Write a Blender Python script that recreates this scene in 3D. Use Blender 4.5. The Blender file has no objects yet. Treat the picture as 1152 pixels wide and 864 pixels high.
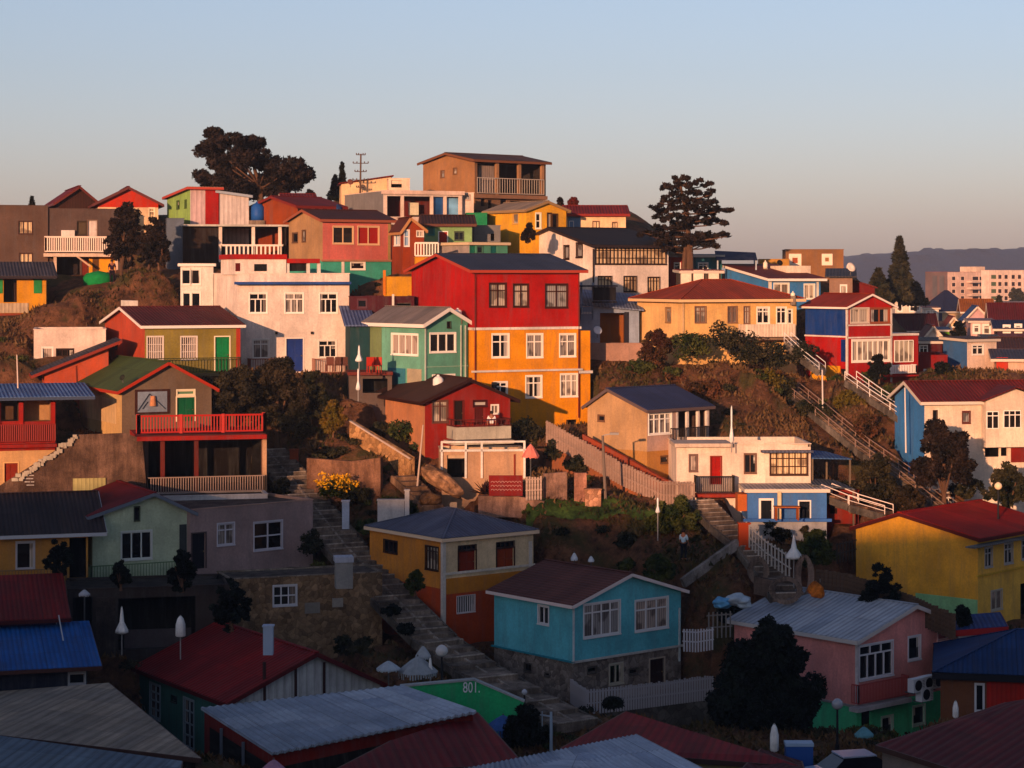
import bpy, bmesh, math, random
import numpy as np
from mathutils import Vector, Matrix, noise
rnd = random.Random(7); DBG = 0
S = bpy.context.scene
C = S.collection
R_ = math.radians
# ------------------------------------------------------------ camera
F, CX, HY = 2400.0, 576.0, 310.0
cd = bpy.data.cameras.new('camera'); cam = bpy.data.objects.new('camera', cd); C.objects.link(cam)
cam.location = (0, 0, 0); cam.rotation_euler = (R_(90), 0, 0)
cd.sensor_width = 36; cd.lens = 36 * F / 1152; cd.shift_y = -(432 - HY) / 1152
cd.clip_start = 1; cd.clip_end = 20000
S.camera = cam
# ------------------------------------------------------------ sky, sun, exposure
SUN_EL, SUN_AZ = 8.0, 201.0            # azimuth clockwise from +Y (behind the camera, to its left)
sunv = Vector((math.sin(R_(SUN_AZ)) * math.cos(R_(SUN_EL)), math.cos(R_(SUN_AZ)) * math.cos(R_(SUN_EL)), math.sin(R_(SUN_EL))))
w = bpy.data.worlds.new('World'); S.world = w; w.use_nodes = True
nt = w.node_tree; bg = nt.nodes['Background']
sky = nt.nodes.new('ShaderNodeTexSky'); sky.sky_type = 'NISHITA'; sky.sun_disc = False
sky.sun_elevation = R_(SUN_EL); sky.sun_rotation = R_(SUN_AZ)
sky.air_density = 1.0; sky.dust_density = 1.0; sky.ozone_density = 2.5; sky.altitude = 50
hs = nt.nodes.new('ShaderNodeHueSaturation'); hs.inputs['Saturation'].default_value = 0.75
nt.links.new(sky.outputs[0], hs.inputs['Color']); 
tn = nt.nodes.new('ShaderNodeMix'); tn.data_type = 'RGBA'; tn.blend_type = 'MULTIPLY'; tn.inputs[0].default_value = 1; tn.inputs[7].default_value = (1.0, .955, 1.06, 1)
nt.links.new(hs.outputs[0], tn.inputs[6]); 
wt = nt.nodes.new('ShaderNodeTexCoord'); wz = nt.nodes.new('ShaderNodeSeparateXYZ'); nt.links.new(wt.outputs['Generated'], wz.inputs[0])
wr = nt.nodes.new('ShaderNodeValToRGB'); we = wr.color_ramp.elements; we[0].position = 0.0; we[0].color = (1.08, .925, .985, 1); we[1].position = .16; we[1].color = (.97, .98, 1, 1); nt.links.new(wz.outputs[2], wr.inputs[0])
t2 = nt.nodes.new('ShaderNodeMix'); t2.data_type = 'RGBA'; t2.blend_type = 'MULTIPLY'; t2.inputs[0].default_value = 1; nt.links.new(tn.outputs[2], t2.inputs[6]); nt.links.new(wr.outputs[0], t2.inputs[7]); nt.links.new(t2.outputs[2], bg.inputs['Color'])
bg.inputs['Strength'].default_value = 0.112
sd = bpy.data.lights.new('sun', 'SUN'); sd.energy = 4.6; sd.angle = R_(0.6); sd.color = (1, 0.54, 0.30)
so = bpy.data.objects.new('sun', sd); C.objects.link(so); so.rotation_euler = sunv.to_track_quat('Z', 'Y').to_euler()
so.location = (-60, -60, 60)
S.view_settings.view_transform = 'Standard'; S.view_settings.look = 'None'
S.view_settings.exposure = 0.56; S.view_settings.gamma = 1.0; S.view_settings.use_curve_mapping = False
S.cycles.max_bounces = 5; S.cycles.diffuse_bounces = 3; S.cycles.glossy_bounces = 2; S.cycles.volume_bounces = 0
S.cycles.use_denoising = True

# ------------------------------------------------------------ materials
def lin(h):
    h = h.lstrip('#'); o = []
    for i in (0, 2, 4):
        c = int(h[i:i+2], 16) / 255
        o.append(c / 12.92 if c <= .04045 else ((c + .055) / 1.055) ** 2.4)
    return (*o, 1)
MATS = {}
def M(kind, col='#808080', **k):
    key = (kind, col, tuple(sorted(k.items())))
    if key in MATS: return MATS[key]
    m = bpy.data.materials.new(kind + '_' + col.strip('#')); m.use_nodes = True
    t = m.node_tree; N = t.nodes; L = t.links; b = N['Principled BSDF']
    c = lin(col); b.inputs['Base Color'].default_value = c
    def node(ty, **kw):
        n = N.new(ty)
        for a, v in kw.items():
            if a in n.inputs: n.inputs[a].default_value = v
            else: setattr(n, a, v)
        return n
    tc = node('ShaderNodeTexCoord')
    def noise_(scale, detail=4, rough=.6, src='Object', sc=None):
        n = node('ShaderNodeTexNoise'); n.inputs['Scale'].default_value = scale; n.inputs['Detail'].default_value = detail; n.inputs['Roughness'].default_value = rough
        if sc:
            mp = node('ShaderNodeMapping'); mp.inputs['Scale'].default_value = sc
            L.new(tc.outputs[src], mp.inputs[0]); L.new(mp.outputs[0], n.inputs['Vector'])
        else: L.new(tc.outputs[src], n.inputs['Vector'])
        return n
    def ramp(src, p0, c0, p1, c1):
        r = node('ShaderNodeValToRGB'); e = r.color_ramp.elements
        e[0].position = p0; e[0].color = c0; e[1].position = p1; e[1].color = c1
        L.new(src, r.inputs[0]); return r
    def mul(f): return tuple([min(1, x * f) for x in c[:3]] + [1])
    def mixc(fac, a, bb, mode='MIX'):
        x = node('ShaderNodeMix'); x.data_type = 'RGBA'; x.blend_type = mode
        if hasattr(fac, 'node'): L.new(fac, x.inputs[0])
        else: x.inputs[0].default_value = fac
        for s_, v in ((6, a), (7, bb)):
            if hasattr(v, 'node'): L.new(v, x.inputs[s_])
            else: x.inputs[s_].default_value = v
        return x.outputs[2]
    def bump(src, st, dist=.02, prev=None):
        bn = node('ShaderNodeBump'); bn.inputs['Strength'].default_value = st; bn.inputs['Distance'].default_value = dist
        L.new(src, bn.inputs['Height'])
        if prev: L.new(prev.outputs[0], bn.inputs['Normal'])
        L.new(bn.outputs[0], b.inputs['Normal']); return bn
    b.inputs['Roughness'].default_value = .85
    b.inputs['Specular IOR Level'].default_value = .12
    if kind in ('plaster', 'paint'):
        n1 = noise_(.35, 5, .65); n2 = noise_(2.2, 4, .7, 'UV', (1, .12, 1)); n3 = noise_(9, 5, .7)
        grime = tuple([x * .62 + .03 for x in c[:3]] + [1])
        r1 = ramp(n1.outputs[0], .34, mul(.7), .64, mul(1.12)); L1 = r1.outputs[0]
        r2 = ramp(n2.outputs[0], .47, (0, 0, 0, 1), .66, (1, 1, 1, 1))
        mx = mixc(r2.outputs[0], L1, grime)
        f = node('ShaderNodeMath', operation='MULTIPLY'); L.new(r2.outputs[0], f.inputs[0]); f.inputs[1].default_value = .8
        mx = mixc(f.outputs[0], L1, grime); r3 = ramp(n3.outputs[0], .3, (.8, .8, .8, 1), .7, (1.05, 1.05, 1.05, 1))
        L.new(mixc(1.0, mx, r3.outputs[0], 'MULTIPLY'), b.inputs['Base Color'])
        bump(n3.outputs[0], .25, .03)
    elif kind in ('corr', 'board'):      # corrugated sheet / boards: ribs run along V
        if kind == 'corr' and 'rust' not in k: c = tuple([x * .9 for x in c[:3]] + [1])
        wv = node('ShaderNodeTexWave'); wv.bands_direction = k.get('dir', 'X'); wv.wave_profile = 'SIN' if kind == 'corr' else 'SAW'
        wv.inputs['Scale'].default_value = k.get('scale', 1.4); wv.inputs['Distortion'].default_value = 0; L.new(tc.outputs['UV'], wv.inputs['Vector'])
        n1 = noise_(.5, 5, .7); n2 = noise_(1.5, 5, .75, 'UV', (3, .25, 1)); n3 = noise_(14, 3, .6)
        r1 = ramp(n1.outputs[0], .3, mul(.7), .7, mul(1.18))
        rust = ramp(n2.outputs[0], .46, (0, 0, 0, 1), .68, (1, 1, 1, 1))
        f = node('ShaderNodeMath', operation='MULTIPLY'); L.new(rust.outputs[0], f.inputs[0]); f.inputs[1].default_value = k.get('rust', .7)
        mx = mixc(f.outputs[0], r1.outputs[0], tuple([x * .45 + y for x, y in zip(c[:3], (.03, .02, .012))] + [1]))
        if kind == 'corr':
            bk = node('ShaderNodeTexBrick'); L.new(tc.outputs['UV'], bk.inputs['Vector']); bk.inputs['Color1'].default_value = (.72, .74, .78, 1); bk.inputs['Color2'].default_value = (1.12, 1.08, 1.04, 1); bk.inputs['Mortar'].default_value = (.45, .42, .4, 1)
            bk.inputs['Scale'].default_value = 1; bk.inputs['Brick Width'].default_value = .95; bk.inputs['Row Height'].default_value = 2.3; bk.inputs['Mortar Size'].default_value = .012; bk.offset = .0
            mx = mixc(1.0, mx, bk.outputs[0], 'MULTIPLY')
        rw = ramp(wv.outputs[1], 0, (.72, .72, .72, 1), .6, (1, 1, 1, 1))
        mx = mixc(1.0, mx, rw.outputs[0], 'MULTIPLY')
        L.new(mx, b.inputs['Base Color']); b.inputs['Roughness'].default_value = .72
        p = bump(wv.outputs[1], .7, .05); bump(n3.outputs[0], .15, .02, p)
    elif kind in ('stone', 'rock'):
        v = node('ShaderNodeTexVoronoi'); v.inputs['Scale'].default_value = k.get('scale', 2.6) * 1.9; v.feature = 'DISTANCE_TO_EDGE'
        nn = noise_(1.5, 3); mp = node('ShaderNodeMix'); mp.data_type = 'RGBA'; mp.inputs[0].default_value = .12
        L.new(tc.outputs['Object'], mp.inputs[6]); L.new(nn.outputs[1], mp.inputs[7]); L.new(mp.outputs[2], v.inputs['Vector'])
        v2 = node('ShaderNodeTexVoronoi'); v2.inputs['Scale'].default_value = k.get('scale', 2.6) * 1.9; L.new(mp.outputs[2], v2.inputs['Vector'])
        sep = node('ShaderNodeSeparateColor'); L.new(v2.outputs['Color'], sep.inputs[0])
        rs = ramp(sep.outputs[0], 0, mul(.6), 1, mul(1.4)); n3 = noise_(.8, 6, .7)
        st = ramp(n3.outputs[0], .35, (.6, .55, .5, 1), .65, (1.1, 1.08, 1.05, 1))
        mx = mixc(1.0, rs.outputs[0], st.outputs[0], 'MULTIPLY')
        jr = ramp(v.outputs[0], .0, (.6, .57, .54, 1), .06, (1, 1, 1, 1)); L.new(mixc(1.0, mx, jr.outputs[0], 'MULTIPLY'), b.inputs['Base Color'])
        p = bump(v.outputs[0], .8, .08); bump(noise_(8, 5).outputs[0], .4, .05, p)
    elif kind == 'concrete':
        n1 = noise_(.6, 6, .7); n2 = noise_(12, 4, .7)
        r1 = ramp(n1.outputs[0], .36, mul(.45), .64, mul(1.35)); r2 = ramp(n2.outputs[0], .3, (.7, .7, .7, 1), .7, (1.15, 1.15, 1.15, 1))
        n4 = noise_(1.4, 5, .7, 'Object', (1, 1, .15)); r4 = ramp(n4.outputs[0], .42, (.55, .52, .5, 1), .6, (1.05, 1.0, .96, 1))
        L.new(mixc(1.0, mixc(1.0, r1.outputs[0], r4.outputs[0], 'MULTIPLY'), r2.outputs[0], 'MULTIPLY'), b.inputs['Base Color']); bump(n2.outputs[0], .8, .06)
    elif kind == 'soil':
        n1 = noise_(.09, 6, .65); n2 = noise_(1.1, 8, .75); n3 = noise_(.4, 5, .6)
        r1 = ramp(n2.outputs[0], .33, lin('#231811'), .66, lin('#7e543a'))
        r2 = ramp(n3.outputs[0], .5, (0, 0, 0, 1), .62, (1, 1, 1, 1))
        f = node('ShaderNodeMath', operation='MULTIPLY'); L.new(r2.outputs[0], f.inputs[0]); f.inputs[1].default_value = .75
        mx = mixc(f.outputs[0], r1.outputs[0], lin('#3a3c1c'))
        L.new(mx, b.inputs['Base Color']); p = bump(n2.outputs[0], 1, .35); bump(noise_(7, 6, .7).outputs[0], .7, .1, p)
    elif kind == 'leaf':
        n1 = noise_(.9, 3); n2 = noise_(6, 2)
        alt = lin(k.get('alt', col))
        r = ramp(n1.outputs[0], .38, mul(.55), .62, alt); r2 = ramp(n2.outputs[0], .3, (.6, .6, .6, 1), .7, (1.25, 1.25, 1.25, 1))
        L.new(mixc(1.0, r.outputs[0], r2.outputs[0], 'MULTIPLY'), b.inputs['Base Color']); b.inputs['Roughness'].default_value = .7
    elif kind == 'bark':
        n1 = noise_(4, 6, .7, 'Object', (1, 1, .2)); r = ramp(n1.outputs[0], .3, mul(.5), .7, mul(1.3)); L.new(r.outputs[0], b.inputs['Base Color']); bump(n1.outputs[0], .8, .05)
    elif kind == 'glass':
        n1 = noise_(.7, 2); r = ramp(n1.outputs[0], .3, mul(.5), .7, mul(1.5)); L.new(r.outputs[0], b.inputs['Base Color'])
        b.inputs['Roughness'].default_value = .12; b.inputs['Specular IOR Level'].default_value = .45
        bump(noise_(1.2, 2).outputs[0], .1, .05)
    elif kind == 'curtain':
        wv = node('ShaderNodeTexWave'); wv.bands_direction = 'X'; wv.inputs['Scale'].default_value = 2.0; wv.inputs['Distortion'].default_value = 1.5; wv.inputs['Detail'].default_value = 2
        L.new(tc.outputs['UV'], wv.inputs['Vector'])
        r = ramp(wv.outputs[1], 0, mul(.55), .8, mul(1.05)); n1 = noise_(.8, 2, .5, 'UV'); r2 = ramp(n1.outputs[0], .44, (.25, .22, .22, 1), .5, (1, 1, 1, 1))  # wave bands put the shading of the folds into the curtain colour
        L.new(mixc(.8, r.outputs[0], mixc(1.0, r.outputs[0], r2.outputs[0], 'MULTIPLY')), b.inputs['Base Color'])
        b.inputs['Coat Weight'].default_value = .6; b.inputs['Coat Roughness'].default_value = .08
    elif kind == 'metal':
        b.inputs['Metallic'].default_value = .7; b.inputs['Roughness'].default_value = .45
        n1 = noise_(6, 3); r = ramp(n1.outputs[0], .3, mul(.8), .7, mul(1.1)); L.new(r.outputs[0], b.inputs['Base Color'])
    elif kind == 'gloss':
        b.inputs['Roughness'].default_value = .25; b.inputs['Coat Weight'].default_value = .5
    elif kind == 'cloth':
        n1 = noise_(3, 4); r = ramp(n1.outputs[0], .3, mul(.75), .7, mul(1.1)); L.new(r.outputs[0], b.inputs['Base Color']); bump(n1.outputs[0], .5, .05)
    elif kind == 'smooth':
        b.inputs['Roughness'].default_value = .5
    MATS[key] = m; return m
def as_mat(x, kind='plaster'):
    if isinstance(x, str):
        if ':' in x:
            k, c = x.split(':'); return M(k, c)
        return M(kind, x)
    return x

# ------------------------------------------------------------ mesh builder
class MB:
    def __init__(s): s.v = []; s.f = []; s.uv = []
    def poly(s, pts, uv=None):
        n = len(s.v); s.v += [tuple(p) for p in pts]; s.f.append(tuple(range(n, n + len(pts))))
        if uv is None:
            P = [Vector(p) for p in pts]; a = P[1] - P[0]
            a = a.normalized() if a.length > 1e-6 else Vector((1, 0, 0))
            nn = (P[1] - P[0]).cross(P[2] - P[0]); nn = nn.normalized() if nn.length > 1e-9 else Vector((0, 0, 1))
            bb = nn.cross(a); uv = [((p - P[0]).dot(a), (p - P[0]).dot(bb)) for p in P]
        s.uv += list(uv)
    def hexa(s, p):      # 8 pts: bottom 4 ccw, top 4 ccw
        for q in ((0, 3, 2, 1), (4, 5, 6, 7), (0, 1, 5, 4), (1, 2, 6, 5), (2, 3, 7, 6), (3, 0, 4, 7)): s.poly([p[i] for i in q])
    def box(s, x0, x1, y0, y1, z0, z1):
        s.hexa([(x0, y0, z0), (x1, y0, z0), (x1, y1, z0), (x0, y1, z0), (x0, y0, z1), (x1, y0, z1), (x1, y1, z1), (x0, y1, z1)])
    def beam(s, p, q, w_=.08, h_=.08):
        p = Vector(p); q = Vector(q); d = (q - p)
        if d.length < 1e-5: return
        d.normalize(); up = Vector((0, 0, 1)) if abs(d.z) < .95 else Vector((0, 1, 0))
        a = d.cross(up).normalized() * w_ / 2; b = a.cross(d).normalized() * h_ / 2
        s.hexa([p - a - b, p + a - b, q + a - b, q - a - b, p - a + b, p + a + b, q + a + b, q - a + b])
    def cyl(s, p, q, r0, r1=None, n=8, cap=True):
        r1 = r0 if r1 is None else r1; p = Vector(p); q = Vector(q); d = (q - p).normalized()
        up = Vector((0, 0, 1)) if abs(d.z) < .95 else Vector((1, 0, 0)); a = d.cross(up).normalized(); b = d.cross(a)
        A = [p + (a * math.cos(t) + b * math.sin(t)) * r0 for t in [2 * math.pi * i / n for i in range(n)]]
        B = [q + (a * math.cos(t) + b * math.sin(t)) * r1 for t in [2 * math.pi * i / n for i in range(n)]]
        for i in range(n): s.poly([A[i], B[i], B[(i + 1) % n], A[(i + 1) % n]])
        if cap: s.poly(list(A)); s.poly(B[::-1])
    def lathe(s, c, prof, n=12):       # prof [(r,z)...]
        c = Vector(c); rings = [[c + Vector((r * math.cos(2 * math.pi * i / n), r * math.sin(2 * math.pi * i / n), z)) for i in range(n)] for r, z in prof]
        for A, B in zip(rings, rings[1:]):
            for i in range(n): s.poly([A[i], A[(i + 1) % n], B[(i + 1) % n], B[i]])
        if prof[0][0] > 1e-4: s.poly(rings[0][::-1])
        if prof[-1][0] > 1e-4: s.poly(rings[-1])
    def slab(s, top, th):              # thick slab below a top polygon
        T = [Vector(p) for p in top]; Bm = [p - Vector((0, 0, th)) for p in T]
        s.poly(T); s.poly(Bm[::-1])
        for i in range(len(T)): j = (i + 1) % len(T); s.poly([Bm[i], Bm[j], T[j], T[i]])
    def corr(s, A, B, Cc, D, th, pitch=.22, amp=.035):   # corrugated quad, ribs from AB (eave) to DC (ridge)
        A, B, Cc, D = map(Vector, (A, B, Cc, D)); L = (B - A).length; n = max(8, int(L / pitch * 4)); nn = (B - A).cross(D - A).normalized()
        prev = None
        for i in range(n + 1):
            t = i / n; o = nn * amp * math.sin(t * L / pitch * 2 * math.pi)
            e = A.lerp(B, t) + o; r = D.lerp(Cc, t) + o
            if prev: 
                w2 = (D - A).length; s.poly([prev[0], e, r, prev[1]], [((i - 1) / n * L, 0), (t * L, 0), (t * L, w2), ((i - 1) / n * L, w2)]); dn = Vector((0, 0, -th)); s.poly([prev[0] + dn, e + dn, e, prev[0]])
            prev = (e, r)
        dn = Vector((0, 0, -th)); s.poly([A + dn, D + dn, Cc + dn, B + dn]); s.poly([A, D, D + dn, A + dn]); s.poly([B, B + dn, Cc + dn, Cc]); s.poly([D, Cc, Cc + dn, D + dn])
    def build(s, name, m, parent=None, loc=None, smooth=False):
        if not s.f: return None
        me = bpy.data.meshes.new(name); me.from_pydata(s.v, [], s.f)
        ul = me.uv_layers.new(name='UVMap'); ul.data.foreach_set('uv', [c for u in s.uv for c in u])
        me.materials.append(as_mat(m)); 
        if smooth:
            bm = bmesh.new(); bm.from_mesh(me); bmesh.ops.remove_doubles(bm, verts=bm.verts, dist=1e-4); bm.to_mesh(me); bm.free()
            me.polygons.foreach_set('use_smooth', [True] * len(me.polygons))
        o = bpy.data.objects.new(name, me); C.objects.link(o)
        if parent: o.parent = parent
        if loc: o.location = loc
        return o
def tag(o, label=None, cat=None, group=None, kind=None):
    if label: o['label'] = label
    if cat: o['category'] = cat
    if group: o['group'] = group
    if kind: o['kind'] = kind
    return o
def empty(name, loc, label, cat, group=None):
    o = bpy.data.objects.new(name, None); C.objects.link(o); o.location = loc; o.empty_display_size = .5
    return tag(o, label, cat, group)
def W3(px, py, Y): return Vector(((px - CX) / F * Y, Y, (HY - py) / F * Y))
TAB = [(864, 84), (800, 95), (740, 106), (680, 112), (620, 118), (560, 124), (500, 130), (450, 136), (400, 143), (350, 152), (300, 165), (260, 175), (230, 185)]
def Dy(py): return float(np.interp(-py, [-a for a, b in TAB], [b for a, b in TAB]))
HS = []        # every house, for cutting its building plot into the slope
CAPS = []      # stair segments
TC = []        # terrain control points (x,y,z)
def G(px, py, Y=None):
    Y = Y or Dy(py); v = W3(px, py, Y); TC.append(tuple(v)); return v

# ------------------------------------------------------------ houses
HG = 'houses on the hillside'
class H:
    def __init__(s, label, c=None, l=None, r=None, Y=130, phi=20, top=0, base=0, wall='#cccccc', name='house', cat='house', wr=None, wl=None,
                 mL=None, mR=None, split=None, prof=None, found=4.5, tc=True, group=HG):
        ph = R_(phi) + (0 if l is not None or not wl else math.atan((CX - (c + (r or c)) / 2) / F)); d = Vector((math.cos(ph), math.sin(ph))); e = Vector((-math.sin(ph), math.cos(ph)))
        k = (c - CX) / F; P = Vector((k * Y, Y))
        def solve(px, dr):
            kk = (px - CX) / F; return (kk * P.y - P.x) / (dr.x - kk * dr.y)
        a = wr if wr else solve(r, d); b = wl if wl else solve(l, e)
        s.a, s.b, s.d, s.e = a, b, d, e
        if a < 0 or b < 0 or b > 25: print('BAD', label, a, b)
        s.zt = (HY - top) / F * Y; s.zb = (HY - base) / F * Y; s.h = s.zt - s.zb
        s.fp = [Vector((0, 0)), d * a, d * a + e * b, e * b]; s.P = Vector((P.x, P.y, s.zb))
        s.root = empty(name, s.P, label, cat, group)
        HS.append(s)
        s.topz = {0: [(0, s.h), (a, s.h)], 1: [(0, s.h), (b, s.h)], 2: [(0, s.h), (a, s.h)], 3: [(0, s.h), (b, s.h)]}
        s.open = {0: [], 1: [], 2: [], 3: []}; s.found = found
        s.wall = wall; s.mats = {0: mR or wall, 3: mL or wall, 1: wall, 2: wall}; s.splitz = None
        if split: s.splitz = ((HY - split[0]) / F * Y - s.zb, split[1])
        if prof: s.topz[0] = [s.px(0, *p) for p in prof]
        if tc:
            for i, q in enumerate(s.fp):
                zz = s.zb + (0 if i < 2 else min(.22 * b, 1.5))
                TC.append((P.x + q.x, P.y + q.y, zz))
            m_ = s.fp[1] / 2 - e * .6; TC.append((P.x + m_.x, P.y + m_.y, s.zb - .1))
            m_ = s.fp[3] / 2 - d * .6; TC.append((P.x + m_.x, P.y + m_.y, s.zb + .05 * b))
    FI = {'R': 0, 'L': 3}
    def fr(s, f):
        i = s.FI.get(f, f); p = s.fp[i]; q = s.fp[(i + 1) % 4]; du = (q - p).normalized(); ni = Vector((-du.y, du.x)); return p, du, ni
    def pt(s, f, u, w_, z):
        p, du, ni = s.fr(f); x = p + du * u + ni * w_; return Vector((x.x, x.y, z))
    def px(s, f, x, y, off=0):
        p, du, ni = s.fr(f); o = Vector((s.P.x + p.x, s.P.y + p.y)) + ni * off; D = Vector(((x - CX) / F, 1)); t = o.dot(ni) / D.dot(ni)
        q = D * t; return (q - o).dot(du), (HY - y) / F * t - s.zb
    def rect(s, f, x0, y0, x1, y1, off=0):
        ym = (y0 + y1) / 2; xm = (x0 + x1) / 2
        u0 = s.px(f, x0, ym, off)[0]; u1 = s.px(f, x1, ym, off)[0]; z1 = s.px(f, xm, y0, off)[1]; z0 = s.px(f, xm, y1, off)[1]
        return min(u0, u1), max(u0, u1), z0, z1
    def fb(s, mb, f, u0, u1, w0, w1, z0, z1):
        g = lambda u, w_, z: s.pt(f, u, w_, z)
        mb.hexa([g(u0, w0, z0), g(u1, w0, z0), g(u1, w1, z0), g(u0, w1, z0), g(u0, w0, z1), g(u1, w0, z1), g(u1, w1, z1), g(u0, w1, z1)])
    def block(s, f, x0, y0, x1, y1, w0, w1, m, name='trim', off=None):
        u0, u1, z0, z1 = s.rect(f, x0, y0, x1, y1, w0 if off is None else off); mb = MB(); s.fb(mb, f, u0, u1, w0, w1, z0, z1); return mb.build(name, m, s.root)
    def band(s, f, py, m, th=.12, pr=.05, x0=None, x1=None, name='string_course'):
        p, du, ni = s.fr(f); ln = s.a if s.FI.get(f, f) in (0, 2) else s.b
        cx_ = s.P.x + p.x + du.x * ln / 2; cy_ = s.P.y + p.y + du.y * ln / 2
        if s.FI.get(f, f) == 0: z = (HY - py) / F * s.P.y - s.zb if x0 is None else s.px(f, (x0 + x1) / 2, py)[1]
        else: z = (HY - py) / F * s.P.y - s.zb
        u0, u1 = (-pr, ln + pr) if x0 is None else sorted((s.px(f, x0, py)[0], s.px(f, x1, py)[0]))
        mb = MB(); s.fb(mb, f, u0, u1, -pr, .02, z - th / 2, z + th / 2); return mb.build(name, m, s.root)
    def win(s, f, x0, y0, x1, y1, nx=2, tr=.3, fm='#d8cfc4', pm='cur', fw=.07, name='window', ntop=None, hm=None, sill=True, rect=None, dp=.1):
        f = s.FI.get(f, f); u0, u1, z0, z1 = rect or s.rect(f, x0, y0, x1, y1); s.open[f].append((u0, u1, z0, z1))
        mb = MB(); p = .035
        s.fb(mb, f, u0 - fw, u1 + fw, -p, .01, z1, z1 + fw); s.fb(mb, f, u0 - fw, u1 + fw, -p - (.04 if sill else 0), .01, z0 - fw, z0)
        s.fb(mb, f, u0 - fw, u0, -p, .01, z0, z1); s.fb(mb, f, u1, u1 + fw, -p, .01, z0, z1)
        t = max(.035, min(.07, (u1 - u0) / nx * .16)); wz0, wz1 = .02, dp - .02
        zt = z1 - (z1 - z0) * tr if tr else z1
        for i in range(nx + 1):
            u = u0 + (u1 - u0) * i / nx; a0 = max(u0, u - t / 2); a1 = min(u1, u + t / 2); s.fb(mb, f, a0, a1, wz0, wz1, z0, zt)
        for i in range((ntop or nx) + 1):
            if not tr: break
            u = u0 + (u1 - u0) * i / (ntop or nx); a0 = max(u0, u - t / 2); a1 = min(u1, u + t / 2); s.fb(mb, f, a0, a1, wz0, wz1, zt, z1)
        s.fb(mb, f, u0, u1, wz0 + .003, wz1 - .003, z0, z0 + t); s.fb(mb, f, u0, u1, wz0 + .003, wz1 - .003, z1 - t, z1)
        if tr: s.fb(mb, f, u0, u1, wz0 + .003, wz1 - .003, zt - t / 2, zt + t / 2)
        for q in (hm or ()): z = z0 + (z1 - z0) * q; s.fb(mb, f, u0, u1, wz0 + .004, wz1 - .004, z - t / 2, z + t / 2)
        o = mb.build(name, as_mat(fm, 'smooth'), s.root)
        g = MB(); ou = rnd.uniform(0, 50)
        g.poly([s.pt(f, u0, dp, z0), s.pt(f, u1, dp, z0), s.pt(f, u1, dp, z1), s.pt(f, u0, dp, z1)], [(ou, 0), (ou + u1 - u0, 0), (ou + u1 - u0, z1 - z0), (ou, z1 - z0)])
        mm = {'cur': lambda: M('curtain', rnd.choice(['#b0a090', '#a89488', '#8f8884'])), 'gl': lambda: M('glass', rnd.choice(['#14161c', '#1c1614', '#101218'])),
              'cream': lambda: M('curtain', '#d8b890'), 'mix': lambda: rnd.choice([M('curtain', '#8c8078'), M('glass', '#1a1614'), M('glass', '#141418')])}
        pn = g.build('pane', mm[pm]() if pm in mm else as_mat(pm, 'smooth'), o)
        if pm in ('gl', 'mix') and u1 - u0 > .6 and rnd.random() < .7:
            cm = MB(); wd = (u1 - u0) * rnd.uniform(.15, .35); zl = z0 if rnd.random() < .6 else z0 + (z1 - z0) * .5; q = dp - .008; sides = rnd.choice(((0,), (1,), (0, 1)))
            for sd_ in sides: cm = MB(); a0, a1 = (u0, u0 + wd) if sd_ == 0 else (u1 - wd, u1); cm.poly([s.pt(f, a0, q, zl), s.pt(f, a1, q, zl), s.pt(f, a1, q, z1), s.pt(f, a0, q, z1)], [(ou + a0, 0), (ou + a1, 0), (ou + a1, 1), (ou + a0, 1)]); cm.build('curtain', M('curtain', rnd.choice(['#c0b4a8', '#a89c94', '#b8a898'])), o)
        return o
    def door(s, f, x0, y0, x1, y1, m, fm=None, fw=.07):
        f = s.FI.get(f, f); u0, u1, z0, z1 = s.rect(f, x0, y0, x1, y1); s.open[f].append((u0, u1, z0, z1)); mb = MB(); dp = .09
        s.fb(mb, f, u0, u1, dp, dp + .05, z0, z1); um = (u0 + u1) / 2; k = (u1 - u0) * .12; hz = z1 - z0
        for a0, a1 in ((u0 + k, um - k / 2), (um + k / 2, u1 - k)):
            for b0, b1 in ((.06, .45), (.52, .94)): s.fb(mb, f, a0, a1, dp - .025, dp, z0 + hz * b0, z0 + hz * b1)
        o = mb.build('door', as_mat(m, 'paint'), s.root)
        hb = MB(); s.fb(hb, f, u1 - k, u1 - k * .5, dp - .07, dp - .03, z0 + hz * .46, z0 + hz * .5); hb.build('handle', M('metal', '#806848'), o)
        if fm:
            mb = MB(); s.fb(mb, f, u0 - fw, u1 + fw, -.035, .02, z1, z1 + fw); s.fb(mb, f, u0 - fw, u0, -.035, .02, z0, z1); s.fb(mb, f, u1, u1 + fw, -.035, .02, z0, z1); mb.build('frame', as_mat(fm, 'smooth'), o)
        return o
    def void(s, f, x0, y0, x1, y1, dp=2.0, m='#100c0a', name='recess'):  # default lining is near-black: the shade inside is put into its colour
        f = s.FI.get(f, f); u0, u1, z0, z1 = s.rect(f, x0, y0, x1, y1); s.open[f].append((u0, u1, z0, z1)); mb = MB(); g = lambda u, w_, z: s.pt(f, u, w_, z)
        e_ = .12
        mb.poly([g(u0, dp, z0), g(u1, dp, z0), g(u1, dp, z1), g(u0, dp, z1)]); mb.poly([g(u0, e_, z0), g(u1, e_, z0), g(u1, dp, z0), g(u0, dp, z0)])
        mb.poly([g(u0, e_, z1), g(u0, dp, z1), g(u1, dp, z1), g(u1, e_, z1)]); mb.poly([g(u0, e_, z0), g(u0, dp, z0), g(u0, dp, z1), g(u0, e_, z1)]); mb.poly([g(u1, e_, z0), g(u1, e_, z1), g(u1, dp, z1), g(u1, dp, z0)])
        return mb.build(name, m, s.root)
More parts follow.
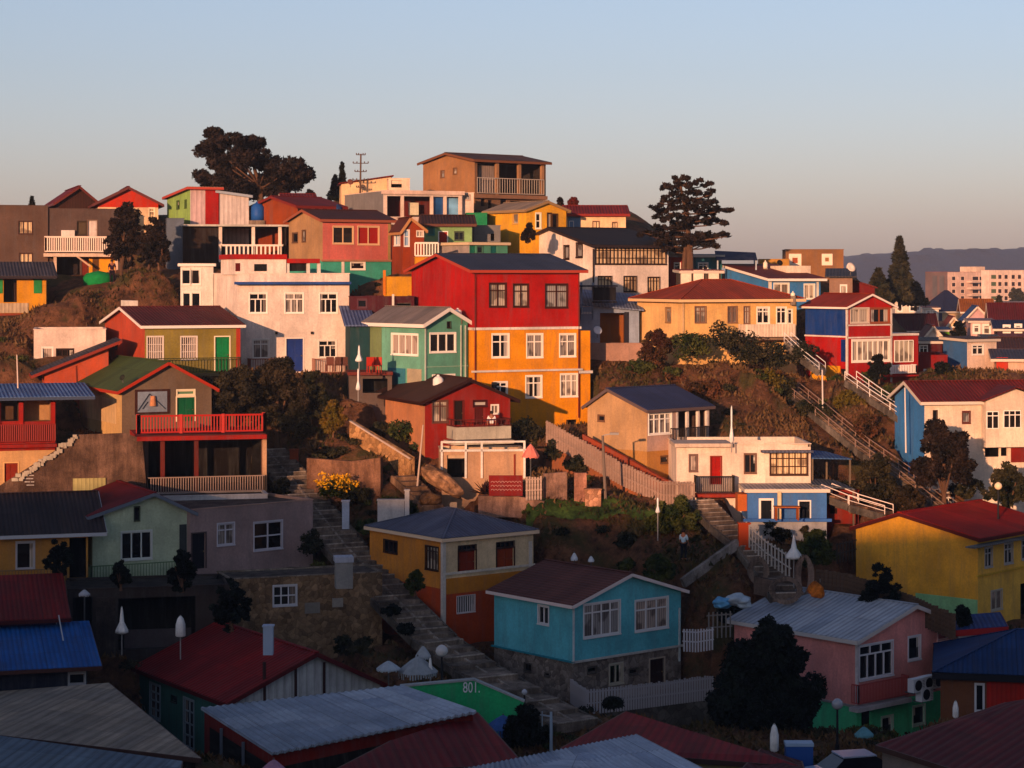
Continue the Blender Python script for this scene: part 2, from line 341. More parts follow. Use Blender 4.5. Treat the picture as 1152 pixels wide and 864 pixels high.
    def posts(s, f, xs, y0, y1, m, th=.16, off=0, name='post'):
        for x in xs:
            u, z1 = s.px(f, x, y0, off); _, z0 = s.px(f, x, y1, off); mb = MB(); s.fb(mb, f, u - th / 2, u + th / 2, off, off + th, z0, z1); mb.build(name, m, s.root)
    def rail(s, f, x0, x1, py, hgt=.95, pr=0., m='#30302c', sp=.14, bw=.035, tw=.06, post=0, sides=True):
        """railing on a face; py is the level of its foot at distance pr in front of the face"""
        u0, z = s.px(f, x0, py, -pr); u1, z_ = s.px(f, x1, py, -pr); z = (z + z_) / 2; u0, u1 = sorted((u0, u1)); mb = MB()
        runs = [((u0, -pr), (u1, -pr))] + ([((u0, -pr), (u0, 0)), ((u1, -pr), (u1, 0))] if pr > .3 and sides else [])
        for (a, b), (c_, d_) in runs:
            p = s.pt(f, a, b, z); q = s.pt(f, c_, d_, z); L = (q - p).length; n = max(1, int(L / sp)); Z = Vector((0, 0, 1))
            mb.beam(p + Z * hgt, q + Z * hgt, tw, tw); mb.beam(p + Z * .08, q + Z * .08, tw * .8, tw * .8)
            for i in range(n + 1): r = p.lerp(q, i / n); mb.beam(r + Z * .08, r + Z * hgt, bw, bw)
            if post:
                k = max(1, int(L / post))
                for i in range(k + 1): r = p.lerp(q, i / k); mb.beam(r, r + Z * (hgt + .08), tw * 1.8, tw * 1.8)
        return mb.build('railing', as_mat(m, 'smooth'), s.root)
    def slab(s, f, x0, x1, py, pr=1.0, th=.16, m='#9a9080', name='balcony_slab', w1=.0):
        u0, z = s.px(f, x0, py, -pr); u1, z_ = s.px(f, x1, py, -pr); u0, u1 = sorted((u0, u1)); z = (z + z_) / 2; mb = MB(); s.fb(mb, f, u0 - .05, u1 + .05, -pr - .06, w1 - .003, z - th, z); return mb.build(name, m, s.root)
    def parapet(s, f, x0, x1, y0, y1, pr, m, name='balcony_wall', th=.1):
        u0, z1 = s.px(f, x0, y0, -pr); u1, _ = s.px(f, x1, y0, -pr); _, z0 = s.px(f, (x0 + x1) / 2, y1, -pr); u0, u1 = sorted((u0, u1)); mb = MB()
        s.fb(mb, f, u0, u1, -pr, -pr + th, z0, z1); s.fb(mb, f, u0, u0 + th, -pr + th, -.01, z0, z1); s.fb(mb, f, u1 - th, u1, -pr + th, -.01, z0, z1); return mb.build(name, m, s.root)
    def roof(s, ty, rise=1., m='corr:#6a2020', o=.35, k=.5, th=.1, fas=None, fh=.18, dr=0, dl=0, og=None, corr=0, chimney=None):
        a, b, h = s.a, s.b, s.h; og = o if og is None else og; d, e = s.d, s.e
        L3 = lambda x, y, z: (d.x * x + e.x * y, d.y * x + e.y * y, z); lift = th + .015; mb = MB(); fb = MB(); mm = as_mat(m, 'corr')
        def quad(A, B, Cc, D):
            A, B, Cc, D = [Vector(L3(*q)) + Vector((0, 0, lift)) for q in (A, B, Cc, D)]
            if corr: mb.corr(A, B, Cc, D, th, corr)
            else: mb.slab([A, B, Cc, D], th)
        def fl(A, B):      # fascia board along an edge
            A = Vector(L3(*A)); B = Vector(L3(*B)); dn = Vector((0, 0, -fh / 2 + lift - .03)); fb.beam(A + dn, B + dn, .07, fh)
        if ty == 'gx':
            y = k * b; s1 = rise / y; s2 = rise / (b - y); R = h + rise
            s.topz[3] = [(0, h), (b - y, R), (b, h)]; s.topz[1] = [(0, h), (y, R), (b, h)]
            quad((-og, -o, h - o * s1), (a + og, -o, h - o * s1), (a + og, y, R), (-og, y, R)); quad((a + og, b + o, h - o * s2), (-og, b + o, h - o * s2), (-og, y, R), (a + og, y, R))
            fl((-og, -o, h - o * s1), (a + og, -o, h - o * s1))
            for x in (-og, a + og): fl((x, -o, h - o * s1), (x, y, R)); fl((x, y, R), (x, b + o, h - o * s2))
        elif ty == 'gy':
            x = k * a; s1 = rise / x; s2 = rise / (a - x); R = h + rise
            s.topz[0] = [(0, h), (x, R), (a, h)]; s.topz[2] = [(0, h), (a - x, R), (a, h)]
            quad((-o, b + og, h - o * s1), (-o, -og, h - o * s1), (x, -og, R), (x, b + og, R)); quad((a + o, -og, h - o * s2), (a + o, b + og, h - o * s2), (x, b + og, R), (x, -og, R))
            fl((-o, b + og, h - o * s1), (-o, -og, h - o * s1)); fl((a + o, -og, h - o * s2), (a + o, b + og, h - o * s2))
            for y in (-og,): fl((-o, y, h - o * s1), (x, y, R)); fl((x, y, R), (a + o, y, h - o * s2))
        elif ty == 'hip':
            z0 = h - .02; R = h + rise; hw = min(a, b) / 2 * k * 2
            P = [(-o, -o, z0), (a + o, -o, z0), (a + o, b + o, z0), (-o, b + o, z0)]
            if a >= b: r0 = (hw, b / 2, R); r1 = (a - hw, b / 2, R); fs = [(P[0], P[1], r1, r0), (P[1], P[2], r1), (P[2], P[3], r0, r1), (P[3], P[0], r0)]
            else: r0 = (a / 2, hw, R); r1 = (a / 2, b - hw, R); fs = [(P[0], P[1], r0), (P[1], P[2], r1, r0), (P[2], P[3], r1), (P[3], P[0], r0, r1)]
            for f_ in fs: mb.poly([Vector(L3(*q)) + Vector((0, 0, lift)) for q in f_])
            mb.poly([Vector(L3(*q)) + Vector((0, 0, lift - .04)) for q in P[::-1]])
            for i in range(4): fl(P[i], P[(i + 1) % 4])
            rg = MB()
            for q, r in ((P[0], r0), (P[1], r1 if a >= b else r0), (P[3], r0 if a >= b else r1), (r0, r1)):
                rg.beam(Vector(L3(*q)) + Vector((0, 0, lift + .01)), Vector(L3(*r)) + Vector((0, 0, lift + .01)), .16, .05)
            rf = mb.build('roof', mm, s.root); rg.build('ridge_cap', mm, rf)
            if fas: fb.build('fascia', as_mat(fas, 'smooth'), s.root)
            s.rf = rf; return rf
        elif ty == 'shed':
            Z = lambda x, y: h + dr * x / a + dl * y / b
            s.topz = {0: [(0, Z(0, 0)), (a, Z(a, 0))], 1: [(0, Z(a, 0)), (b, Z(a, b))], 2: [(0, Z(a, b)), (a, Z(0, b))], 3: [(0, Z(0, b)), (b, Z(0, 0))]}
            P = [(x, y, Z(x, y)) for x, y in ((-og, -o), (a + og, -o), (a + og, b + o), (-og, b + o))]; quad(*P)
            for i in range(4): fl(P[i], P[(i + 1) % 4])
        rf = mb.build('roof', mm, s.root); s.rf = rf
        if ty in ('gx', 'gy') and not corr:
            c_ = MB(); A, B = (((-og, k * b, h + rise), (a + og, k * b, h + rise)) if ty == 'gx' else ((k * a, -og, h + rise), (k * a, b + og, h + rise)))
            c_.beam(Vector(L3(*A)) + Vector((0, 0, lift)), Vector(L3(*B)) + Vector((0, 0, lift)), .24, .05); c_.build('ridge_cap', mm, rf)
        if fas: fb.build('fascia', as_mat(fas, 'smooth'), s.root)
        return rf
    def flat(s, m='concrete:#5a524c', par=.35, cop=None):
        mb = MB(); d, e, a, b = s.d, s.e, s.a, s.b; L3 = lambda x, y, z: (d.x * x + e.x * y, d.y * x + e.y * y, z); t = .14
        mb.slab([L3(t, t, s.h - par), L3(a - t, t, s.h - par), L3(a - t, b - t, s.h - par), L3(t, b - t, s.h - par)], .1); rf = mb.build('roof', m, s.root)
        c_ = MB(); z0, z1 = s.h - par - .05, s.h + .05
        for f in range(4): ln = (a, b, a, b)[f]; s.fb(c_, f, -.04 if f % 2 == 0 else .1, ln + .04 if f % 2 == 0 else ln - .1, -.04, .14, s.h, z1)
        for f in range(4): ln = (a, b, a, b)[f]; s.fb(c_, f, .15, ln - .15, .13, .15, z0, s.h)
        c_.build('parapet', cop or s.wall, s.root); return rf
    def done(s, mat_kind='plaster'):
        groups = {}
        for f in range(4):
            ln = (s.a, s.b, s.a, s.b)[f]
            tp = s.topz[f]; poly = [(0, -s.found), (ln, -s.found)] + [(u, z) for u, z in tp[::-1]]
            segs = [(s.mats[f], poly)]
            bm = bmesh.new(); vs = [bm.verts.new((u, z, 0)) for u, z in poly]; bm.faces.new(vs)
            cuts = set(); ops = s.open[f]
            def cut(co, no):
                bmesh.ops.bisect_plane(bm, geom=bm.verts[:] + bm.edges[:] + bm.faces[:], plane_co=co, plane_no=no, dist=1e-5)
            for u0, u1, z0, z1 in ops:
                cut((u0, 0, 0), (1, 0, 0)); cut((u1, 0, 0), (1, 0, 0)); cut((0, z0, 0), (0, 1, 0)); cut((0, z1, 0), (0, 1, 0))
            if s.splitz: cut((0, s.splitz[0], 0), (0, 1, 0))
            for fa in bm.faces:
                cc = fa.calc_center_median()
                if any(u0 < cc.x < u1 and z0 < cc.y < z1 for u0, u1, z0, z1 in ops): continue
                low = s.splitz and cc.y < s.splitz[0]; mk = s.splitz[1] if low else s.mats[f]
                mb = groups.setdefault((str(mk), bool(low)), (mk, MB()))[1]
                vv = [v.co for v in fa.verts]
                nrm = fa.normal.z
                vv = vv if nrm > 0 else vv[::-1]
                mb.poly([s.pt(f, v.x, 0, v.y) for v in vv], [(v.x + f * 13, v.y) for v in vv])
            bm.free()
            rv = .12
            for u0, u1, z0, z1 in ops:
                lw = bool(s.splitz and (z0 + z1) / 2 < s.splitz[0]); mk = s.splitz[1] if lw else s.mats[f]; mb = groups.setdefault((str(mk), lw), (mk, MB()))[1]
                g = lambda u, w_, z: s.pt(f, u, w_, z)
                mb.poly([g(u0, 0, z0), g(u1, 0, z0), g(u1, rv, z0), g(u0, rv, z0)]); mb.poly([g(u0, 0, z1), g(u0, rv, z1), g(u1, rv, z1), g(u1, 0, z1)])
                mb.poly([g(u0, 0, z0), g(u0, rv, z0), g(u0, rv, z1), g(u0, 0, z1)]); mb.poly([g(u1, 0, z0), g(u1, 0, z1), g(u1, rv, z1), g(u1, rv, z0)])
        for (k_, low), (mk, mb) in groups.items(): mb.build('lower_wall' if low else 'wall', as_mat(mk, mat_kind), s.root)
        return s

def chimney(h, px, py0, w_, hh, m='#b8a890', back=1.5):
    """small chimney rising from a roof (part of the roof)"""
    u, z = h.px('R', px, py0, back); mb = MB(); p = h.pt(0, u, back, z)
    mb.box(p.x - w_ / 2, p.x + w_ / 2, p.y - w_ / 2, p.y + w_ / 2, z - hh, z); mb.box(p.x - w_ * .6, p.x + w_ * .6, p.y - w_ * .6, p.y + w_ * .6, z, z + .08); return mb.build('chimney', m, h.rf if hasattr(h, 'rf') else h.root)
def canopy(name, label, pts, m, th=.06, legs=None, cat='awning', lm='#6a5a4a', leg_h=2.2, group=None):
    P = [W3(*p) for p in pts]; o = P[0].copy(); r = empty(name, o - Vector((0, 0, leg_h)), label, cat, group); q = [p - r.location for p in P]
    mb = MB(); mb.slab(q, th); mb.build('cover', m, r)
    for i in (legs if legs is not None else range(len(q))):
        l_ = MB(); cc = sum(q, Vector()) / len(q); p = q[i].lerp(cc, .06); l_.beam(p - Vector((0, 0, leg_h + 1)), p - Vector((0, 0, th)), .1, .1); l_.build('post', lm, r)
    return r
# ============================================================ HOUSES (near corner c, extents l / r in the photograph, distance Y, turn phi)
WH = '#d8cdc2'; BR = '#2c1a14'; NAVY = 'corr:#3a4052'; REDR = 'corr:#6e1c18'; DRED = 'corr:#6a2420'
# ---- big red and orange house
h = H('tall red and orange house with three storeys and a blue-grey gabled roof', 533, 463, 652, 134, 25, 304, 492, '#a4100a', split=(370, '#e08c0c'))
h.roof('gx', 1.0, NAVY, fas='#a03a28', o=.4)
for q in ((551, 319, 569, 345), (578, 320, 594, 345), (614, 320, 638, 346)): h.win('R', *q, nx=2, tr=.3, fm='#3a1c14', pm='cur')
for q in ((554, 376, 572, 402), (593, 376, 610, 402), (630, 376, 647, 401), (592, 423, 609, 447)): h.win('R', *q, nx=2, tr=.33, fm='#e6d8c8', pm='mix')
h.win('R', 556, 430, 570, 446, nx=2, tr=.3, pm='mix')
h.win('R', 631, 421, 649, 446, nx=3, fm='#e6d8c8', pm='cur'); h.void('R', 637, 472, 649, 493, 1.5)
h.band('R', 370, WH, .16, .09); h.band('L', 370, WH, .16, .09); h.band('R', 418, WH, .12, .16)
h.block('R', 652.6, 372, 664, 494, 0.05, 6, 'plaster:#e08c0c', 'side_bay', off=.05); h.block('R', 652, 417, 667, 420, -.2, 6.1, WH, 'bay_ledge')
for px_ in (535, 651.5): h.posts('R', (px_,), 308, 470, '#702018', .07, -.09, 'drain_pipe')
for q in ((555, 430, 559, 437),): h.block('R', *q, -.3, -.02, '#20242c', 'wall_lamp')
h.done()
# ---- white three-storey
h = H('white three-storey house with a blue door and blue eave strip', 267, 226, 393, 140, 20, 308, 420, '#e8d2c2')
h.flat(cop='#e8d2c2')
for q in ((281, 330, 300, 352), (321, 330, 341, 352), (360, 330, 379, 352)): h.win('R', *q, nx=3, tr=.3, ntop=2, fm='#e8ddd0', pm='mix')
h.win('R', 285, 382, 302, 403, nx=2, tr=.25, pm='cur'); h.win('R', 359, 383, 378, 402, nx=3, ntop=2, pm='mix'); h.door('R', 322, 381, 341, 418, '#223a80', WH)
mb = MB(); u0, u1, z0, z1 = h.rect('R', 265, 317, 395, 320, -.4); h.fb(mb, 'R', u0, u1, -.45, -.003, z0, z1); mb.build('eave_strip', '#2a4a86', h.root)
h.block('R', 265, 288, 322, 309, .01, 4.5, '#e8d2c2', 'roof_room'); h.block('R', 264, 286, 323, 291.5, -.1, 4.7, '#a01810', 'roof_edge')
o = h.block('R', 286, 297, 300, 305, -.03, .02, 'glass:#20201e', 'window'); h.block('R', 265, 296, 270, 305, -.03, .02, '#5a1414', 'door')
h.block('R', 323, 291, 360, 296, -.02, 3, '#a01c14', 'roof_beam'); h.block('R', 324, 296.2, 346, 305, .3, 3, '#1c1614', 'recess'); h.posts('R', (324, 347, 359), 296, 308, WH, .2, .1)  # recess is a solid block; the gap's shade is its dark colour
for x in (310, 350): h.block('R', x, 373, x + 2.4, 376, -.12, .01, '#3a2c24', 'vent')
h.slab('R', 282, 406, 420, .9, m='#6a3a30'); h.rail('R', 355, 392, 420, .95, .85, '#8a5a48', .16); h.rail('R', 282, 320, 420, .95, .85, '#8a4a3c', .16)
h.done()
# ---- glazed porch left of it
h = H('small white framed glazed porch beside the tall white house', 203, None, 240, 146.5, 0, 298, 352, WH, name='porch', cat='porch', wl=2)
h.roof('shed', m='corr:#c8b8a8', o=.15, fas=WH); h.win('R', 205, 303, 214, 320, nx=1, tr=0, pm='gl'); h.win('R', 215, 303, 225, 320, nx=1, tr=0, pm='gl'); h.win('R', 206, 329, 214, 346, nx=1, tr=0, pm='gl'); h.win('R', 216, 329, 225, 346, nx=1, tr=0, pm='gl'); h.done()
# ---- olive house
h = H('olive house with a red-orange gable end and barred windows', 163, 118, 270, 134, 22, 367, 420, '#8a7836', mL='#b04428')
h.roof('gx', 1.05, DRED, fas=WH, o=.3); h.block('R', 266, 368, 270.5, 420, -.06, .3, '#a83420', 'corner_strip')
for q in ((166, 379, 183, 404), (204, 379, 221, 404)): h.win('R', *q, nx=7, tr=.0, hm=(.33, .66), fm='#cfc0b4', pm='cur')
h.door('R', 242, 379, 258, 418, '#117a44', '#e0d0b0'); h.win('L', 127, 382, 132, 392, nx=1, tr=0, fm=BR, pm='gl', fw=.04)
h.slab('R', 163, 272, 420.5, .8, m='#6a5a3c'); h.rail('R', 163, 271, 420, .95, .75, '#3c3c20', .2)
h.block('L', 136, 338, 145, 350, .5, 1.1, '#d8cabc', 'chimney'); h.done()
h = H('low red-orange lean-to with a grey sloping roof', 50, None, 122, 133.6, 3, 418, 428, '#b04a2c', wl=4.5, name='lean_to', cat='outbuilding')
h.roof('shed', m='corr:#3a3c46', dr=1.55, o=.45, og=.8, fas='#7a2a1c'); h.done()
h = H('flat white building with a dark window and three small vents', 38, None, 119, 139, 0, 371, 400, '#d8c0b0', wl=5); h.flat(); h.win('R', 64, 393, 82, 401, nx=3, tr=0, fm=BR, pm='gl'); h.win('R', 48, 391, 59, 405, nx=1, tr=0, pm='cur'); h.done()
# ---- green roofed cottage
h = H('grey-brown cottage with green roof, red barge board and green door', 137, 86, 238, 126, 27, 438, 489, '#6e5a48', mL='#c8a068')
h.roof('gy', 1.5, 'corr:#4a5c30', fas='#9a2c18', o=.35)
h.door('R', 199, 447, 219, 474, '#0f5a38', '#d8c8a8'); h.win('R', 199.5, 439, 218.5, 444.5, nx=1, tr=0, fm='#d8c8a8', pm='#5a7a58')
h.block('R', 152, 438, 191, 466, -.06, .01, '#3a1e18', 'picture_frame'); h.block('R', 155, 440.5, 188, 463.5, -.07, .0, '#7c8694', 'picture')
mb = MB(); f = 'R'
for (x0, y0, x1, y1) in ((155, 462, 168, 443), (168, 443, 186, 460), (160, 460, 166, 452)): a_ = h.px(f, x0, y0, -.08); b_ = h.px(f, x1, y1, -.08); mb.beam(h.pt(f, a_[0], -.08, a_[1]), h.pt(f, b_[0], -.08, b_[1]), .12, .02)
mb.build('picture_stroke', '#2c3440', h.root); mb = MB(); a_ = h.px(f, 172, 451, -.08); mb.cyl(h.pt(f, a_[0], -.1, a_[1] - .3), h.pt(f, a_[0], -.1, a_[1] + .3), .2, .14, 10); mb.build('picture_shape', '#c08058', h.root)
h.block('L', 93, 446, 130, 473, -.03, .05, 'board:#d8b484', 'door_panel'); h.done()
# ---- terrace building with red railing
h = H('open terrace building with red railing above dark verandah', 163, None, 298, 121.5, 6, 490, 562, '#5a4034', wl=6, name='terrace_building')
h.void('R', 167, 495, 294, 552, 4.5, '#120c0a'); h.slab('R', 155, 299, 490, .6, .25, '#8a1c14', w1=6); h.rail('R', 156, 298, 487, 1.0, .58, '#a02018', .17, bw=.06, tw=.1, post=2.2)  # verandah lining painted near-black to hold its shade
h.posts('R', (221, 183), 495, 553, '#5a2018', .24, -.2); h.slab('R', 166, 299, 556, .4, .2, '#6a5c54'); h.rail('R', 167, 298, 555, .95, .35, '#8a7468', .14, bw=.05)
h.block('R', 295.5, 494, 300, 553, -.25, .2, '#b08868', 'corner_pillar'); h.done()
h2 = H('long white flat concrete roof ledge under the verandah', 178, None, 301, 119.6, 5, 559, 576, '#b8b4b4', wl=2.2, name='concrete_ledge', cat='ledge'); h2.flat(par=.05); h2.done()
# ---- blue roofed verandah, left edge
h = H('red verandah house with a blue canopy roof at the left edge', -22, None, 62, 124, 3, 447, 550, '#8a1c12', wl=5, split=(508, '#c89a68'))
h.roof('shed', m='corr:#5878a8', dl=.3, o=1.1, og=2.2, fas='#3a4458'); h.void('R', -15, 451, 21, 474, 1.5, '#503828'); h.void('R', 27, 451, 57, 474, 1.2, '#a88058')
h.posts('R', (-2, 24, 60), 449, 498, '#9a1e14', .22, -.12); h.rail('R', -20, 62, 498, 1.05, .3, '#7a1a14', .12, bw=.07); h.slab('R', -22, 63, 500, .4, .2, '#8a1c12')
h.door('R', 5, 521, 20, 542, '#8a2c18', '#c89a68'); h.done()
h = H('steep stone retaining wall with a rising edge of pale stones', -6, None, 166, 119, 2, 545, 578, M('concrete', '#6a5244'), wl=3, name='retaining_wall', cat='retaining wall', prof=[(-6, 556), (0, 546), (60, 508), (88, 489), (140, 487), (160, 494), (166, 560)], found=1.5, group=None)
h.topz[3] = [(0, .5), (h.b, h.topz[0][0][1])]; h.topz[2] = [(0, .5), (h.a, .5)]; h.topz[1] = [(0, h.topz[0][-1][1]), (h.b, .5)]
h.block('R', 82, 538, 119, 562, -.08, .0, 'board:#a09460', 'corrugated_patch')
mb = MB(); rr = random.Random(3)
for i in range(46):
    t = i / 45; x = 16 + 70 * t; y = 541 - 50 * t + rr.uniform(-3, 4); u, z = h.px('R', x, y, -.1); r_ = rr.uniform(.08, .16); q = h.pt('R', u, -.06, z); mb.box(q.x - r_, q.x + r_, q.y - .08, q.y + .05, q.z - r_ * .7, q.z + r_ * .7)
mb.build('edge_stones', '#a89a88', h.root)
mb = MB()
for i in range(26):
    x = 26 + rr.uniform(0, 11); y = 535 + (i % 4) * 3.6; u, z = h.px('R', x, y); q = h.pt('R', u, -.012, z); mb.box(q.x - .09, q.x + .09, q.y - .01, q.y + .01, q.z - .02, q.z + .035)
mb.build('painted_marks', '#b0a8a4', h.root); h.done()
# ---- teal corner house
h = H('sea-green corner house with a white trimmed gable', 478, 414, 526, 132.5, 38, 363, 442, '#5c9880', mL='#66a088')
h.roof('gy', .85, 'corr:#8a7e78', fas=WH, o=.35, fh=.22); h.win('L', 441, 376, 470, 399, nx=4, tr=0, fm='#e6dcd0', pm='cur'); h.win('R', 484, 375, 512, 396, nx=3, tr=0, fm='#e6dcd0', pm='gl')
h.win('R', 487, 422, 511, 434, nx=3, tr=0, fm='#e6dcd0', pm='mix'); h.win('R', 503, 362, 507, 369, nx=1, tr=0, fm=BR, pm='gl', fw=.03)
h.posts('R', (479, 519, 524), 366, 440, '#b8c0b0', .07, -.09, 'drain_pipe'); h.block('L', 436, 414, 456, 438, -.02, .02, '#2f7080', 'painted_patch'); h.block('L', 458, 415, 474, 436, -.02, .02, '#a89a80', 'blank_panel'); h.band('R', 413, '#8ab098', .06, .04)
h.block('L', 414.5, 365, 429, 441, -.03, .02, '#6c7a50', 'olive_panel'); h.done()
h = H('dark teal house in the gap with a blue-grey lean-to roof', 394, None, 416, 137, 4, 366, 422, '#1c3c40', wl=5); h.roof('shed', m='corr:#6878a0', dl=1.0, o=.4); h.done()
h = H('dark maroon wall house with one black window', 394, None, 466, 141, 4, 334, 372, '#4a1c24', wl=4); h.flat(); h.win('R', 403, 337, 412, 346, nx=1, tr=0, fm='#503038', pm='gl'); h.block('R', 441, 331, 443.5, 352, -.2, -.1, WH, 'post'); h.void('R', 446, 337, 462, 352, 1, '#1c4a44'); h.done()
h = H('dark red terrace deck beside the sea-green house', 393, None, 441, 133.6, 2, 419, 445, '#5c4c44', wl=3, name='deck', cat='deck'); h.slab('R', 392, 441, 418.5, .3, .2, '#6a2c24', w1=3); h.void('R', 408, 426, 436, 442, 1.5); h.done()
# ---- small dark-red house
h = H('dark red cottage with brown gabled roof and white balcony', 478, 424, 574, 127, 22, 450, 512, '#861a10', mL='#b87850')
h.roof('gy', 1.15, 'corr:#4a2c24', fas='#2a1410', o=.45); h.win('R', 487, 451, 503, 475, nx=2, tr=.25, fm='#5a3a30', pm='cur'); h.door('R', 511, 451, 521, 478, '#241814', '#5a1c14')
h.win('R', 533, 451, 547, 457, nx=1, tr=0, fm='#3a1410', pm='#a8a098'); h.door('R', 534, 459, 544, 478, '#5a1c18'); h.win('R', 553, 456, 560, 465, nx=2, tr=0, pm='cur')
h.parapet('R', 513, 575, 481, 494, 1.6, '#a8a090'); h.slab('R', 511, 577, 496, 1.7, .2, '#b0a490'); h.rail('R', 513, 575, 480.5, .45, 1.55, '#4a1c18', .3); h.done()
h = H('beige garage under the cottage with a white post frame', 497, None, 591, 123, 4, 508, 538, '#b08868', wl=3.6, name='garage', cat='garage'); h.flat(cop='#c0a080'); h.void('R', 503, 512, 524, 537, 2); h.block('R', 495, 505.5, 592, 508, -.1, .1, WH, 'beam')
h.posts('R', (497, 524, 542, 590), 497, 538, WH, .12, -.1); h.block('R', 496, 496, 591, 498, -.12, .0, WH, 'top_beam'); h.block('R', 578, 511, 580, 536, -.04, 0, '#7a3020', 'door_edge'); h.done()
# ---- beige house with navy roof
h = H('beige house with slate blue roof and a glazed corner balcony', 728, 661, 798, 125, 42, 461, 548, '#b88c68', mL='#b89066', mR='#b8988a', split=(508, '#b07c40'))
h.roof('gx', 1.05, 'corr:#3c4668', fas='#5a4a48', o=.25, k=.62); h.mats[3] = '#b89066'
h.win('R', 730, 465, 755, 488, nx=4, tr=.28, fm='#e6dcd0', pm='mix'); h.win('L', 673, 467, 680, 474, nx=1, tr=0, fm='#6a4a38', pm='gl', fw=.04); h.win('R', 743, 513, 752, 521, nx=1, tr=0, fm='#6a4a30', pm='gl', fw=.04)
h.void('R', 762, 462, 796, 497, 1.6, '#4a3830'); h.posts('R', (762, 774, 786, 796), 459, 498, '#e0d0c4', .16, -.03); h.rail('R', 760, 798, 499, .95, .4, '#241c18', .13); h.done()
h = H('long white house with a red door and timber glazed sunroom', 761, None, 912, 121.8, 8, 500, 557, '#e0c8b4', wl=5, prof=[(761, 500), (822, 500), (846, 494), (912, 503)])
h.flat(par=.6, cop=None); h.win('R', 776, 512, 784, 530, nx=1, tr=0, fm='#6a5048', pm='cur'); h.door('R', 800, 514, 811, 545, '#9a1810', '#7a3020'); h.win('R', 838, 511, 850, 532, nx=2, tr=0, fm='#6a4a3c', pm='mix')
h.win('R', 867, 508, 908, 534, nx=6, tr=.3, hm=(.35,), fm='#3c2418', pm='cream'); h.slab('R', 858, 914, 507, .5, .12, 'corr:#6a6c80', 'sunroom_roof'); h.slab('R', 760, 823, 499, .35, .2, '#c8b09c', 'roof_ledge', 2.5)
h.slab('R', 782, 828, 556, .9, .18, '#8a2c1c'); h.rail('R', 783, 826, 555, .95, .85, '#1c1410', .1); h.done()
h = H('blue patio house with white base and dark doorways', 841, None, 930, 119, 8, 552, 606, '#3f6aa4', wl=3, split=(585, '#a8a4a4'))
h.roof('shed', m='corr:#d0c0b4', dl=.02, o=.15, fas='#c8b8a8'); h.door('R', 856, 563, 868, 585, '#14161c', WH, .12); h.door('R', 899, 564, 911, 583, '#14161c', WH); h.posts('R', (877,), 553, 584, '#d0b890', .2, -.25); h.band('R', 585, '#3c68a8', .16, .25); h.block('R', 830, 556, 840.5, 575, .3, 1.5, '#b05a28', 'side_wall'); h.done()
canopy('canopy_roof', 'blue sheet canopy right of the timber sunroom', [(913, 515, 122), (958, 516, 122), (930, 508, 125), (912, 506, 125)], 'corr:#4c70a0', leg_h=2.4)
canopy('canopy_roof', 'drooping grey-blue canopy above the steep white handrail', [(913, 545, 120), (962, 550, 120), (940, 540, 123), (912, 538, 123)], 'corr:#6a6c70', leg_h=1.6)
h = H('dark red shed below the drooping canopy', 930, None, 966, 121, 6, 552, 585, '#7a2416', wl=3, name='shed', cat='shed'); h.flat(); h.door('R', 934, 560, 942, 578, '#2a1410'); h.done()
# ---- cream hip roofed house
h = H('cream yellow house with a red-brown hip roof and white balcony', 768, 717, 896, 139, 24, 338, 408, '#e8b46c', mL='#e8b878')
h.roof('hip', 1.25, 'corr:#a8401c', fas='#d8b080', o=.45); h.win('L', 749, 346, 755, 363, nx=1, tr=.25, fm='#8a6848', pm='cur', fw=.04)
for q in ((782, 345, 794, 363), (819, 345, 829, 363), (837, 345, 843, 364)): h.win('R', *q, nx=2, tr=.28, fm='#7a5a48', pm='cur', fw=.05)
h.win('R', 852, 346, 865, 364, nx=2, tr=.25, fm='#e8dccc', pm='mix'); h.win('R', 874, 346, 884, 364, nx=2, tr=.25, fm='#e8dccc', pm='mix'); h.win('R', 886.5, 348, 891, 364, nx=1, tr=.25, fm='#e8dccc', pm='gl', fw=.04)
h.win('R', 848, 389, 856, 407, nx=1, tr=0, fm='#a07840', pm='cur', fw=.04); h.win('R', 861, 389, 869, 408, nx=1, tr=0, fm='#a07840', pm='cur', fw=.04); h.win('R', 783, 387, 794, 396, nx=2, tr=0, fm='#8a6848', pm='gl'); h.win('R', 819, 388, 830, 397, nx=2, tr=0, fm='#8a6848', pm='gl')
h.parapet('R', 838, 895, 365, 379, .9, 'board:#dcc4ac'); h.slab('R', 837, 896, 380, .95, .15, '#8a6a50'); h.posts('R', (769,), 341, 400, '#d8b080', .08, -.09, 'drain_pipe'); h.done()
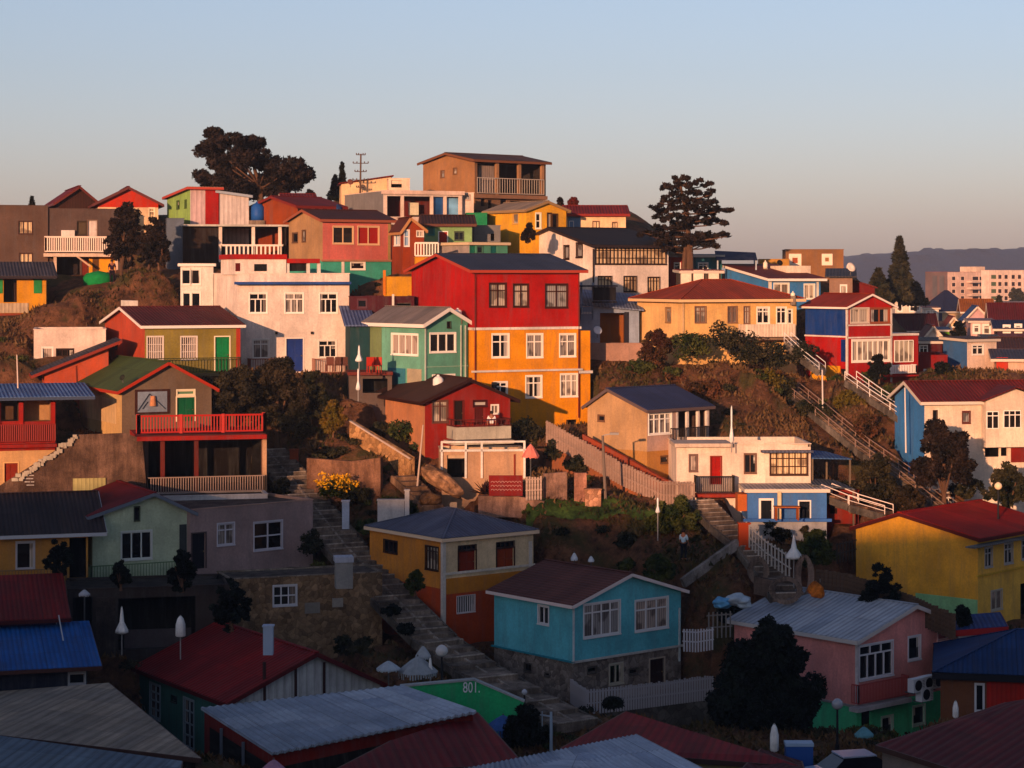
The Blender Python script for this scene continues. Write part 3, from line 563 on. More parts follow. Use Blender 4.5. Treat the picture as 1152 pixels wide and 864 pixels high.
# ---- white house with black roof
h = H('large white house with a black roof and long timber sunroom', 668, 575, 752, 152, 30, 276, 348, '#e8d4c4'); h.roof('gx', 1.3, 'corr:#1c181c', fas='#2a2020', o=.3)
h.win('R', 670, 278, 749, 297, nx=19, tr=.2, hm=(.35,), fm='#2c1c14', pm='cream'); h.win('L', 635, 277, 640, 291, nx=1, tr=0, fm=BR, pm='cur', fw=.1); h.win('L', 649, 274, 655, 289, nx=1, tr=0, fm=BR, pm='cur', fw=.1)
for q in ((673, 311, 688, 326), (702, 311, 716, 328), (729, 312, 742, 328)): h.win('R', *q, nx=4, tr=.25, fm=BR, pm='cream', fw=.05)
h.posts('R', (668,), 280, 345, '#3a2c28', .09, -.1, 'drain_pipe'); h.block('L', 572, 284, 596, 292, -.02, .05, '#4a1c24', 'dark_panel'); h.done()
h = H('blue-grey house with an orange doorway and black balcony', 652, None, 719, 143.5, 5, 343, 388, '#8894a8', wl=5); h.roof('shed', m='corr:#7c88a0', dl=.9, dr=-.35, o=.3); h.void('R', 675, 352, 703, 386, 1.1, '#8a4c14'); h.posts('R', (705,), 351, 388, '#24222c', .3, -.05)
h.parapet('R', 668, 693, 323, 338, .8, '#141216', 'black_balcony', .12); h.slab('R', 668, 693, 339, .85, .1, '#141216'); h.posts('R', (654, 667), 318, 352, '#8a94a4', .14, -.3); h.rail('R', 653, 667, 361, .9, .5, '#7888a0', .1)
h.slab('R', 650, 694, 321, .9, .1, '#2a2c3c', 'porch_roof', 2); h.win('R', 655, 345, 666, 352, nx=1, tr=0, pm='#8a9cb0'); h.done()
h = H('low beige block wall below the orange doorway', 664, None, 724, 140.5, 4, 387, 403, '#a07a68', wl=1, name='terrace_wall', cat='wall', group=None); h.flat(par=.05); h.done()
# ---- orange hip house (centre front)
h = H('square orange house with blue-grey hip roof and cream upper front', 499, 416, 600, 112, 38, 607, 724, '#c88a34', mL='#d08430', mR='#d8bc94', split=(663, '#b44418'))
h.roof('hip', 1.05, 'corr:#6a6e80', fas='#d8b898', o=.22); h.block('R', 501, 646, 600, 663.3, -.015, .01, '#c07820', 'lower_band'); h.band('R', 646, '#d8cab8', .12, .08)
h.win('L', 432, 608, 447, 622, nx=3, tr=0, fm='#2c1c18', pm='mix', fw=.04); h.win('L', 479, 615, 493, 641, nx=4, tr=.2, fm='#2c1c18', pm='cur', fw=.05); h.door('R', 516, 620, 535, 644, '#7a2810', '#3a1c10'); h.door('R', 559, 617, 578, 640, '#8a3410', '#3a1c10')
h.win('R', 515.5, 613.5, 535.5, 619, nx=4, tr=0, fm=BR, pm='gl', fw=.03); h.win('R', 558.5, 609.5, 578.5, 616, nx=4, tr=0, fm=BR, pm='gl', fw=.03); h.win('R', 514, 670, 534, 689, nx=8, tr=0, fm='#c8c0c0', pm='gl', fw=.03)
h.posts('R', (500, 597), 609, 722, '#d0c4b8', .2, -.06, 'corner_post'); h.done()
h = H('stone chimney block behind the blue-grey hip roof', 506, None, 514, 119, 0, 566, 585, '#c0a080', wl=.5, name='stone_pillar', cat='pillar', group=None); h.done()
# ---- turquoise house
h = H('turquoise house on a grey stone ground floor with brown roof', 645, 556, 766, 106, 40, 680, 791, '#5cb2be', split=(746, M('stone', '#7a706a', scale=2.2)))
h.roof('gy', 1.15, M('corr', '#6a403a', dir='Y', scale=1.2), fas='#c8b8b4', o=.3, fh=.16); h.win('R', 657, 678, 697, 715, nx=4, tr=.27, fm='#c8c4c4', pm='cur'); h.win('R', 715, 674, 751, 708, nx=3, tr=.32, fm='#c8c4c4', pm='cur'); h.win('L', 606, 682, 617, 702, nx=2, tr=0, fm='#c8c4c4', pm='gl')
h.win('R', 686, 747, 700, 769, nx=2, tr=0, fm='#a09888', pm='gl'); h.win('R', 661, 750, 671, 757, nx=1, tr=0, fm='#4a4440', pm='gl', fw=.04); h.win('R', 708, 752, 717, 759, nx=1, tr=0, fm='#4a4440', pm='gl', fw=.04); h.door('R', 731, 741, 747, 771, '#2c1610', '#a09080'); h.win('L', 590, 746, 598, 756, nx=1, tr=0, fm='#4a4440', pm='gl', fw=.03); h.win('L', 613, 757, 618, 761, nx=1, tr=0, fm='#4a4440', pm='gl', fw=.03)
h.band('R', 745, '#c0b8b0', .1, .12); h.band('L', 745, '#2a8494', .08, .12); h.posts('R', (646, 765), 684, 744, '#c0c8c8', .08, -.08, 'corner_board'); h.done(); TURQ = h
h = H('grey stone terrace wall in front of the turquoise house', 690, None, 806, 103.5, 36, 794, 832, M('stone', '#54504c', scale=1.6), wl=1.2, name='retaining_wall', cat='retaining wall', group=None); h.flat(par=.02, m='concrete:#4a423e'); h.done()
# ---- pink and green house
h = H('pink house over a green ground floor with grey roof', 964, 826, 1075, 102, 41, 720, 835, '#dc8c84', split=(796, '#4cc488'))
h.roof('gy', 1.2, M('corr', '#a8aeb8', dir='X', scale=1.0, rust=.25), fas='#b0a8a4', o=.3, k=.55); h.win('R', 967, 724, 1004, 762, nx=4, tr=.28, ntop=3, fm='#c4c0c4', pm='gl'); h.win('R', 1022, 716, 1035, 742, nx=1, tr=0, fm='#c4c0c4', pm='gl')
h.win('R', 992, 806, 1004, 826, nx=1, tr=0, fm='#a8b8a8', pm='gl'); h.win('R', 1027, 794, 1040, 815, nx=1, tr=0, fm='#a8b8a8', pm='gl'); h.void('R', 969, 799, 980, 820, 1, '#1c2420'); h.win('R', 1055, 700, 1066, 720, nx=1, tr=0, fm='#c8a0a0', pm='#b06468')
h.slab('R', 965, 1024, 791, .5, .2, '#b8b0b0'); h.rail('R', 966, 1022, 788, .95, .42, '#a04844', .11, bw=.05); h.posts('R', (965, 1075), 724, 793, '#c8c0c0', .12, -.05, 'corner_board')
h.block('R', 1055.5, 722, 1078, 757, -.04, .02, '#b8bcc0', 'white_panel'); h.block('R', 1060, 727, 1065, 731, -.07, .0, '#101014', 'vent'); h.block('R', 1068, 726, 1073, 730, -.07, 0, '#101014', 'vent'); h.band('L', 795, '#9a9490', .1, .08); h.done(); PINK = h
# ---- yellow house right
h = H('yellow house with a dark red roof and green base at the right edge', 1100, 963, 1185, 112, 48, 606, 705, '#e6a434', mR='#dca844'); h.roof('gx', .95, 'corr:#a82018', fas='#4a1814', o=.25, k=.62)
for q in ((1108, 616, 1116, 638), (1130, 611, 1139, 634), (1149.5, 607, 1158, 629)): h.win('R', *q, nx=2, tr=.3, fm='#9a9898', pm='gl', fw=.05)
h.win('R', 1115, 664, 1127, 686, nx=2, tr=0, fm='#a0988c', pm='cur', fw=.05); h.void('R', 1148, 655, 1165, 700, 1.2); h.band('R', 648, '#c89c30', .1, .1); h.block('L', 1030, 671, 1099.5, 712, -.03, .02, '#90c488', 'painted_base'); h.slab('R', 1096, 1185, 607, .5, .08, 'corr:#7c7874', 'eave_sheet'); h.done()
# ---- cream house right
h = H('cream house with dark red roof and blue side at the right edge', 1040, 1030, 1200, 126, 10, 451, 522, '#e0c8b0', mL='#3a78b4', wl=5)
h.roof('gx', .95, 'corr:#74201c', fas='#c8b8a8', o=.35); h.win('R', 1050, 462, 1054, 475, nx=1, tr=0, fm=BR, pm='gl', fw=.04); h.win('R', 1083, 463, 1091, 476, nx=1, tr=0, fm='#5a2a24', pm='cur', fw=.05)
u0, _ = h.px('R', 1104, 470); u1, zt = h.px('R', 1170, 448); zp = h.px('R', 1134, 437)[1]; _, zb_ = h.px('R', 1134, 502); mb = MB(); um = (u0 + u1) / 2
for a_, b_ in ((-.7, 1.5),):
    g = lambda u, w_, z: h.pt('R', u, w_, z); A = [(u0, zb_), (u1, zb_), (u1, zt), (um, zp), (u0, zt)]; mb.poly([g(u, a_, z) for u, z in A]); mb.poly([g(u, 3, z) for u, z in A[::-1]])
    for i in range(5): p_, q_ = A[i], A[(i + 1) % 5]; mb.poly([g(p_[0], a_, p_[1]), g(p_[0], 3, p_[1]), g(q_[0], 3, q_[1]), g(q_[0], a_, q_[1])])
mb.build('gable_wall', '#e0c8b0', h.root)
mb = MB()
for s_, (ua, ub) in enumerate(((u0 - .3, um), (um, u1 + .3))):
    za, zc = (zt - .12, zp + .06) if s_ == 0 else (zp + .06, zt - .12); mb.slab([h.pt('R', ua, -1, za + .1), h.pt('R', ub, -1, zc + .1), h.pt('R', ub, 3, zc + .1), h.pt('R', ua, 3, za + .1)], .08)
mb.build('gable_roof', 'corr:#74201c', h.root)
def xwin(h, f, off, x0, y0, x1, y1, nx, tr, fm='#e6dcd0', pm='glass:#1a1614'):
    u0, u1, z0, z1 = h.rect(f, x0, y0, x1, y1, off); mb = MB(); t = .05; w0 = off - .05
    for i in range(nx + 1): u = u0 + (u1 - u0) * i / nx; h.fb(mb, f, u - t / 2, u + t / 2, w0, off, z0, z1)
    for z in (z0, z1) + ((z1 - (z1 - z0) * tr,) if tr else ()): h.fb(mb, f, u0, u1, w0 + .005, off - .002, z - t / 2, z + t / 2)
    o = mb.build('window', as_mat(fm, 'smooth'), h.root); g = MB(); h.fb(g, f, u0, u1, off - .02, off + .01, z0, z1); g.build('pane', pm, o); return o
xwin(h, 'R', -.7, 1110, 463, 1123, 482, 2, .25); xwin(h, 'R', -.7, 1129, 462, 1148, 481, 3, .25)
h.void('R', 1108, 503, 1124, 514, 1.5); h.void('R', 1126, 503, 1133, 513, 1.5); h.block('R', 1138, 502, 1160, 520, -.1, .05, '#7a1c14', 'red_panel'); h.done()
# ---- red and blue house
h = H('red and blue house with white trim and a small front gable', 953, 906, 1003, 140, 32, 345, 432, '#a81410', mL='#123a80', split=(378, '#a81410'))
h.roof('gy', .75, 'corr:#a03418', fas='#e0d0c4', o=.3, fh=.12); h.win('R', 957, 347, 977, 363, nx=2, tr=0, fm='#c0b0a0', pm='cur'); h.win('R', 979, 347, 1000, 363, nx=2, tr=0, fm='#8a4a30', pm='mix')
h.win('R', 959, 383, 1000, 406, nx=7, tr=0, fm='#e6dccc', pm='cur', fw=.1); h.band('R', 366, '#e0d0c4', .1, .05); h.band('R', 380, '#e0d0c4', .1, .05); h.band('L', 379, '#e0d0c4', .1, .05); h.posts('R', (953.5, 1003), 347, 430, '#e0d0c4', .12, -.05, 'corner_board')
h.block('L', 946, 382, 952, 407, -.03, .02, '#0c2c6c', 'blue_panel'); h.block('L', 912, 411, 945, 428, -.03, .02, '#e09a10', 'yellow_base'); h.block('L', 946, 415, 952, 428, -.02, .02, '#0c0c10', 'doorway')  # doorway is a near-black plate, its inner shade painted on
h.block('R', 1003.5, 377, 1033, 432, .05, 4.2, '#a81410', 'side_wing', off=.05); h.block('R', 1003.5, 375, 1034, 377.5, -.05, 4.3, '#e0d0c4', 'wing_ledge'); xwin(h, 'R', .02, 1006, 383, 1027, 407, 4, 0, '#e6dccc', M('curtain', '#b8a890'))
h.rail('R', 1000, 1031, 421, .6, .5, '#d8ccc4', .14, bw=.07); h.slab('R', 1000, 1032, 422, .5, .1, '#a82018'); h.done()
# ---- blue house top right and neighbours
h = H('sky blue house with white corner boards and rooftop terrace', 867, 816, 923, 156, 22, 314, 352, '#3c7ab4'); h.roof('shed', m='corr:#7a2c1c', dl=1.0, o=.35, fas='#e0d4c8'); h.win('R', 871, 319, 887, 333, nx=2, tr=.0, fm='#e4d8c8', pm='cur'); h.win('R', 905, 320, 916, 336, nx=2, tr=0, fm='#e4d8c8', pm='cur')
h.posts('R', (867, 920), 316, 350, '#e4d8c8', .18, -.04, 'corner_board'); h.block('R', 885, 299, 912, 308, 2.5, 5, '#e0c8b0', 'roof_parapet', off=2.5); h.done()
h = H('ochre box house with two white framed windows on the skyline', 884, None, 949, 172, 4, 281, 312, '#845a38', wl=5); h.flat(); h.win('R', 891, 289, 898, 297, nx=1, tr=0, fm='#e0c8b0', pm='#8a3c18', fw=.25); h.win('R', 928, 289, 933, 295, nx=1, tr=0, fm='#e0c8b0', pm='#8a5a30', fw=.25); h.done()
h = H('grey-brown cube house with one white window', 933, None, 959, 150, 0, 312, 345, '#8a6a58', wl=4); h.roof('shed', m='corr:#4a4648', o=.3, dl=.5); h.win('R', 946, 321, 952, 331, nx=1, tr=0, fm='#d8ccc0', pm='cur'); h.done()
h = H('maroon lean-to house behind the red and blue house', 959, None, 984, 152, 4, 316, 345, '#6a1414', wl=4); h.roof('shed', m='corr:#8a3020', dr=-.5, o=.2); h.done()
# ---- skyline: brown verandah house
h = H('brown house on the hilltop with a wide open verandah', 534, 476, 614, 172, 38, 180, 240, '#9c6c44', mR='#7a5840'); h.roof('gx', .65, 'corr:#5a3826', fas='#6a4028', o=.35, k=.5); h.win('L', 496, 192, 500, 200, nx=1, tr=.3, fm='#6a4a34', pm='cur', fw=.04); h.win('L', 510, 189, 514, 196, nx=1, tr=.3, fm='#6a4a34', pm='cur', fw=.04)
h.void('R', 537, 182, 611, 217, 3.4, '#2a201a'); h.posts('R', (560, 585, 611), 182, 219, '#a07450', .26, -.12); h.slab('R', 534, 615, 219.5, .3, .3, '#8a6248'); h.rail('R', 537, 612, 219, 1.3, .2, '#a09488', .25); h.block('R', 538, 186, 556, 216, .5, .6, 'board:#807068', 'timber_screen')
for q in ((541, 224, 546, 232), (549, 225, 554, 236), (563, 224, 570, 233), (574, 226, 586, 234)): h.void('R', *q, 1, '#2a1c18')
h.done()
h = H('white framed terrace house with blue glazing and red recess', 431, 384, 520, 163, 22, 215, 250, '#c8b4a8', mL='#7c7674'); h.flat(par=.1, m='concrete:#8a8078')
h.void('R', 434, 221, 518, 244, 1.6, '#5a1a14'); h.posts('R', (434, 453, 486, 501, 518), 220, 245, '#e0c4b0', .22, -.02); h.block('R', 488, 222, 499, 243, .3, .4, 'glass:#1c4a80', 'blue_glass'); h.block('R', 503, 223, 516, 243, .3, .4, 'glass:#6a98b8', 'pale_glass'); h.block('R', 460, 228, 471, 242, .8, .9, '#d8c8a8', 'door'); h.band('R', 216, '#d8b8a4', .3, .15); h.band('R', 246, '#d8b8a4', .3, .12)
h.done()
h = H('small white box house with one window against the brown hilltop house', 519, None, 533, 166, 2, 217, 245, '#d8bca8', wl=3); h.flat(); h.win('R', 522, 219, 529, 225, nx=1, tr=0, fm='#a08878', pm='cur', fw=.04); h.done()
h = H('cream flat house behind the grey wall on the skyline', 384, None, 440, 172, 3, 207, 235, '#e0b88c', wl=4); h.roof('shed', m='corr:#7a1c18', dr=.6, o=.2); h.done()
h = H('stacked white rooftop cubes beside the cream skyline house', 437, None, 461, 170, 3, 201, 225, '#e0c0a4', wl=2.4, name='roof_block'); h.flat(); h.void('R', 440, 203, 452, 211, .8); h.done()
# pink/teal house
h = H('pink front house with beige side over a teal ground floor', 363, 325, 440, 150, 30, 247, 330, '#c8665a', mL='#a88058', split=(293, '#3f9c84')); h.roof('gx', .7, 'corr:#54281e', fas='#8a4a34', o=.3)
h.win('R', 375, 255, 397, 274, nx=2, tr=0, fm='#c8a078', pm='mix'); h.win('R', 403, 255, 426, 275, nx=2, tr=0, fm='#c8a078', pm='#8a1c14'); h.win('L', 329, 262, 335, 273, nx=1, tr=0, fm='#5a4030', pm='gl', fw=.04); h.win('L', 340, 259, 344, 272, nx=1, tr=0, fm='#5a4030', pm='gl', fw=.04)
h.win('R', 395, 295, 410, 303, nx=1, tr=0, fm='#e0d0c0', pm='gl'); h.posts('R', (386,), 293, 310, '#e0d0c0', .2, -.04); h.posts('R', (438,), 250, 292, '#a08050', .2, -.04); h.band('R', 293, '#a87458', .14, .12); h.done()
h = H('narrow rust coloured gabled house with white windows', 453, 441, 477, 147.5, 18, 258, 300, '#8a3410'); h.roof('gy', .75, 'corr:#6a3020', fas='#a87448', o=.2, k=.35)
h.win('R', 455, 259, 460, 277, nx=1, tr=.4, pm='#8098b0', fw=.05); h.win('R', 469, 260, 476, 266, nx=2, tr=0, fm='#d8c8b8', pm='cur', fw=.05); h.win('L', 444, 259, 450, 276, nx=2, tr=.3, pm='#8098b0'); h.done()
h = H('ochre porch with white balustrade balcony below the light green house', 467, None, 493, 146, 2, 290, 305, '#c8861c', wl=2.5, name='porch', cat='porch'); h.flat(); h.rail('R', 467, 493, 289, .95, .1, '#e0cab8', .18, bw=.09, tw=.12); h.done()
h = H('yellow patterned garden wall below the rust gabled house', 432, None, 466, 145, 2, 312, 332, '#c88c1c', wl=.4, name='garden_wall', cat='wall', group=None); h.flat(par=.02); h.block('R', 431, 304, 434, 332, -.1, .3, '#c8701c', 'gate_post'); h.done()
h = H('light green house with a red door and dark roof', 478, None, 531, 152, 3, 252, 282, '#7c9c64', wl=4); h.roof('gx', .6, 'corr:#4a2a22', o=.3, fas='#5a3428'); h.door('R', 494, 261, 503, 277, '#a82414', WH); h.win('R', 512, 261, 521, 270, nx=2, tr=0, fm='#3c4434', pm='gl'); h.win('R', 482, 256, 488, 264, nx=1, tr=0, fm='#2c6c64', pm='#2c5c54'); h.done()
h = H('grey house with small openings beside the yellow gabled house', 533, None, 563, 155, 3, 254, 280, '#74706e', wl=4); h.flat(); h.void('R', 552, 263, 556, 271, .6); h.done()
h = H('small teal house with two doors above the blue-grey roof', 528, 493, 571, 148, 34, 274, 300, '#4c8c70', mL='#9a8c84'); h.roof('shed', m='corr:#a89878', o=.15, fas='#c0a888'); h.win('R', 537, 277, 543, 285, nx=1, tr=0, fm='#3a5a4c', pm='gl', fw=.05); h.door('R', 552, 277, 559, 291, '#14605c'); h.door('R', 529, 276, 535, 291, '#1c6a54'); h.done()
h = H('bright green wall house between the grey and yellow houses', 525, None, 548, 160, 2, 240, 262, '#1c7c4c', wl=4); h.flat(); h.done()
h = H('yellow house with white framed tall windows near the hilltop', 592, 547, 637, 158, 32, 236, 290, '#e0a024'); h.roof('gy', .6, 'corr:#a89078', fas='#8a6c48', o=.25); h.win('L', 577, 240, 583, 252, nx=1, tr=0, fm='#b88c48', pm='cur', fw=.04)
h.win('R', 603, 240, 608, 257, nx=1, tr=.5, fm='#e6d8c0', pm='gl'); h.win('R', 616, 240, 620, 256, nx=1, tr=.0, fm='#3a2418', pm='cur', fw=.06); h.win('R', 622, 241, 627, 256, nx=1, tr=0, fm='#3a2418', pm='gl', fw=.06); h.done()
h = H('long cream house with red roof right of the yellow hilltop house', 638, None, 704, 163, 3, 241, 275, '#e4bc90', wl=5); h.roof('gx', .65, 'corr:#8a201a', o=.3, fas='#7a1c14'); h.block('R', 639, 243, 653, 256, -.02, .02, '#5c7894', 'blue_panel'); h.win('R', 667, 249, 674, 257, nx=2, tr=0, fm='#6a4a38', pm='cream', fw=.04); h.win('R', 689, 250, 694, 258, nx=2, tr=0, fm='#6a4a38', pm='cream', fw=.04); h.win('R', 641, 249, 645, 256, nx=1, tr=0, pm='gl', fw=.04); h.done()
# red-brown house behind with verandah
h = H('rust brown house with dark verandah behind the pink house', 335, 282, 385, 158, 38, 232, 262, '#8a3a14', mR='#3a2420'); h.roof('gx', .75, 'corr:#7a1c1c', o=.3, k=.5, fas='#6a2018'); h.void('R', 338, 234, 382, 250, 1.2, '#1c1614'); h.posts('R', (353, 362, 371), 233, 250, '#c8b4a0', .2, -.03); h.done()
# green/red striped house
h = H('house with a green side, striped panels and a red wall', 214, 188, 246, 160, 24, 212, 262, '#c8b8b0', mL='#8cac58'); h.roof('shed', m='corr:#b09880', o=.3, dl=-.5, fas='#a84030'); h.block('R', 231, 213.5, 246, 256, -.03, .03, '#a01810', 'red_panel'); h.block('R', 215, 214, 230, 256, -.02, .03, M('board', '#c8a8a4', scale=.8), 'striped_panel')
for q in ((199, 226, 202, 235), (208, 225, 210, 234)): h.win('L', *q, nx=1, tr=0, fm='#3c5028', pm='gl', fw=.04)
h.done()
h = H('white corrugated metal shed next to the red panel', 246.5, None, 280, 161, 3, 216, 256, M('board', '#c8b8b0', scale=1.0), wl=4, name='shed', cat='shed'); h.roof('shed', m='corr:#7c8088', o=.25, dr=-.3, fas='#8a9098'); h.done('board')
h = H('dark carport house with white edged flat roof and balustrade', 206, None, 322, 157, 3, 253, 300, '#241812', wl=6); h.slab('R', 205, 324, 252.5, .6, .14, '#b8b0a4', 'flat_roof', 5.8); h.void('R', 252, 256, 319, 290, 5, '#100b09'); h.posts('R', (248, 285, 315), 254, 295, '#d8c4b4', .24, -.4); h.rail('R', 250, 318, 289, .85, .5, '#dcc8ba', .3, bw=.12, tw=.14); h.done()  # carport lining also carries its shade as near-black colour
h = H('blue-grey tall wall house below the green sided house', 188, None, 207, 158, 2, 246, 300, '#5c6470', wl=3); h.flat(); h.done()
# ---- left top
h = H('grey-brown rendered block with two pale windows at the left edge', -20, None, 54, 158, 3, 231, 300, '#5e463a', wl=7); h.flat(); h.win('R', 21, 249, 36, 263, nx=3, tr=0, fm='#4a3028', pm='cream', fw=.05); h.win('R', 22, 285, 36, 296, nx=3, tr=0, fm='#4a3028', pm='cream', fw=.05); h.done()
h = H('grey-brown block with a long white lattice balcony', 54.5, None, 137, 159.5, 3, 235, 308, '#58443c', wl=6); h.flat(); h.win('R', 87, 249, 97, 264, nx=1, tr=0, fm='#3a2c20', pm='#4a3a28', fw=.05); h.door('R', 99, 248, 109, 268, '#d8c4b8', '#6a5040'); h.slab('R', 50, 131, 285, 1.0, .25, '#d8b8a0'); h.rail('R', 51, 130, 284, 1.15, .95, '#dcc0ae', .16, bw=.08, tw=.12)
h.block('R', 69, 259, 84, 266, -.3, -.05, '#d8c8bc', 'air_unit'); h.void('R', 62, 289, 90, 310, 2, '#241814'); h.door('R', 92, 293, 99, 310, '#7a2c1c'); h.block('R', 100, 287.5, 130, 310, -.05, .02, '#d8921c', 'yellow_wall'); h.block('R', 104, 289.5, 111, 306, -.09, .0, '#5a3818', 'window_frame'); h.posts('R', (62, 131), 286, 312, '#c8a890', .22, -.9)
mb = MB(); a_ = h.px('R', 82, 285, -.9); b_ = h.px('R', 102, 300, -.9); mb.beam(h.pt('R', a_[0], -.9, a_[1]), h.pt('R', b_[0], -.9, b_[1]), .3, .12); mb.build('chute', '#c8a080', h.root); h.done()
h = H('dark timber clad gabled house with a red roof at upper left', 66, None, 108, 168, 6, 226, 262, M('board', '#3c2018', scale=1.5), wl=10); h.roof('gy', 1.1, 'corr:#7a1a1e', o=.4, k=.55, fas='#5a241c'); h.done('board')
h = H('orange-red gabled house with cream lower wall at upper left', 110, None, 178, 163, 4, 228, 262, '#b82c10', wl=8, split=(233, '#dcb48c')); h.roof('gy', 1.15, 'corr:#6a2028', o=.4, fas='#5a2c28'); h.win('R', 168, 234, 174, 247, nx=1, tr=.3, fm='#e0c8a8', pm='cream', fw=.05); h.done()
# green/yellow house left
h = H('yellow and green shuttered house with grey roof at the left edge', -10, None, 52, 149, 3, 309, 352, '#d08c1c', wl=6); h.roof('gx', .8, 'corr:#4c4850', o=.7, k=.5, fas='#2c2428'); h.void('R', 4, 314, 19, 340, 1, '#2c1814'); h.block('R', 38, 312, 47, 330, -.05, .01, '#2a8044', 'shutter'); h.block('R', -2, 312, 3, 330, -.05, .01, '#2a8044', 'shutter'); h.block('R', -8, 341, 32, 352, -.06, .01, M('board', '#b0987c', scale=1.2), 'base_panel'); h.block('R', -8, 352.5, 24, 372, -.3, .01, '#8a3c24', 'lower_panel'); h.block('R', -8, 357, 24, 361, -.33, .0, '#d8c0b0', 'white_strip'); h.done()
# ---- lower left group
h = H('ochre house with brown corrugated roof in the left shade', -40, None, 99, 109, 4, 600, 668, '#b88038', wl=7.5); h.roof('gx', 1.5, 'corr:#3c3030', o=.55, og=.9, fas='#a8a8ac'); h.win('R', 19, 610, 38, 640, nx=1, tr=0, fm='#a8a4a8', pm='gl'); h.void('R', 78, 605, 97, 650, 1, '#140e0c'); h.rail('R', -30, 75, 668, 1.2, .9, '#7a5c3c', .16); h.slab('R', -40, 100, 669, 1.0, .15, '#6a5038'); h.done()
h = H('pale green gabled house with a triple white window', 104, None, 213, 112, 16, 580, 662, '#b4c0a2', wl=6.5); h.roof('gy', 1.0, 'corr:#7c1c20', o=.35, k=.62, fas='#5c6470'); h.win('R', 137, 598, 170, 629, nx=3, tr=0, fm='#b8bcb8', pm='mix'); h.win('R', 151, 570, 157, 586, nx=1, tr=0, fm='#3c4434', pm='gl', fw=.03); h.rail('R', 103, 203, 660, 1.2, .8, '#5a7050', .15); h.slab('R', 100, 214, 661, .9, .15, '#4a4c40'); h.block('R', 202, 590, 210, 640, -.03, .02, '#3c4040', 'side_door'); h.done()
h = H('taupe flat roofed house with a square window and narrow door', 214, None, 352, 114, 34, 574, 648, '#98807c', wl=6); h.flat(par=.1, cop='#a88878'); h.win('R', 245, 589, 263, 613, nx=2, tr=.3, fm='#b0acb4', pm='mix'); h.win('R', 286, 587, 317, 618, nx=2, tr=.5, fm='#b0acb4', pm='gl'); h.door('R', 216, 600, 231, 640, '#1c1a20', '#4a3c3c'); h.done()
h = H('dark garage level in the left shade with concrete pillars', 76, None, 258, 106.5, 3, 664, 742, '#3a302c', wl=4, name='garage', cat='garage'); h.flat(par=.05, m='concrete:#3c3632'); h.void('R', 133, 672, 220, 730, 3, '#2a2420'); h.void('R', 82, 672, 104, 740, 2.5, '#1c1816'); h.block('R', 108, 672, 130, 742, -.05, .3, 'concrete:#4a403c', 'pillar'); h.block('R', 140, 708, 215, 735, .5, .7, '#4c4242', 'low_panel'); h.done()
h = H('rubble stone wall with a small barred window', 258, None, 430, 110, 14, 652, 745, M('stone', '#80684f', scale=2.2), wl=3, name='retaining_wall', cat='retaining wall', group=None); h.flat(par=.02, cop=M('stone', '#7c7064', scale=2)); h.win('R', 308, 659, 333, 681, nx=3, tr=.5, fm='#b8b8bc', pm='gl'); h.block('R', 343, 678, 360, 690, -.05, .01, '#8a8278', 'pale_stone'); h.block('R', 374, 673, 386, 683, -.05, .01, '#928a80', 'pale_stone'); h.done()
h = H('short concrete pillar with a white cap on the stone wall', 378, 376, 397, 108, 10, 631, 656, '#8a8884', wl=.8, found=.3, tc=False, name='concrete_pillar', cat='pillar', group=None); h.block('R', 377, 627, 398, 633, -.08, .9, '#a8acb8', 'cap'); h.done()
# green sided house with big red roof
h = H('green boarded house with a red roof and white planked gable', 258, 157, 428, 97, 33, 789, 860, M('board', '#b0b0b0', scale=.8), mL=M('board', '#3c7068', scale=1.6)); h.roof('gy', 1.75, M('corr', '#8c1c1e', scale=1.0), o=.3, k=.55, fas='#4a1416'); h.win('L', 169, 770, 180, 808, nx=2, tr=0, hm=(.25, .5, .75), fm='#7c8890', pm='gl'); h.win('L', 207, 787, 218, 842, nx=2, tr=0, hm=(.25, .5, .75), fm='#7c8890', pm='gl'); h.win('L', 193, 783, 199, 790, nx=1, tr=0, fm='#1c2c2c', pm='gl', fw=.03)
h.posts('R', (298, 333, 365), 745, 800, '#3c2422', .12, -.05, 'timber_strip'); h.done('board')
# ---- left bottom roofs
h = H('small white corrugated kiosk with red roof and navy band', -30, None, 64, 101, 3, 696, 740, M('board', '#8c929c', scale=1.3, dir='Y'), wl=4, name='kiosk', cat='kiosk'); h.roof('shed', m='corr:#7a1614', dl=1.1, o=.6, fas='#3a1418'); h.block('R', -28, 694.5, 63, 707, -.04, .02, '#141c48', 'navy_band'); h.done('board')
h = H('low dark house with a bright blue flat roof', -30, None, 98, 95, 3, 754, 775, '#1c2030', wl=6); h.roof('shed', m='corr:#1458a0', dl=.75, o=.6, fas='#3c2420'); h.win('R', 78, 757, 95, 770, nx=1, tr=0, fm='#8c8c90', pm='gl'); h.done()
# ---- right edge blue roof
h = H('brown house with a blue slate roof and red doors at the right', 1058, None, 1260, 98, 2, 757, 830, '#6a4028', wl=7); h.roof('hip', 1.45, 'corr:#1c3c6c', o=.35, fas='#14141c', fh=.3); h.win('R', 1098, 770, 1106, 800, nx=1, tr=0, fm='#b8b8bc', pm='gl'); h.block('R', 1110, 768, 1160, 800, -.04, .02, M('board', '#a01c10', scale=1.5), 'red_door'); h.done()
h = H('white wall house with a red and blue roof edge beside the pink house', 1078, None, 1130, 104.5, 6, 710, 760, '#a0a0a8', wl=3); h.roof('shed', m='corr:#2c4880', dl=.15, dr=.2, o=.15, fas='#8a1c1c', fh=.3); h.done()
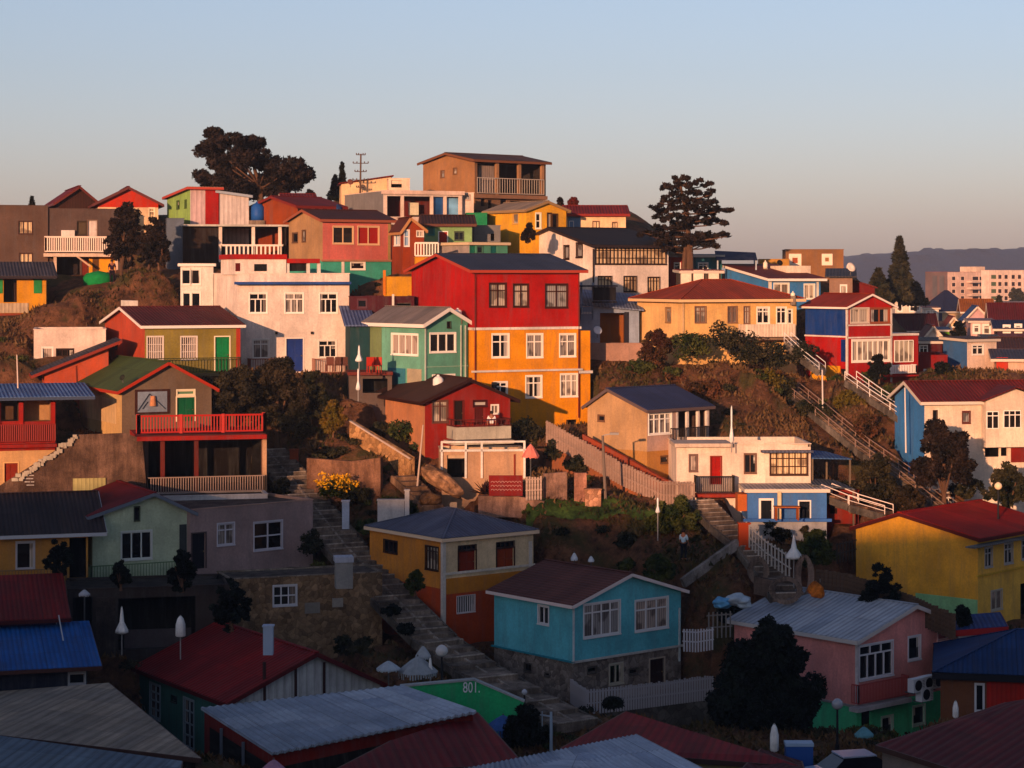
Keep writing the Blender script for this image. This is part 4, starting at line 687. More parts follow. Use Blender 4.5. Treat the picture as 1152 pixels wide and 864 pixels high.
# ---- blocks behind right
for (lb, c, l, r, Y, ph, top, base, mR, mL, rf, rise, rm, wins) in (
    ('maroon cube house with one white window', 1034, None, 1066, 148, 6, 400, 432, '#7a1414', None, 'flat', 0, '', [(1040, 416, 1048, 427)]),
    ('dark red flat house behind the maroon cube', 1032, None, 1060, 156, 4, 385, 410, '#4a1014', None, 'shed', 0, 'corr:#4a3430', [(1035, 389, 1043, 398)]),
    ('white and blue house with a square window', 1088, 1061, 1121, 152, 30, 383, 432, '#e0c4b0', '#345c8c', 'shed', 0, 'corr:#5a4038', [(1094, 388, 1106, 399)]),
    ('salmon house with a red block at the right edge', 1121, None, 1165, 150, 4, 404, 432, '#d0a890', None, 'gx', .5, 'corr:#4c4858', []),
    ('cream house with dark red hipped roof in the distance', 1008, None, 1052, 205, 5, 371, 392, '#dcb898', None, 'gx', 1.4, 'corr:#4c1418', []),
    ('white house with three dark windows and red roof, far right', 1007, None, 1036, 250, 4, 339, 360, '#e0c8b4', None, 'shed', 0, 'corr:#8a2c20', [(1011, 343, 1014, 350), (1024, 343, 1029, 350), (1031, 343, 1034, 349)]),
    ('cream house under a big navy hipped roof', 1060, 1037, 1092, 270, 28, 351, 372, '#dcb488', '#3c4464', 'hip', 2.6, 'corr:#2c3454', []),
    ('small orange roofed cottage in the distance', 1084, None, 1116, 250, 4, 350, 368, '#e0b080', None, 'gx', 1.3, 'corr:#b06020', []),
    ('house with a blue gabled roof in the distance', 1087, None, 1112, 225, 5, 358, 378, '#c09898', None, 'gy', 1.2, 'corr:#34588c', [(1091, 362, 1095, 370), (1100, 362, 1104, 370)]),
    ('low ochre house among the distant roofs', 1078, None, 1107, 200, 3, 377, 392, '#d8902c', None, 'gx', .5, 'corr:#c07c20', []),
    ('lime green box house with a blue roof', 1050, None, 1068, 190, 3, 372, 392, '#7cb82c', None, 'shed', 0, 'corr:#24406c', []),
    ('pink house with white window frames among distant roofs', 1092, None, 1119, 190, 4, 362, 390, '#d8a8a0', None, 'shed', 0, 'corr:#a87c74', [(1096, 366, 1101, 374), (1107, 366, 1113, 376)]),
    ('long maroon roofed house in the far right', 1116, None, 1170, 215, 4, 360, 380, '#54242c', None, 'gx', 1.6, 'corr:#6a1c20', []),
    ('dark blue roofed house with two yellow windows', 1122, None, 1170, 185, 4, 370, 395, '#3c2434', None, 'gx', .6, 'corr:#242c50', [(1130, 367, 1135, 373), (1143, 366, 1148, 373)]),
    ('brown roofed house behind the white and blue house', 1119, None, 1165, 165, 3, 392, 415, '#8c5a48', None, 'gx', .7, 'corr:#5a3428', []),
    ('tiny white house with two windows left of the big navy roof', 1040, None, 1056, 262, 4, 347, 362, '#e0ccb8', None, 'shed', 0, 'corr:#8a5040', [(1043, 350, 1046, 355), (1050, 350, 1053, 355)]),
    ('tiny peach house right of the lime green box', 1066, None, 1080, 215, 5, 366, 380, '#e0b890', None, 'gy', .8, 'corr:#9a4028', [(1071, 369, 1075, 374)]),
    ('small pale blue house between distant roofs', 1116, None, 1128, 235, 4, 352, 366, '#8aa8c0', None, 'gy', .9, 'corr:#6a3028', [(1120, 355, 1124, 360)]),
    ('small mustard house at the far right edge', 1134, None, 1158, 232, 4, 351, 364, '#d8a040', None, 'shed', 0, 'corr:#70484a', [(1138, 354, 1142, 359), (1146, 354, 1150, 359)]),
    ('small white gabled house behind the maroon cube', 1042, None, 1058, 176, 5, 377, 392, '#e4d0c0', None, 'gy', .7, 'corr:#8a3828', [(1046, 380, 1050, 386)]),
    ('low turquoise house between the ochre house and the blue roof', 1108, None, 1124, 178, 4, 381, 395, '#58a8a4', None, 'shed', 0, 'corr:#58504c', [(1112, 384, 1116, 389)]),
    ('narrow white house beside the apartments with a red roof', 1056, None, 1066, 300, 3, 338, 350, '#e8d4c4', None, 'gy', 1.0, 'corr:#a04030', []),
    ('cream wall house at the far right below the apartments', 1118, None, 1165, 300, 2, 341, 360, '#e0c0a0', None, 'shed', 0, 'corr:#b89c88', []),
    ('ochre house with yellow wall behind the blue house', 855, None, 888, 168, 2, 292, 318, '#b07c34', None, 'flat', 0, '', []),
    ('red house behind the pine tree trunk', 753, None, 772, 158, 3, 290, 322, '#8c2018', None, 'flat', 0, '', [(759, 296, 765, 306)]),
    ('teal house behind the pine with pale sheets', 783, None, 812, 162, 3, 288, 322, '#2c6c70', None, 'shed', 0, 'corr:#4c5c68', [(786, 296, 796, 304)]),
    ('white pillared house behind the cream hip roof', 768, None, 811, 146, 5, 306, 335, '#4a3a30', None, 'shed', 0, 'corr:#a84030', []),
    ('rust roofed house by the dark carport', 322, None, 352, 161, 3, 228, 250, '#7c3018', None, 'gx', .7, 'corr:#7a1c18', []),
    ('cream house peeking behind the yellow right hand roof', 1118, None, 1165, 125, 6, 585, 612, '#8090a4', None, 'shed', 0, 'corr:#6c84a4', []),
    ('orange shed with tin roof behind the yellow house', 1055, None, 1085, 124, 3, 556, 580, '#54341c', None, 'flat', 0, '', [(1062, 560, 1072, 576)]),
    ('tall red house at the left edge of the hill', -30, None, 35, 128, 2, 500, 545, '#8a2414', None, 'flat', 0, '', []),
    ):
    h = H(lb, c, l, r, Y, ph, top, base, mR, mL=mL, wl=None if l else 6)
    for q in wins: h.win('R', *q, nx=1 if q[2] - q[0] < 8 else 2, tr=.3, pm='mix', fw=.06 if Y < 180 else .15)
    if rf == 'flat': h.flat()
    elif rf == 'shed': h.roof('shed', m=rm, dl=.1, o=.2, fas='#b8a898')
    else: h.roof(rf, rise, rm, o=.4, fas='#c8b4a0')
    if lb.startswith('white pillared'): h.posts('R', (772, 786, 803), 304, 325, '#e8d0b8', .7, -.2)
    if lb.startswith('white and blue'): h.door('R', 1096, 416, 1105, 432, '#1c2c5c', WH)
    if lb.startswith('salmon'): h.block('R', 1121, 402, 1134, 420, -.1, .02, '#b83420', 'red_block')
    h.done()
# ---- awning on hilltop
canopy('awning', 'navy awning on white posts behind the blue house', [(806, 292, 160), (852, 292, 160), (850, 284, 165), (804, 282, 165)], '#1c2440', lm='#b0b8c0', leg_h=2.6)
# ---- apartments
h = H('distant pink and white apartment block with rows of windows and balconies', 1066, 1041, 1112, 560, 35, 306, 352, '#e0b8a4', mL='#6c5450', name='apartment_building', cat='apartment building', group=None); h.flat(cop='#a83c28', par=1.0)
for x in (1071, 1081, 1094, 1102):
    for y in (311, 318, 325.5, 333, 340.5): h.win('R', x, y, x + (4 if x != 1094 else 7), y + 4.5, nx=1, tr=0, fm='#d8b8a4', pm='#281a1a', fw=.12)
for x in (1049, 1057): h.block('L', x, 310, x + 5, 334, -.1, .1, '#5c5454', 'glazed_strip')
[h.slab('R', 1093, 1102, y, 1.6, .5, '#d8b8a4') for y in (316, 323.5, 331, 338.5, 346)]; h.block('R', 1098, 300, 1108, 307, .3, 6, '#d8b8a0', 'roof_house'); h.done()
h = H('distant white apartment block with green balconies at the far right', 1113, 1104, 1152, 545, 30, 304, 350, '#e8c8b4', name='apartment_building', cat='apartment building', group=None); h.flat(cop='#e0bca8', par=1.0)
for x in (1115, 1123, 1130, 1138, 1145):
    for y in (309, 317, 325, 333, 341): h.win('R', x, y, x + (4 if x != 1115 else 6), y + 5, nx=1, tr=0, fm='#d8b8a4', pm='#4c5a3c' if x == 1115 else '#2c1c1c', fw=.12)
h.done()
# ============================================================ loose roofs in the foreground: polygon houses
def polyhouse(label, pts, drop, roof, wall, name='house', cat='house', th=.12, corr=0, over=.35, group=HG, windows=()):
    """roof slab through 4 real 3D corners (px,py,Y) ordered eave-left, eave-right, ridge-right, ridge-left; walls stand below it"""
    P = [W3(*p) for p in pts]; zmin = min(p.z for p in P) - drop; o = Vector((P[0].x, P[0].y, zmin)); r = empty(name, o, label, cat, group)
    q = [p - o for p in P]; mb = MB()
    if corr: mb.corr(q[0], q[1], q[2], q[3], th, corr)
    else: mb.slab(q, th)
    rf = mb.build('roof', as_mat(roof), r); c = sum(q, Vector()) / 4; wq = []
    for p in q: d = (c - p); d.z = 0; f = min(.4, over / max(d.length, .1)); wq.append(p.lerp(c, f) - Vector((0, 0, th + .02)))
    mb = MB()
    for i in range(4):
        a, b = wq[i], wq[(i + 1) % 4]; mb.poly([Vector((a.x, a.y, -3)), Vector((b.x, b.y, -3)), b, a])
    mb.build('wall', as_mat(wall), r)
    fb = MB()
    for i in (0, 1, 3): fb.beam(q[i] - Vector((0, 0, th / 2 + .04)), q[(i + 1) % 4] - Vector((0, 0, th / 2 + .04)), .06, .2)
    fb.build('fascia', M('smooth', '#3a2824'), r)
    for p in P: TC.append((p.x, p.y, zmin))
    return r, rf
polyhouse('house under a weathered tan sheet roof at the lower left', [(-8, 826, 84), (226, 853, 82), (122, 768, 94), (-20, 779, 95)], 1.5, M('corr', '#8e8070', rust=.9, scale=.6), '#241c18')
polyhouse('house under a dark grey-blue roof in the lower left corner', [(-60, 900, 74), (190, 930, 73), (205, 856, 81), (-40, 822, 83)], 2, M('corr', '#5c6c7a', rust=.6, scale=.8), '#1c1c20')
r = empty('house', W3(308, 848, 84.4) - Vector((0, 0, 3)), 'house with pale blue corrugated roof on red walls', 'house', HG)
def sheet(r, pts, m, pitch, name='roof', th=.1):
    q = [W3(*p) - r.location for p in pts]; mb = MB(); mb.corr(q[0], q[1], q[2], q[3], th, pitch); return mb.build(name, m, r)
GR = M('corr', '#a0acbc', scale=.01, rust=.4)
sheet(r, [(306, 847, 84), (536, 800, 86.5), (452, 771, 95), (226, 796, 92.5)], GR, .3)
q = [W3(*p) - r.location for p in ((308, 848, 84.4), (532, 803, 86.8), (452, 775, 94.6), (230, 800, 92.2))]; mb = MB()
for i in range(4): a, b = q[i], q[(i + 1) % 4]; mb.poly([a - Vector((0, 0, 4)), b - Vector((0, 0, 4)), b, a])
mb.build('wall', '#6a1810', r); mb = MB(); a, b = q[3], q[0]; mb.poly([a.lerp(b, .1) + Vector((-.05, -.05, -.5)), a.lerp(b, .1) + Vector((-.05, -.05, -3)), a.lerp(b, .97) + Vector((-.05, -.05, -3)), a.lerp(b, .97) + Vector((-.05, -.05, -.5))]); mb.build('opening_shade_sheet', '#14100e', r)  # flat dark sheet on the wall paints the shade of an opening
mb = MB(); a, b = q[0], q[1]; mb.poly([a + Vector((.3, -.06, -.5)), b + Vector((-.3, -.06, -.5)), b + Vector((-.3, -.06, -3)), a + Vector((.3, -.06, -3))]); mb.build('opening_shade_sheet', '#14100e', r)  # second dark sheet, painted shade of the front opening
for t in (.3, .62): p = q[3].lerp(q[0], t); mb = MB(); mb.beam(p + Vector((-.1, -.1, -4)), p + Vector((-.1, -.1, -.2)), .12, .12); mb.build('post', '#5c6470', r)
polyhouse('house under a plain dark red roof at the bottom centre', [(372, 868, 80), (590, 860, 81.5), (537, 801, 88), (440, 833, 84)], 2, M('corr', '#70141a', scale=.8), '#3a1414')
polyhouse('house with a long grey-blue corrugated roof at the bottom edge', [(470, 905, 74), (860, 900, 76), (716, 826, 84.5), (505, 868, 80)], 2, M('corr', '#98a4b6', scale=.01, rust=.4), '#3a3c40', corr=.3)
polyhouse('house under a broad dark red roof right of bottom centre', [(630, 842, 86), (902, 862, 84), (868, 850, 85), (704, 800, 93)], 2, M('corr', '#861a20', scale=.9), '#8a7c50')
r, rf = polyhouse('cream gabled house behind the broad dark red roof', [(820, 880, 81), (905, 866, 82), (902, 856, 86), (856, 842, 87)], 1.5, M('corr', '#4c1014', scale=.9), '#a89c60')
polyhouse('house under a dark maroon roof in the lower right corner', [(985, 838, 82), (1200, 905, 78), (1190, 780, 92), (1132, 790, 91)], 2.5, M('corr', '#6a161c', scale=.9), '#6a6460')
# green painted parapet wall with number
o = W3(470, 790, 98); r = empty('green_wall', W3(530, 815, 98), 'bright green sloping wall panel carrying a white house number', 'wall')
q = [W3(*p) - r.location for p in ((455, 770, 99), (470, 800, 97), (590, 820, 96.4), (588, 792, 97), (533, 765, 98.4))]
mb = MB(); fr = [W3(*p) - r.location for p in ((450, 773, 97.3), (533, 765.5, 97.3), (590, 790, 97.3), (575, 835, 97.3), (450, 835, 97.3))]; mb.poly(fr[::-1]); bk = [p + Vector((0, .3, 0)) for p in fr]; mb.poly(bk)
for i in range(5): mb.poly([fr[i], fr[(i + 1) % 5], bk[(i + 1) % 5], bk[i]])
mb.build('panel', '#28a868', r); mb = MB()
for i in (0, 1): mb.beam(fr[i] + Vector((0, .12, .04)), fr[i + 1] + Vector((0, .12, .04)), .4, .08)
mb.build('coping', '#a0a4a4', r)
fc = bpy.data.curves.new('house_number', 'FONT'); fc.body = '801.'; fc.size = .62; fc.extrude = .012; fc.align_x = 'CENTER'; fo = bpy.data.objects.new('house_number', fc); C.objects.link(fo); fo.parent = r; fo.location = W3(530.5, 779, 97.25) - r.location; fo.rotation_euler = (R_(90), 0, 0); fo.scale = (.75, 1.1, 1); fc.materials.append(M('smooth', '#c8ccd0'))

# ============================================================ vegetation
def leaves(name, blobs, size, m, parent=None, seed=0, loc=None, flat=.0):
    """crown of small leaf faces; blobs = (x,y,z,rx,ry,rz,n)"""
    g = np.random.default_rng(seed + 11); V = []
    for (x, y, z, rx, ry, rz, n) in blobs:
        d = g.normal(size=(n, 3)); d /= np.linalg.norm(d, axis=1)[:, None]; rr = g.uniform(.35, 1.0, n) ** .5 * g.uniform(.75, 1.12, n)
        c = np.array([x, y, z]) + d * rr[:, None] * np.array([rx, ry, rz])
        a = g.normal(size=(n, 3)); a[:, 2] *= (1 - flat); a /= np.linalg.norm(a, axis=1)[:, None]; b = np.cross(a, d + g.normal(size=(n, 3)) * .6); b /= np.linalg.norm(b, axis=1)[:, None] + 1e-9
        s_ = size * g.uniform(.6, 1.4, n)[:, None]
        V.append(np.stack([c - a * s_ * 1.1, c - b * s_ * .55, c + a * s_ * 1.1, c + b * s_ * .55], 1).reshape(-1, 3))
    V = np.concatenate(V); n = len(V) // 4; me = bpy.data.meshes.new(name); me.vertices.add(len(V)); me.vertices.foreach_set('co', V.ravel())
    me.loops.add(n * 4); me.loops.foreach_set('vertex_index', np.arange(n * 4)); me.polygons.add(n); me.polygons.foreach_set('loop_start', np.arange(n) * 4); me.update(calc_edges=True)
    me.materials.append(m); o = bpy.data.objects.new(name, me); C.objects.link(o)
    if parent: o.parent = parent
    if loc is not None: o.location = loc
    return o
def clumps(g, base, n, r, cnt):       # irregular sub-blobs round an ellipsoid (x,y,z,rx,ry,rz)
    x, y, z, rx, ry, rz = base; out = []
    for i in range(n):
        d = Vector((g.gauss(0, 1), g.gauss(0, 1), g.gauss(0, 1))).normalized() * g.uniform(.45, 1); k = g.uniform(.6, 1.3) * r
        out.append((x + d.x * rx, y + d.y * ry, z + d.z * rz, k, k, k * .75, int(cnt * k * k / (r * r))))
    return out
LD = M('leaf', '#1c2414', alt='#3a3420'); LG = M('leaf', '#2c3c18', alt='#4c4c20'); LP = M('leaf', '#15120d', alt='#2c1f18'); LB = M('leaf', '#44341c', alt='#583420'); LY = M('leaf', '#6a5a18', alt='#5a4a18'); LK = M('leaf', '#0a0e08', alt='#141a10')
BK = M('bark', '#5a4030')
def trunk(r, pts, r0, r1, limbs=(), name='trunk'):
    mb = MB()
    for i in range(len(pts) - 1):
        a = r0 + (r1 - r0) * i / (len(pts) - 1); b = r0 + (r1 - r0) * (i + 1) / (len(pts) - 1); mb.cyl(pts[i], pts[i + 1], a, b, 8, cap=(i == len(pts) - 2))
    for p, q, a, b in limbs:
        p = Vector(p); q = Vector(q); m_ = (p + q) / 2 + Vector((0, 0, -.1)); mb.cyl(p, m_, a, (a + b) / 2, 6, False); mb.cyl(m_, q, (a + b) / 2, b, 6)
    return mb.build(name, BK, r)
# hilltop umbrella-shaped tree
base = G(292, 232, 172); r = empty('pine_tree', base, 'broad dark spreading tree on the skyline behind the striped house', 'tree'); sc = 172 / F
g = random.Random(5); L = []; bl = []
for px, py, rx, rz in ((240, 165, 10, 9), (262, 160, 16, 9), (285, 163, 14, 10), (250, 182, 18, 10), (275, 178, 20, 12), (300, 182, 22, 12), (325, 190, 18, 10), (340, 196, 9, 8), (232, 200, 14, 8), (262, 196, 22, 10), (290, 202, 24, 10), (315, 206, 18, 10), (270, 212, 16, 8), (310, 216, 12, 8), (285, 214, 22, 8), (255, 206, 24, 8), (330, 206, 12, 8), (230, 168, 7, 5), (243, 151, 8, 4)):
    p = W3(px, py, 172 + g.uniform(-2.5, 2.5)) - base; bl += clumps(g, (p.x, p.y, p.z, rx * sc * .9, 2.0, rz * sc * .9), 15, .58, 120); L.append((Vector((g.uniform(-.3, .3), 0, 1.5)), p, .07, .03))
trunk(r, [(0, 0, -1), (.1, 0, 1), (-.2, 0, 2.2), (-.5, 0, 3.4)], .3, .12, L); leaves('crown', bl, .16, LP, r, 1)
# conifer on the right skyline
base = G(776, 300, 155); sc = 155 / F; r = empty('pine_tree', base, 'tall layered pine standing beside the white house sunroom', 'tree'); bl = []; L = []
for px0, px1, py, dep in ((758, 772, 204, .6), (745, 762, 211, 1), (770, 797, 207, 1), (750, 800, 219, 1.4), (742, 775, 228, 1.6), (775, 805, 228, 1.6), (735, 770, 236, 2), (775, 820, 236, 2), (740, 800, 245, 2), (760, 815, 250, 2), (738, 775, 255, 2), (722, 770, 262, 2.2), (745, 800, 268, 2.2), (775, 818, 266, 2.2), (790, 806, 276, 1.6), (735, 790, 273, 2), (750, 775, 280, 1.5)):
    n = max(3, int((px1 - px0) / 5))
    for i in range(n + 1):
        t = i / n; p = W3(px0 + (px1 - px0) * t, py + g.uniform(-3, 3) - 2 * t, 155 + g.uniform(-dep, dep)) - base; bl += clumps(g, (p.x, p.y, p.z, .3, .4, .12), 4, .2, 30)
    for e_ in (px0, px1): L.append((W3(776 - (776 - 768) * .5, py + 5, 155) - base, W3(e_, py, 155 + g.uniform(-dep, dep)) - base, .07, .03))
trunk(r, [(0, 0, -1.5), (0, 0, 1), (-.2, 0, 3.5), (-.7, 0, 6)], .34, .08, L); mb = MB(); p0 = W3(768, 296, 155) - base; mb.cyl(p0 - Vector((0, 0, 2)), W3(772, 262, 155) - base, .25, .12); mb.build('second_trunk', BK, r); leaves('crown', bl, .125, LP, r, 2)
def conifer(label, px, py0, py1, wpx, Y, m, n=14, name='conifer_tree', size=.22, cnt=60):
    base = W3(px, py1, Y); r = empty(name, base, label, 'tree'); hh = (py1 - py0) / F * Y; R0 = wpx / F * Y / 2; bl = []; g = random.Random(px)
    for i in range(n):
        t = i / (n - 1); rad = R0 * (1 - t) ** .85 + .05; k = max(3, int(7 * (1 - t) + 3))
        for j in range(k):
            a = j * 6.28 / k + i; q = rad * g.uniform(.45, .95); bl.append((q * math.cos(a), q * math.sin(a), hh * (.06 + .92 * t) - q * .15, rad * .35 + .08, rad * .35 + .08, hh / n * .6, cnt))
    trunk(r, [(0, 0, -1), (0, 0, hh * .95)], R0 * .12 + .05, .03); leaves('crown', bl, size, m, r, px); return r
conifer('tall pointed conifer in front of the far hazy hill', 1012, 269, 338, 30, 230, LD, size=.35); conifer('short rounded conifer left of the tall pointed one', 988, 305, 335, 26, 225, LD, 8, size=.35); conifer('low dark conifer right of the tall pointed one', 1030, 320, 340, 22, 240, LD, 7, size=.35)
conifer('slim cypress on the skyline left of the mast', 385, 184, 222, 8, 176, LK, 12, 'cypress_tree', .14, 30); conifer('smaller cypress left of the slim cypress', 377, 198, 224, 13, 177, LK, 8, 'cypress_tree', .14, 30)
conifer('dark pointed tree in front of the apartment blocks', 1124, 335, 362, 13, 260, LD, 8, size=.3)
conifer('tiny dark pine on the left skyline', 36, 222, 235, 5, 170, LK, 6, 'cypress_tree', .12, 20)
def tree(label, px, py0, py1, wpx, Y, m, name='tree', cat='tree', trunks=1, seed=0, size=.13, dens=1., cl=22, gz=None, tk=.18, crown0=.35, lobes=None, yd=.8):
    size *= .78; dens *= 1.55
    base = W3(px, gz or py1, Y); r = empty(name, base, label, cat); hh = ((gz or py1) - py0) / F * Y; rw = wpx / F * Y / 2; g = random.Random(seed or px)
    z0 = hh * crown0; bl = []; tk = min(tk, .02 + wpx * .0026); cl = max(cl, 14)
    small = wpx < 47
    if small: crown0 = min(crown0, .08); z0 = hh * crown0; lobes = ((0, .38, 1.15), (-.35, .3, .75), (.4, .42, .7), (0, .72, .7))
    for (fx, fz, fr) in (lobes or ((0, .4, .95), (-.5, .3, .6), (.5, .35, .6), (.1, .78, .55), (-.3, .65, .45))):
        bl += clumps(g, (fx * rw, 0, z0 + (hh - z0) * fz, rw * fr * .8, rw * fr * yd, (hh - z0) * .42 * fr), max(6, int(cl * fr)), rw * .22, int(70 * dens * max(1, (rw * .22 / .35) ** 2)))
    for i in range(trunks):
        dx = (i - (trunks - 1) / 2) * .8; trunk(r, [(dx, 0, -.12 if small else -.8), (dx * .8, 0, z0 * .6), (dx * .5, 0, z0 + (hh - z0) * .4)], tk, tk * .5, [((dx * .7, 0, z0 * .7), (g.uniform(-.5, .5) * rw, g.uniform(-.3, .3), z0 + (hh - z0) * .55), tk * .5, tk * .2) for _ in range(4)])
    leaves('crown', bl, size, m, r, seed + px); return r
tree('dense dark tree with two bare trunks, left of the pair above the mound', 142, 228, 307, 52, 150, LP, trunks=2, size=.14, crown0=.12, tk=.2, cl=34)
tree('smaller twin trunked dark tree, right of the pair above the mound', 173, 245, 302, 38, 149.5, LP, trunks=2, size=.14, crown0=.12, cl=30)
tree('bushy olive brown tree in front of the white house door', 312, 401, 490, 80, 131, M('leaf', '#262414', alt='#3c3020'), cl=34, crown0=.12, size=.12, dens=1.3); tree('broad olive brown tree beside the green roofed cottage', 262, 412, 470, 66, 129.5, M('leaf', '#26241a', alt='#38301e'), cl=30, crown0=.12, size=.12, dens=1.3); tree('dark low tree between the stair and the white house', 350, 415, 480, 44, 132, LD, crown0=.1)
tree('small yellow-green tree beside the terrace deck', 375, 448, 490, 30, 128, M('leaf', '#6a5a18', alt='#6a4c1c'), crown0=.3, tk=.08)
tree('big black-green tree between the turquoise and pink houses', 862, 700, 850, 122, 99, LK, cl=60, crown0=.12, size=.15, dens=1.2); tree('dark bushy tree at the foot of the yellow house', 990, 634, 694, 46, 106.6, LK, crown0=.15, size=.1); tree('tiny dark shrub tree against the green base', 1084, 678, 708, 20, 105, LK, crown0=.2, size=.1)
tree('reddish brown shrubby tree left of the cream hip roofed house', 740, 372, 404, 42, 137, M('leaf', '#4a2414', alt='#3c2c18'), crown0=.1); tree('dark palm-like tree in front of the red and blue house', 989, 397, 430, 26, 137, LK, crown0=.25, tk=.1, lobes=((0, .7, .7), (-.4, .5, .4), (.4, .5, .4)))
tree('spiky dark tree in front of the cream house', 1062, 472, 566, 74, 121, LP, cl=40, crown0=.12, size=.15, lobes=((0, .5, .8), (-.5, .3, .5), (.5, .3, .5), (-.2, .8, .4), (.4, .7, .35))); tree('round dark tree on the orange slope at the right edge', 1134, 520, 575, 52, 121, LD, crown0=.1)
tree('olive tree on the slope beside the long stair', 985, 510, 575, 56, 122, M('leaf', '#28281a', alt='#38301c'), cl=30, crown0=.08); tree('dark bushy tree below the olive tree on the slope', 1020, 545, 580, 44, 119, M('leaf', '#2c2414', alt='#3a2c1a'), crown0=.1)
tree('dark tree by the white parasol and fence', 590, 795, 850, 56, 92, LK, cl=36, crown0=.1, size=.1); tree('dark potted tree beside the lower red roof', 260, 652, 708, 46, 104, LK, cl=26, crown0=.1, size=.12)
tree('small dark tree on the yellow house balcony', 66, 606, 650, 32, 107, LK, crown0=.2, size=.1); tree('dark plant in front of the taupe house door', 205, 618, 664, 32, 105.4, LK, crown0=.1, size=.1); tree('dark round shrub below the pale green house', 136, 632, 662, 24, 106, LK, crown0=.1, size=.09); tree('small leafy tree against the orange hip house', 467, 640, 668, 24, 108.5, LG, crown0=.2, size=.09)
tree('small red flowering tree above the yellow hilltop house', 645, 221, 236, 12, 166, M('leaf', '#7a2418', alt='#4a2018'), crown0=.2, tk=.07, size=.12); tree('small dark tree left of the red flowering one', 630, 222, 236, 7, 168, LP, crown0=.2, tk=.06); tree('little tree with an orange tank on the skyline', 349, 212, 232, 12, 174, LP, crown0=.1, tk=.06); tree('dark reddish shrub on the yellow hilltop house wall', 594, 252, 272, 17, 152, LP, crown0=.1, tk=.07)
tree('yellow-green bush behind the closed white parasol', 917, 596, 640, 50, 113, LG, crown0=.05, cl=30); tree('dark leafy tree beside the garden parasol', 757, 560, 604, 64, 117.5, LG, crown0=.05, cl=34)
tree('green garden bush above the white barred path', 742, 624, 655, 38, 112, LG, crown0=.05); tree('dark evergreen clump between distant houses', 1078, 360, 384, 18, 188, LK, crown0=.1)
tree('dark shrubby tree by the grey apartment corner', 1145, 322, 350, 22, 500, LD, crown0=.05, size=.5, tk=.3)
# bushes on the slopes
BUSH = [(775, 402, 44, 26, LG), (812, 400, 50, 30, LD), (845, 408, 56, 30, LD), (880, 415, 46, 26, LD), (905, 408, 30, 22, LD), (735, 410, 30, 18, LB), (722, 422, 40, 16, LG), (760, 432, 40, 18, LB), (790, 448, 50, 20, LB), (835, 440, 44, 22, LB), (868, 446, 24, 26, LY), (885, 448, 20, 20, LD), (905, 466, 16, 14, LD), (757, 428, 24, 14, LG),
 (940, 436, 18, 12, LG), (955, 460, 34, 18, LY), (978, 492, 40, 22, LB), (925, 470, 22, 16, LD), (1000, 470, 30, 20, LD), (1000, 455, 28, 20, LG), (980, 430, 18, 12, LG), (455, 500, 36, 22, LG), (480, 512, 30, 20, LG), (430, 490, 26, 16, LD), (560, 560, 40, 20, LD), (545, 555, 30, 16, LK), (590, 500, 30, 26, LD), (625, 520, 30, 24, LD), (650, 535, 26, 20, LD), (340, 470, 20, 16, LD),
 (470, 585, 40, 18, LG), (440, 580, 34, 20, LG), (400, 568, 30, 20, LD), (418, 600, 30, 16, LG), (706, 618, 20, 18, LD), (705, 640, 16, 8, LG), (395, 735, 44, 16, LD), (440, 690, 22, 8, LK), (455, 712, 18, 10, LK), (836, 652, 50, 16, LD), (870, 660, 40, 14, LK), (800, 640, 40, 14, LD), (820, 700, 30, 18, LK), (370, 520, 40, 16, LD), (330, 500, 30, 30, LK), (315, 560, 16, 20, LK), (350, 625, 18, 26, LD), (900, 600, 30, 12, LD), (860, 600, 30, 16, LK), (880, 612, 30, 16, LK), (690, 795, 16, 8, LK), (950, 560, 40, 20, LD), (1090, 560, 40, 18, LD), (1060, 420, 14, 12, LK)]
for i, (px, py, wp, hp, m) in enumerate(BUSH):
    Y = Dy(py) - .5; Y = min(Y, 137.3) if 712 < px < 912 else Y; base = G(px, py, Y); s_ = Y / F; hp *= 1.25; wp *= 1.15; g = random.Random(i)
    o = leaves('bush', clumps(g, (0, 0, hp * s_ * .45, wp * s_ * .42, wp * s_ * .4, hp * s_ * .4), 16, max(.22, hp * s_ * .28), 90), .1, m, None, i, base)
    col = {id(LG): 'green', id(LD): 'dark green', id(LB): 'rust brown', id(LY): 'olive yellow', id(LK): 'blackish'}[id(m)]
    near = min(((abs(px - a) + 1.5 * abs(py - b), t) for a, b, t in ((775, 400, 'in front of the cream hip roofed house'), (860, 420, 'at the top of the brown slope'), (760, 440, 'on the brown slope above the slate blue roof'), (960, 460, 'on the slope between the two right hand stairs'), (455, 505, 'below the dark red cottage'), (550, 555, 'beside the red fence panel'), (620, 520, 'along the wooden ramp fence'), (430, 585, 'behind the orange hip house'), (706, 630, 'on the rocky cut below the lawn'), (400, 730, 'by the stone wall base'), (450, 700, 'along the lower stair edge'), (840, 655, 'near the bright car heap'), (340, 510, 'by the upper stair'), (880, 605, 'along the white picket path'), (1090, 560, 'above the yellow house roof'), (690, 795, 'at the foot of the white pickets'), (950, 560, 'below the olive slope tree'), (1060, 420, 'by the white and blue house'))))[1]
    size_ = 'wide' if wp > 38 else 'small' if wp < 22 else 'rounded'
    tag(o, f'{size_} {col} bush {near}', 'bush', 'bushes growing on the slopes')
lab = {}
for o in [o for o in C.objects if o.name.startswith('bush')]: lab.setdefault(o['label'], []).append(o)
for l_, os_ in lab.items():
    if len(os_) < 2: continue
    os_.sort(key=lambda o: o.location.x / o.location.y); w_ = {2: ('leftmost', 'rightmost'), 3: ('leftmost', 'middle', 'rightmost'), 4: ('far left', 'inner left', 'inner right', 'far right')}[len(os_)]
    for o, q in zip(os_, w_): o['label'] = f'{q} ' + l_
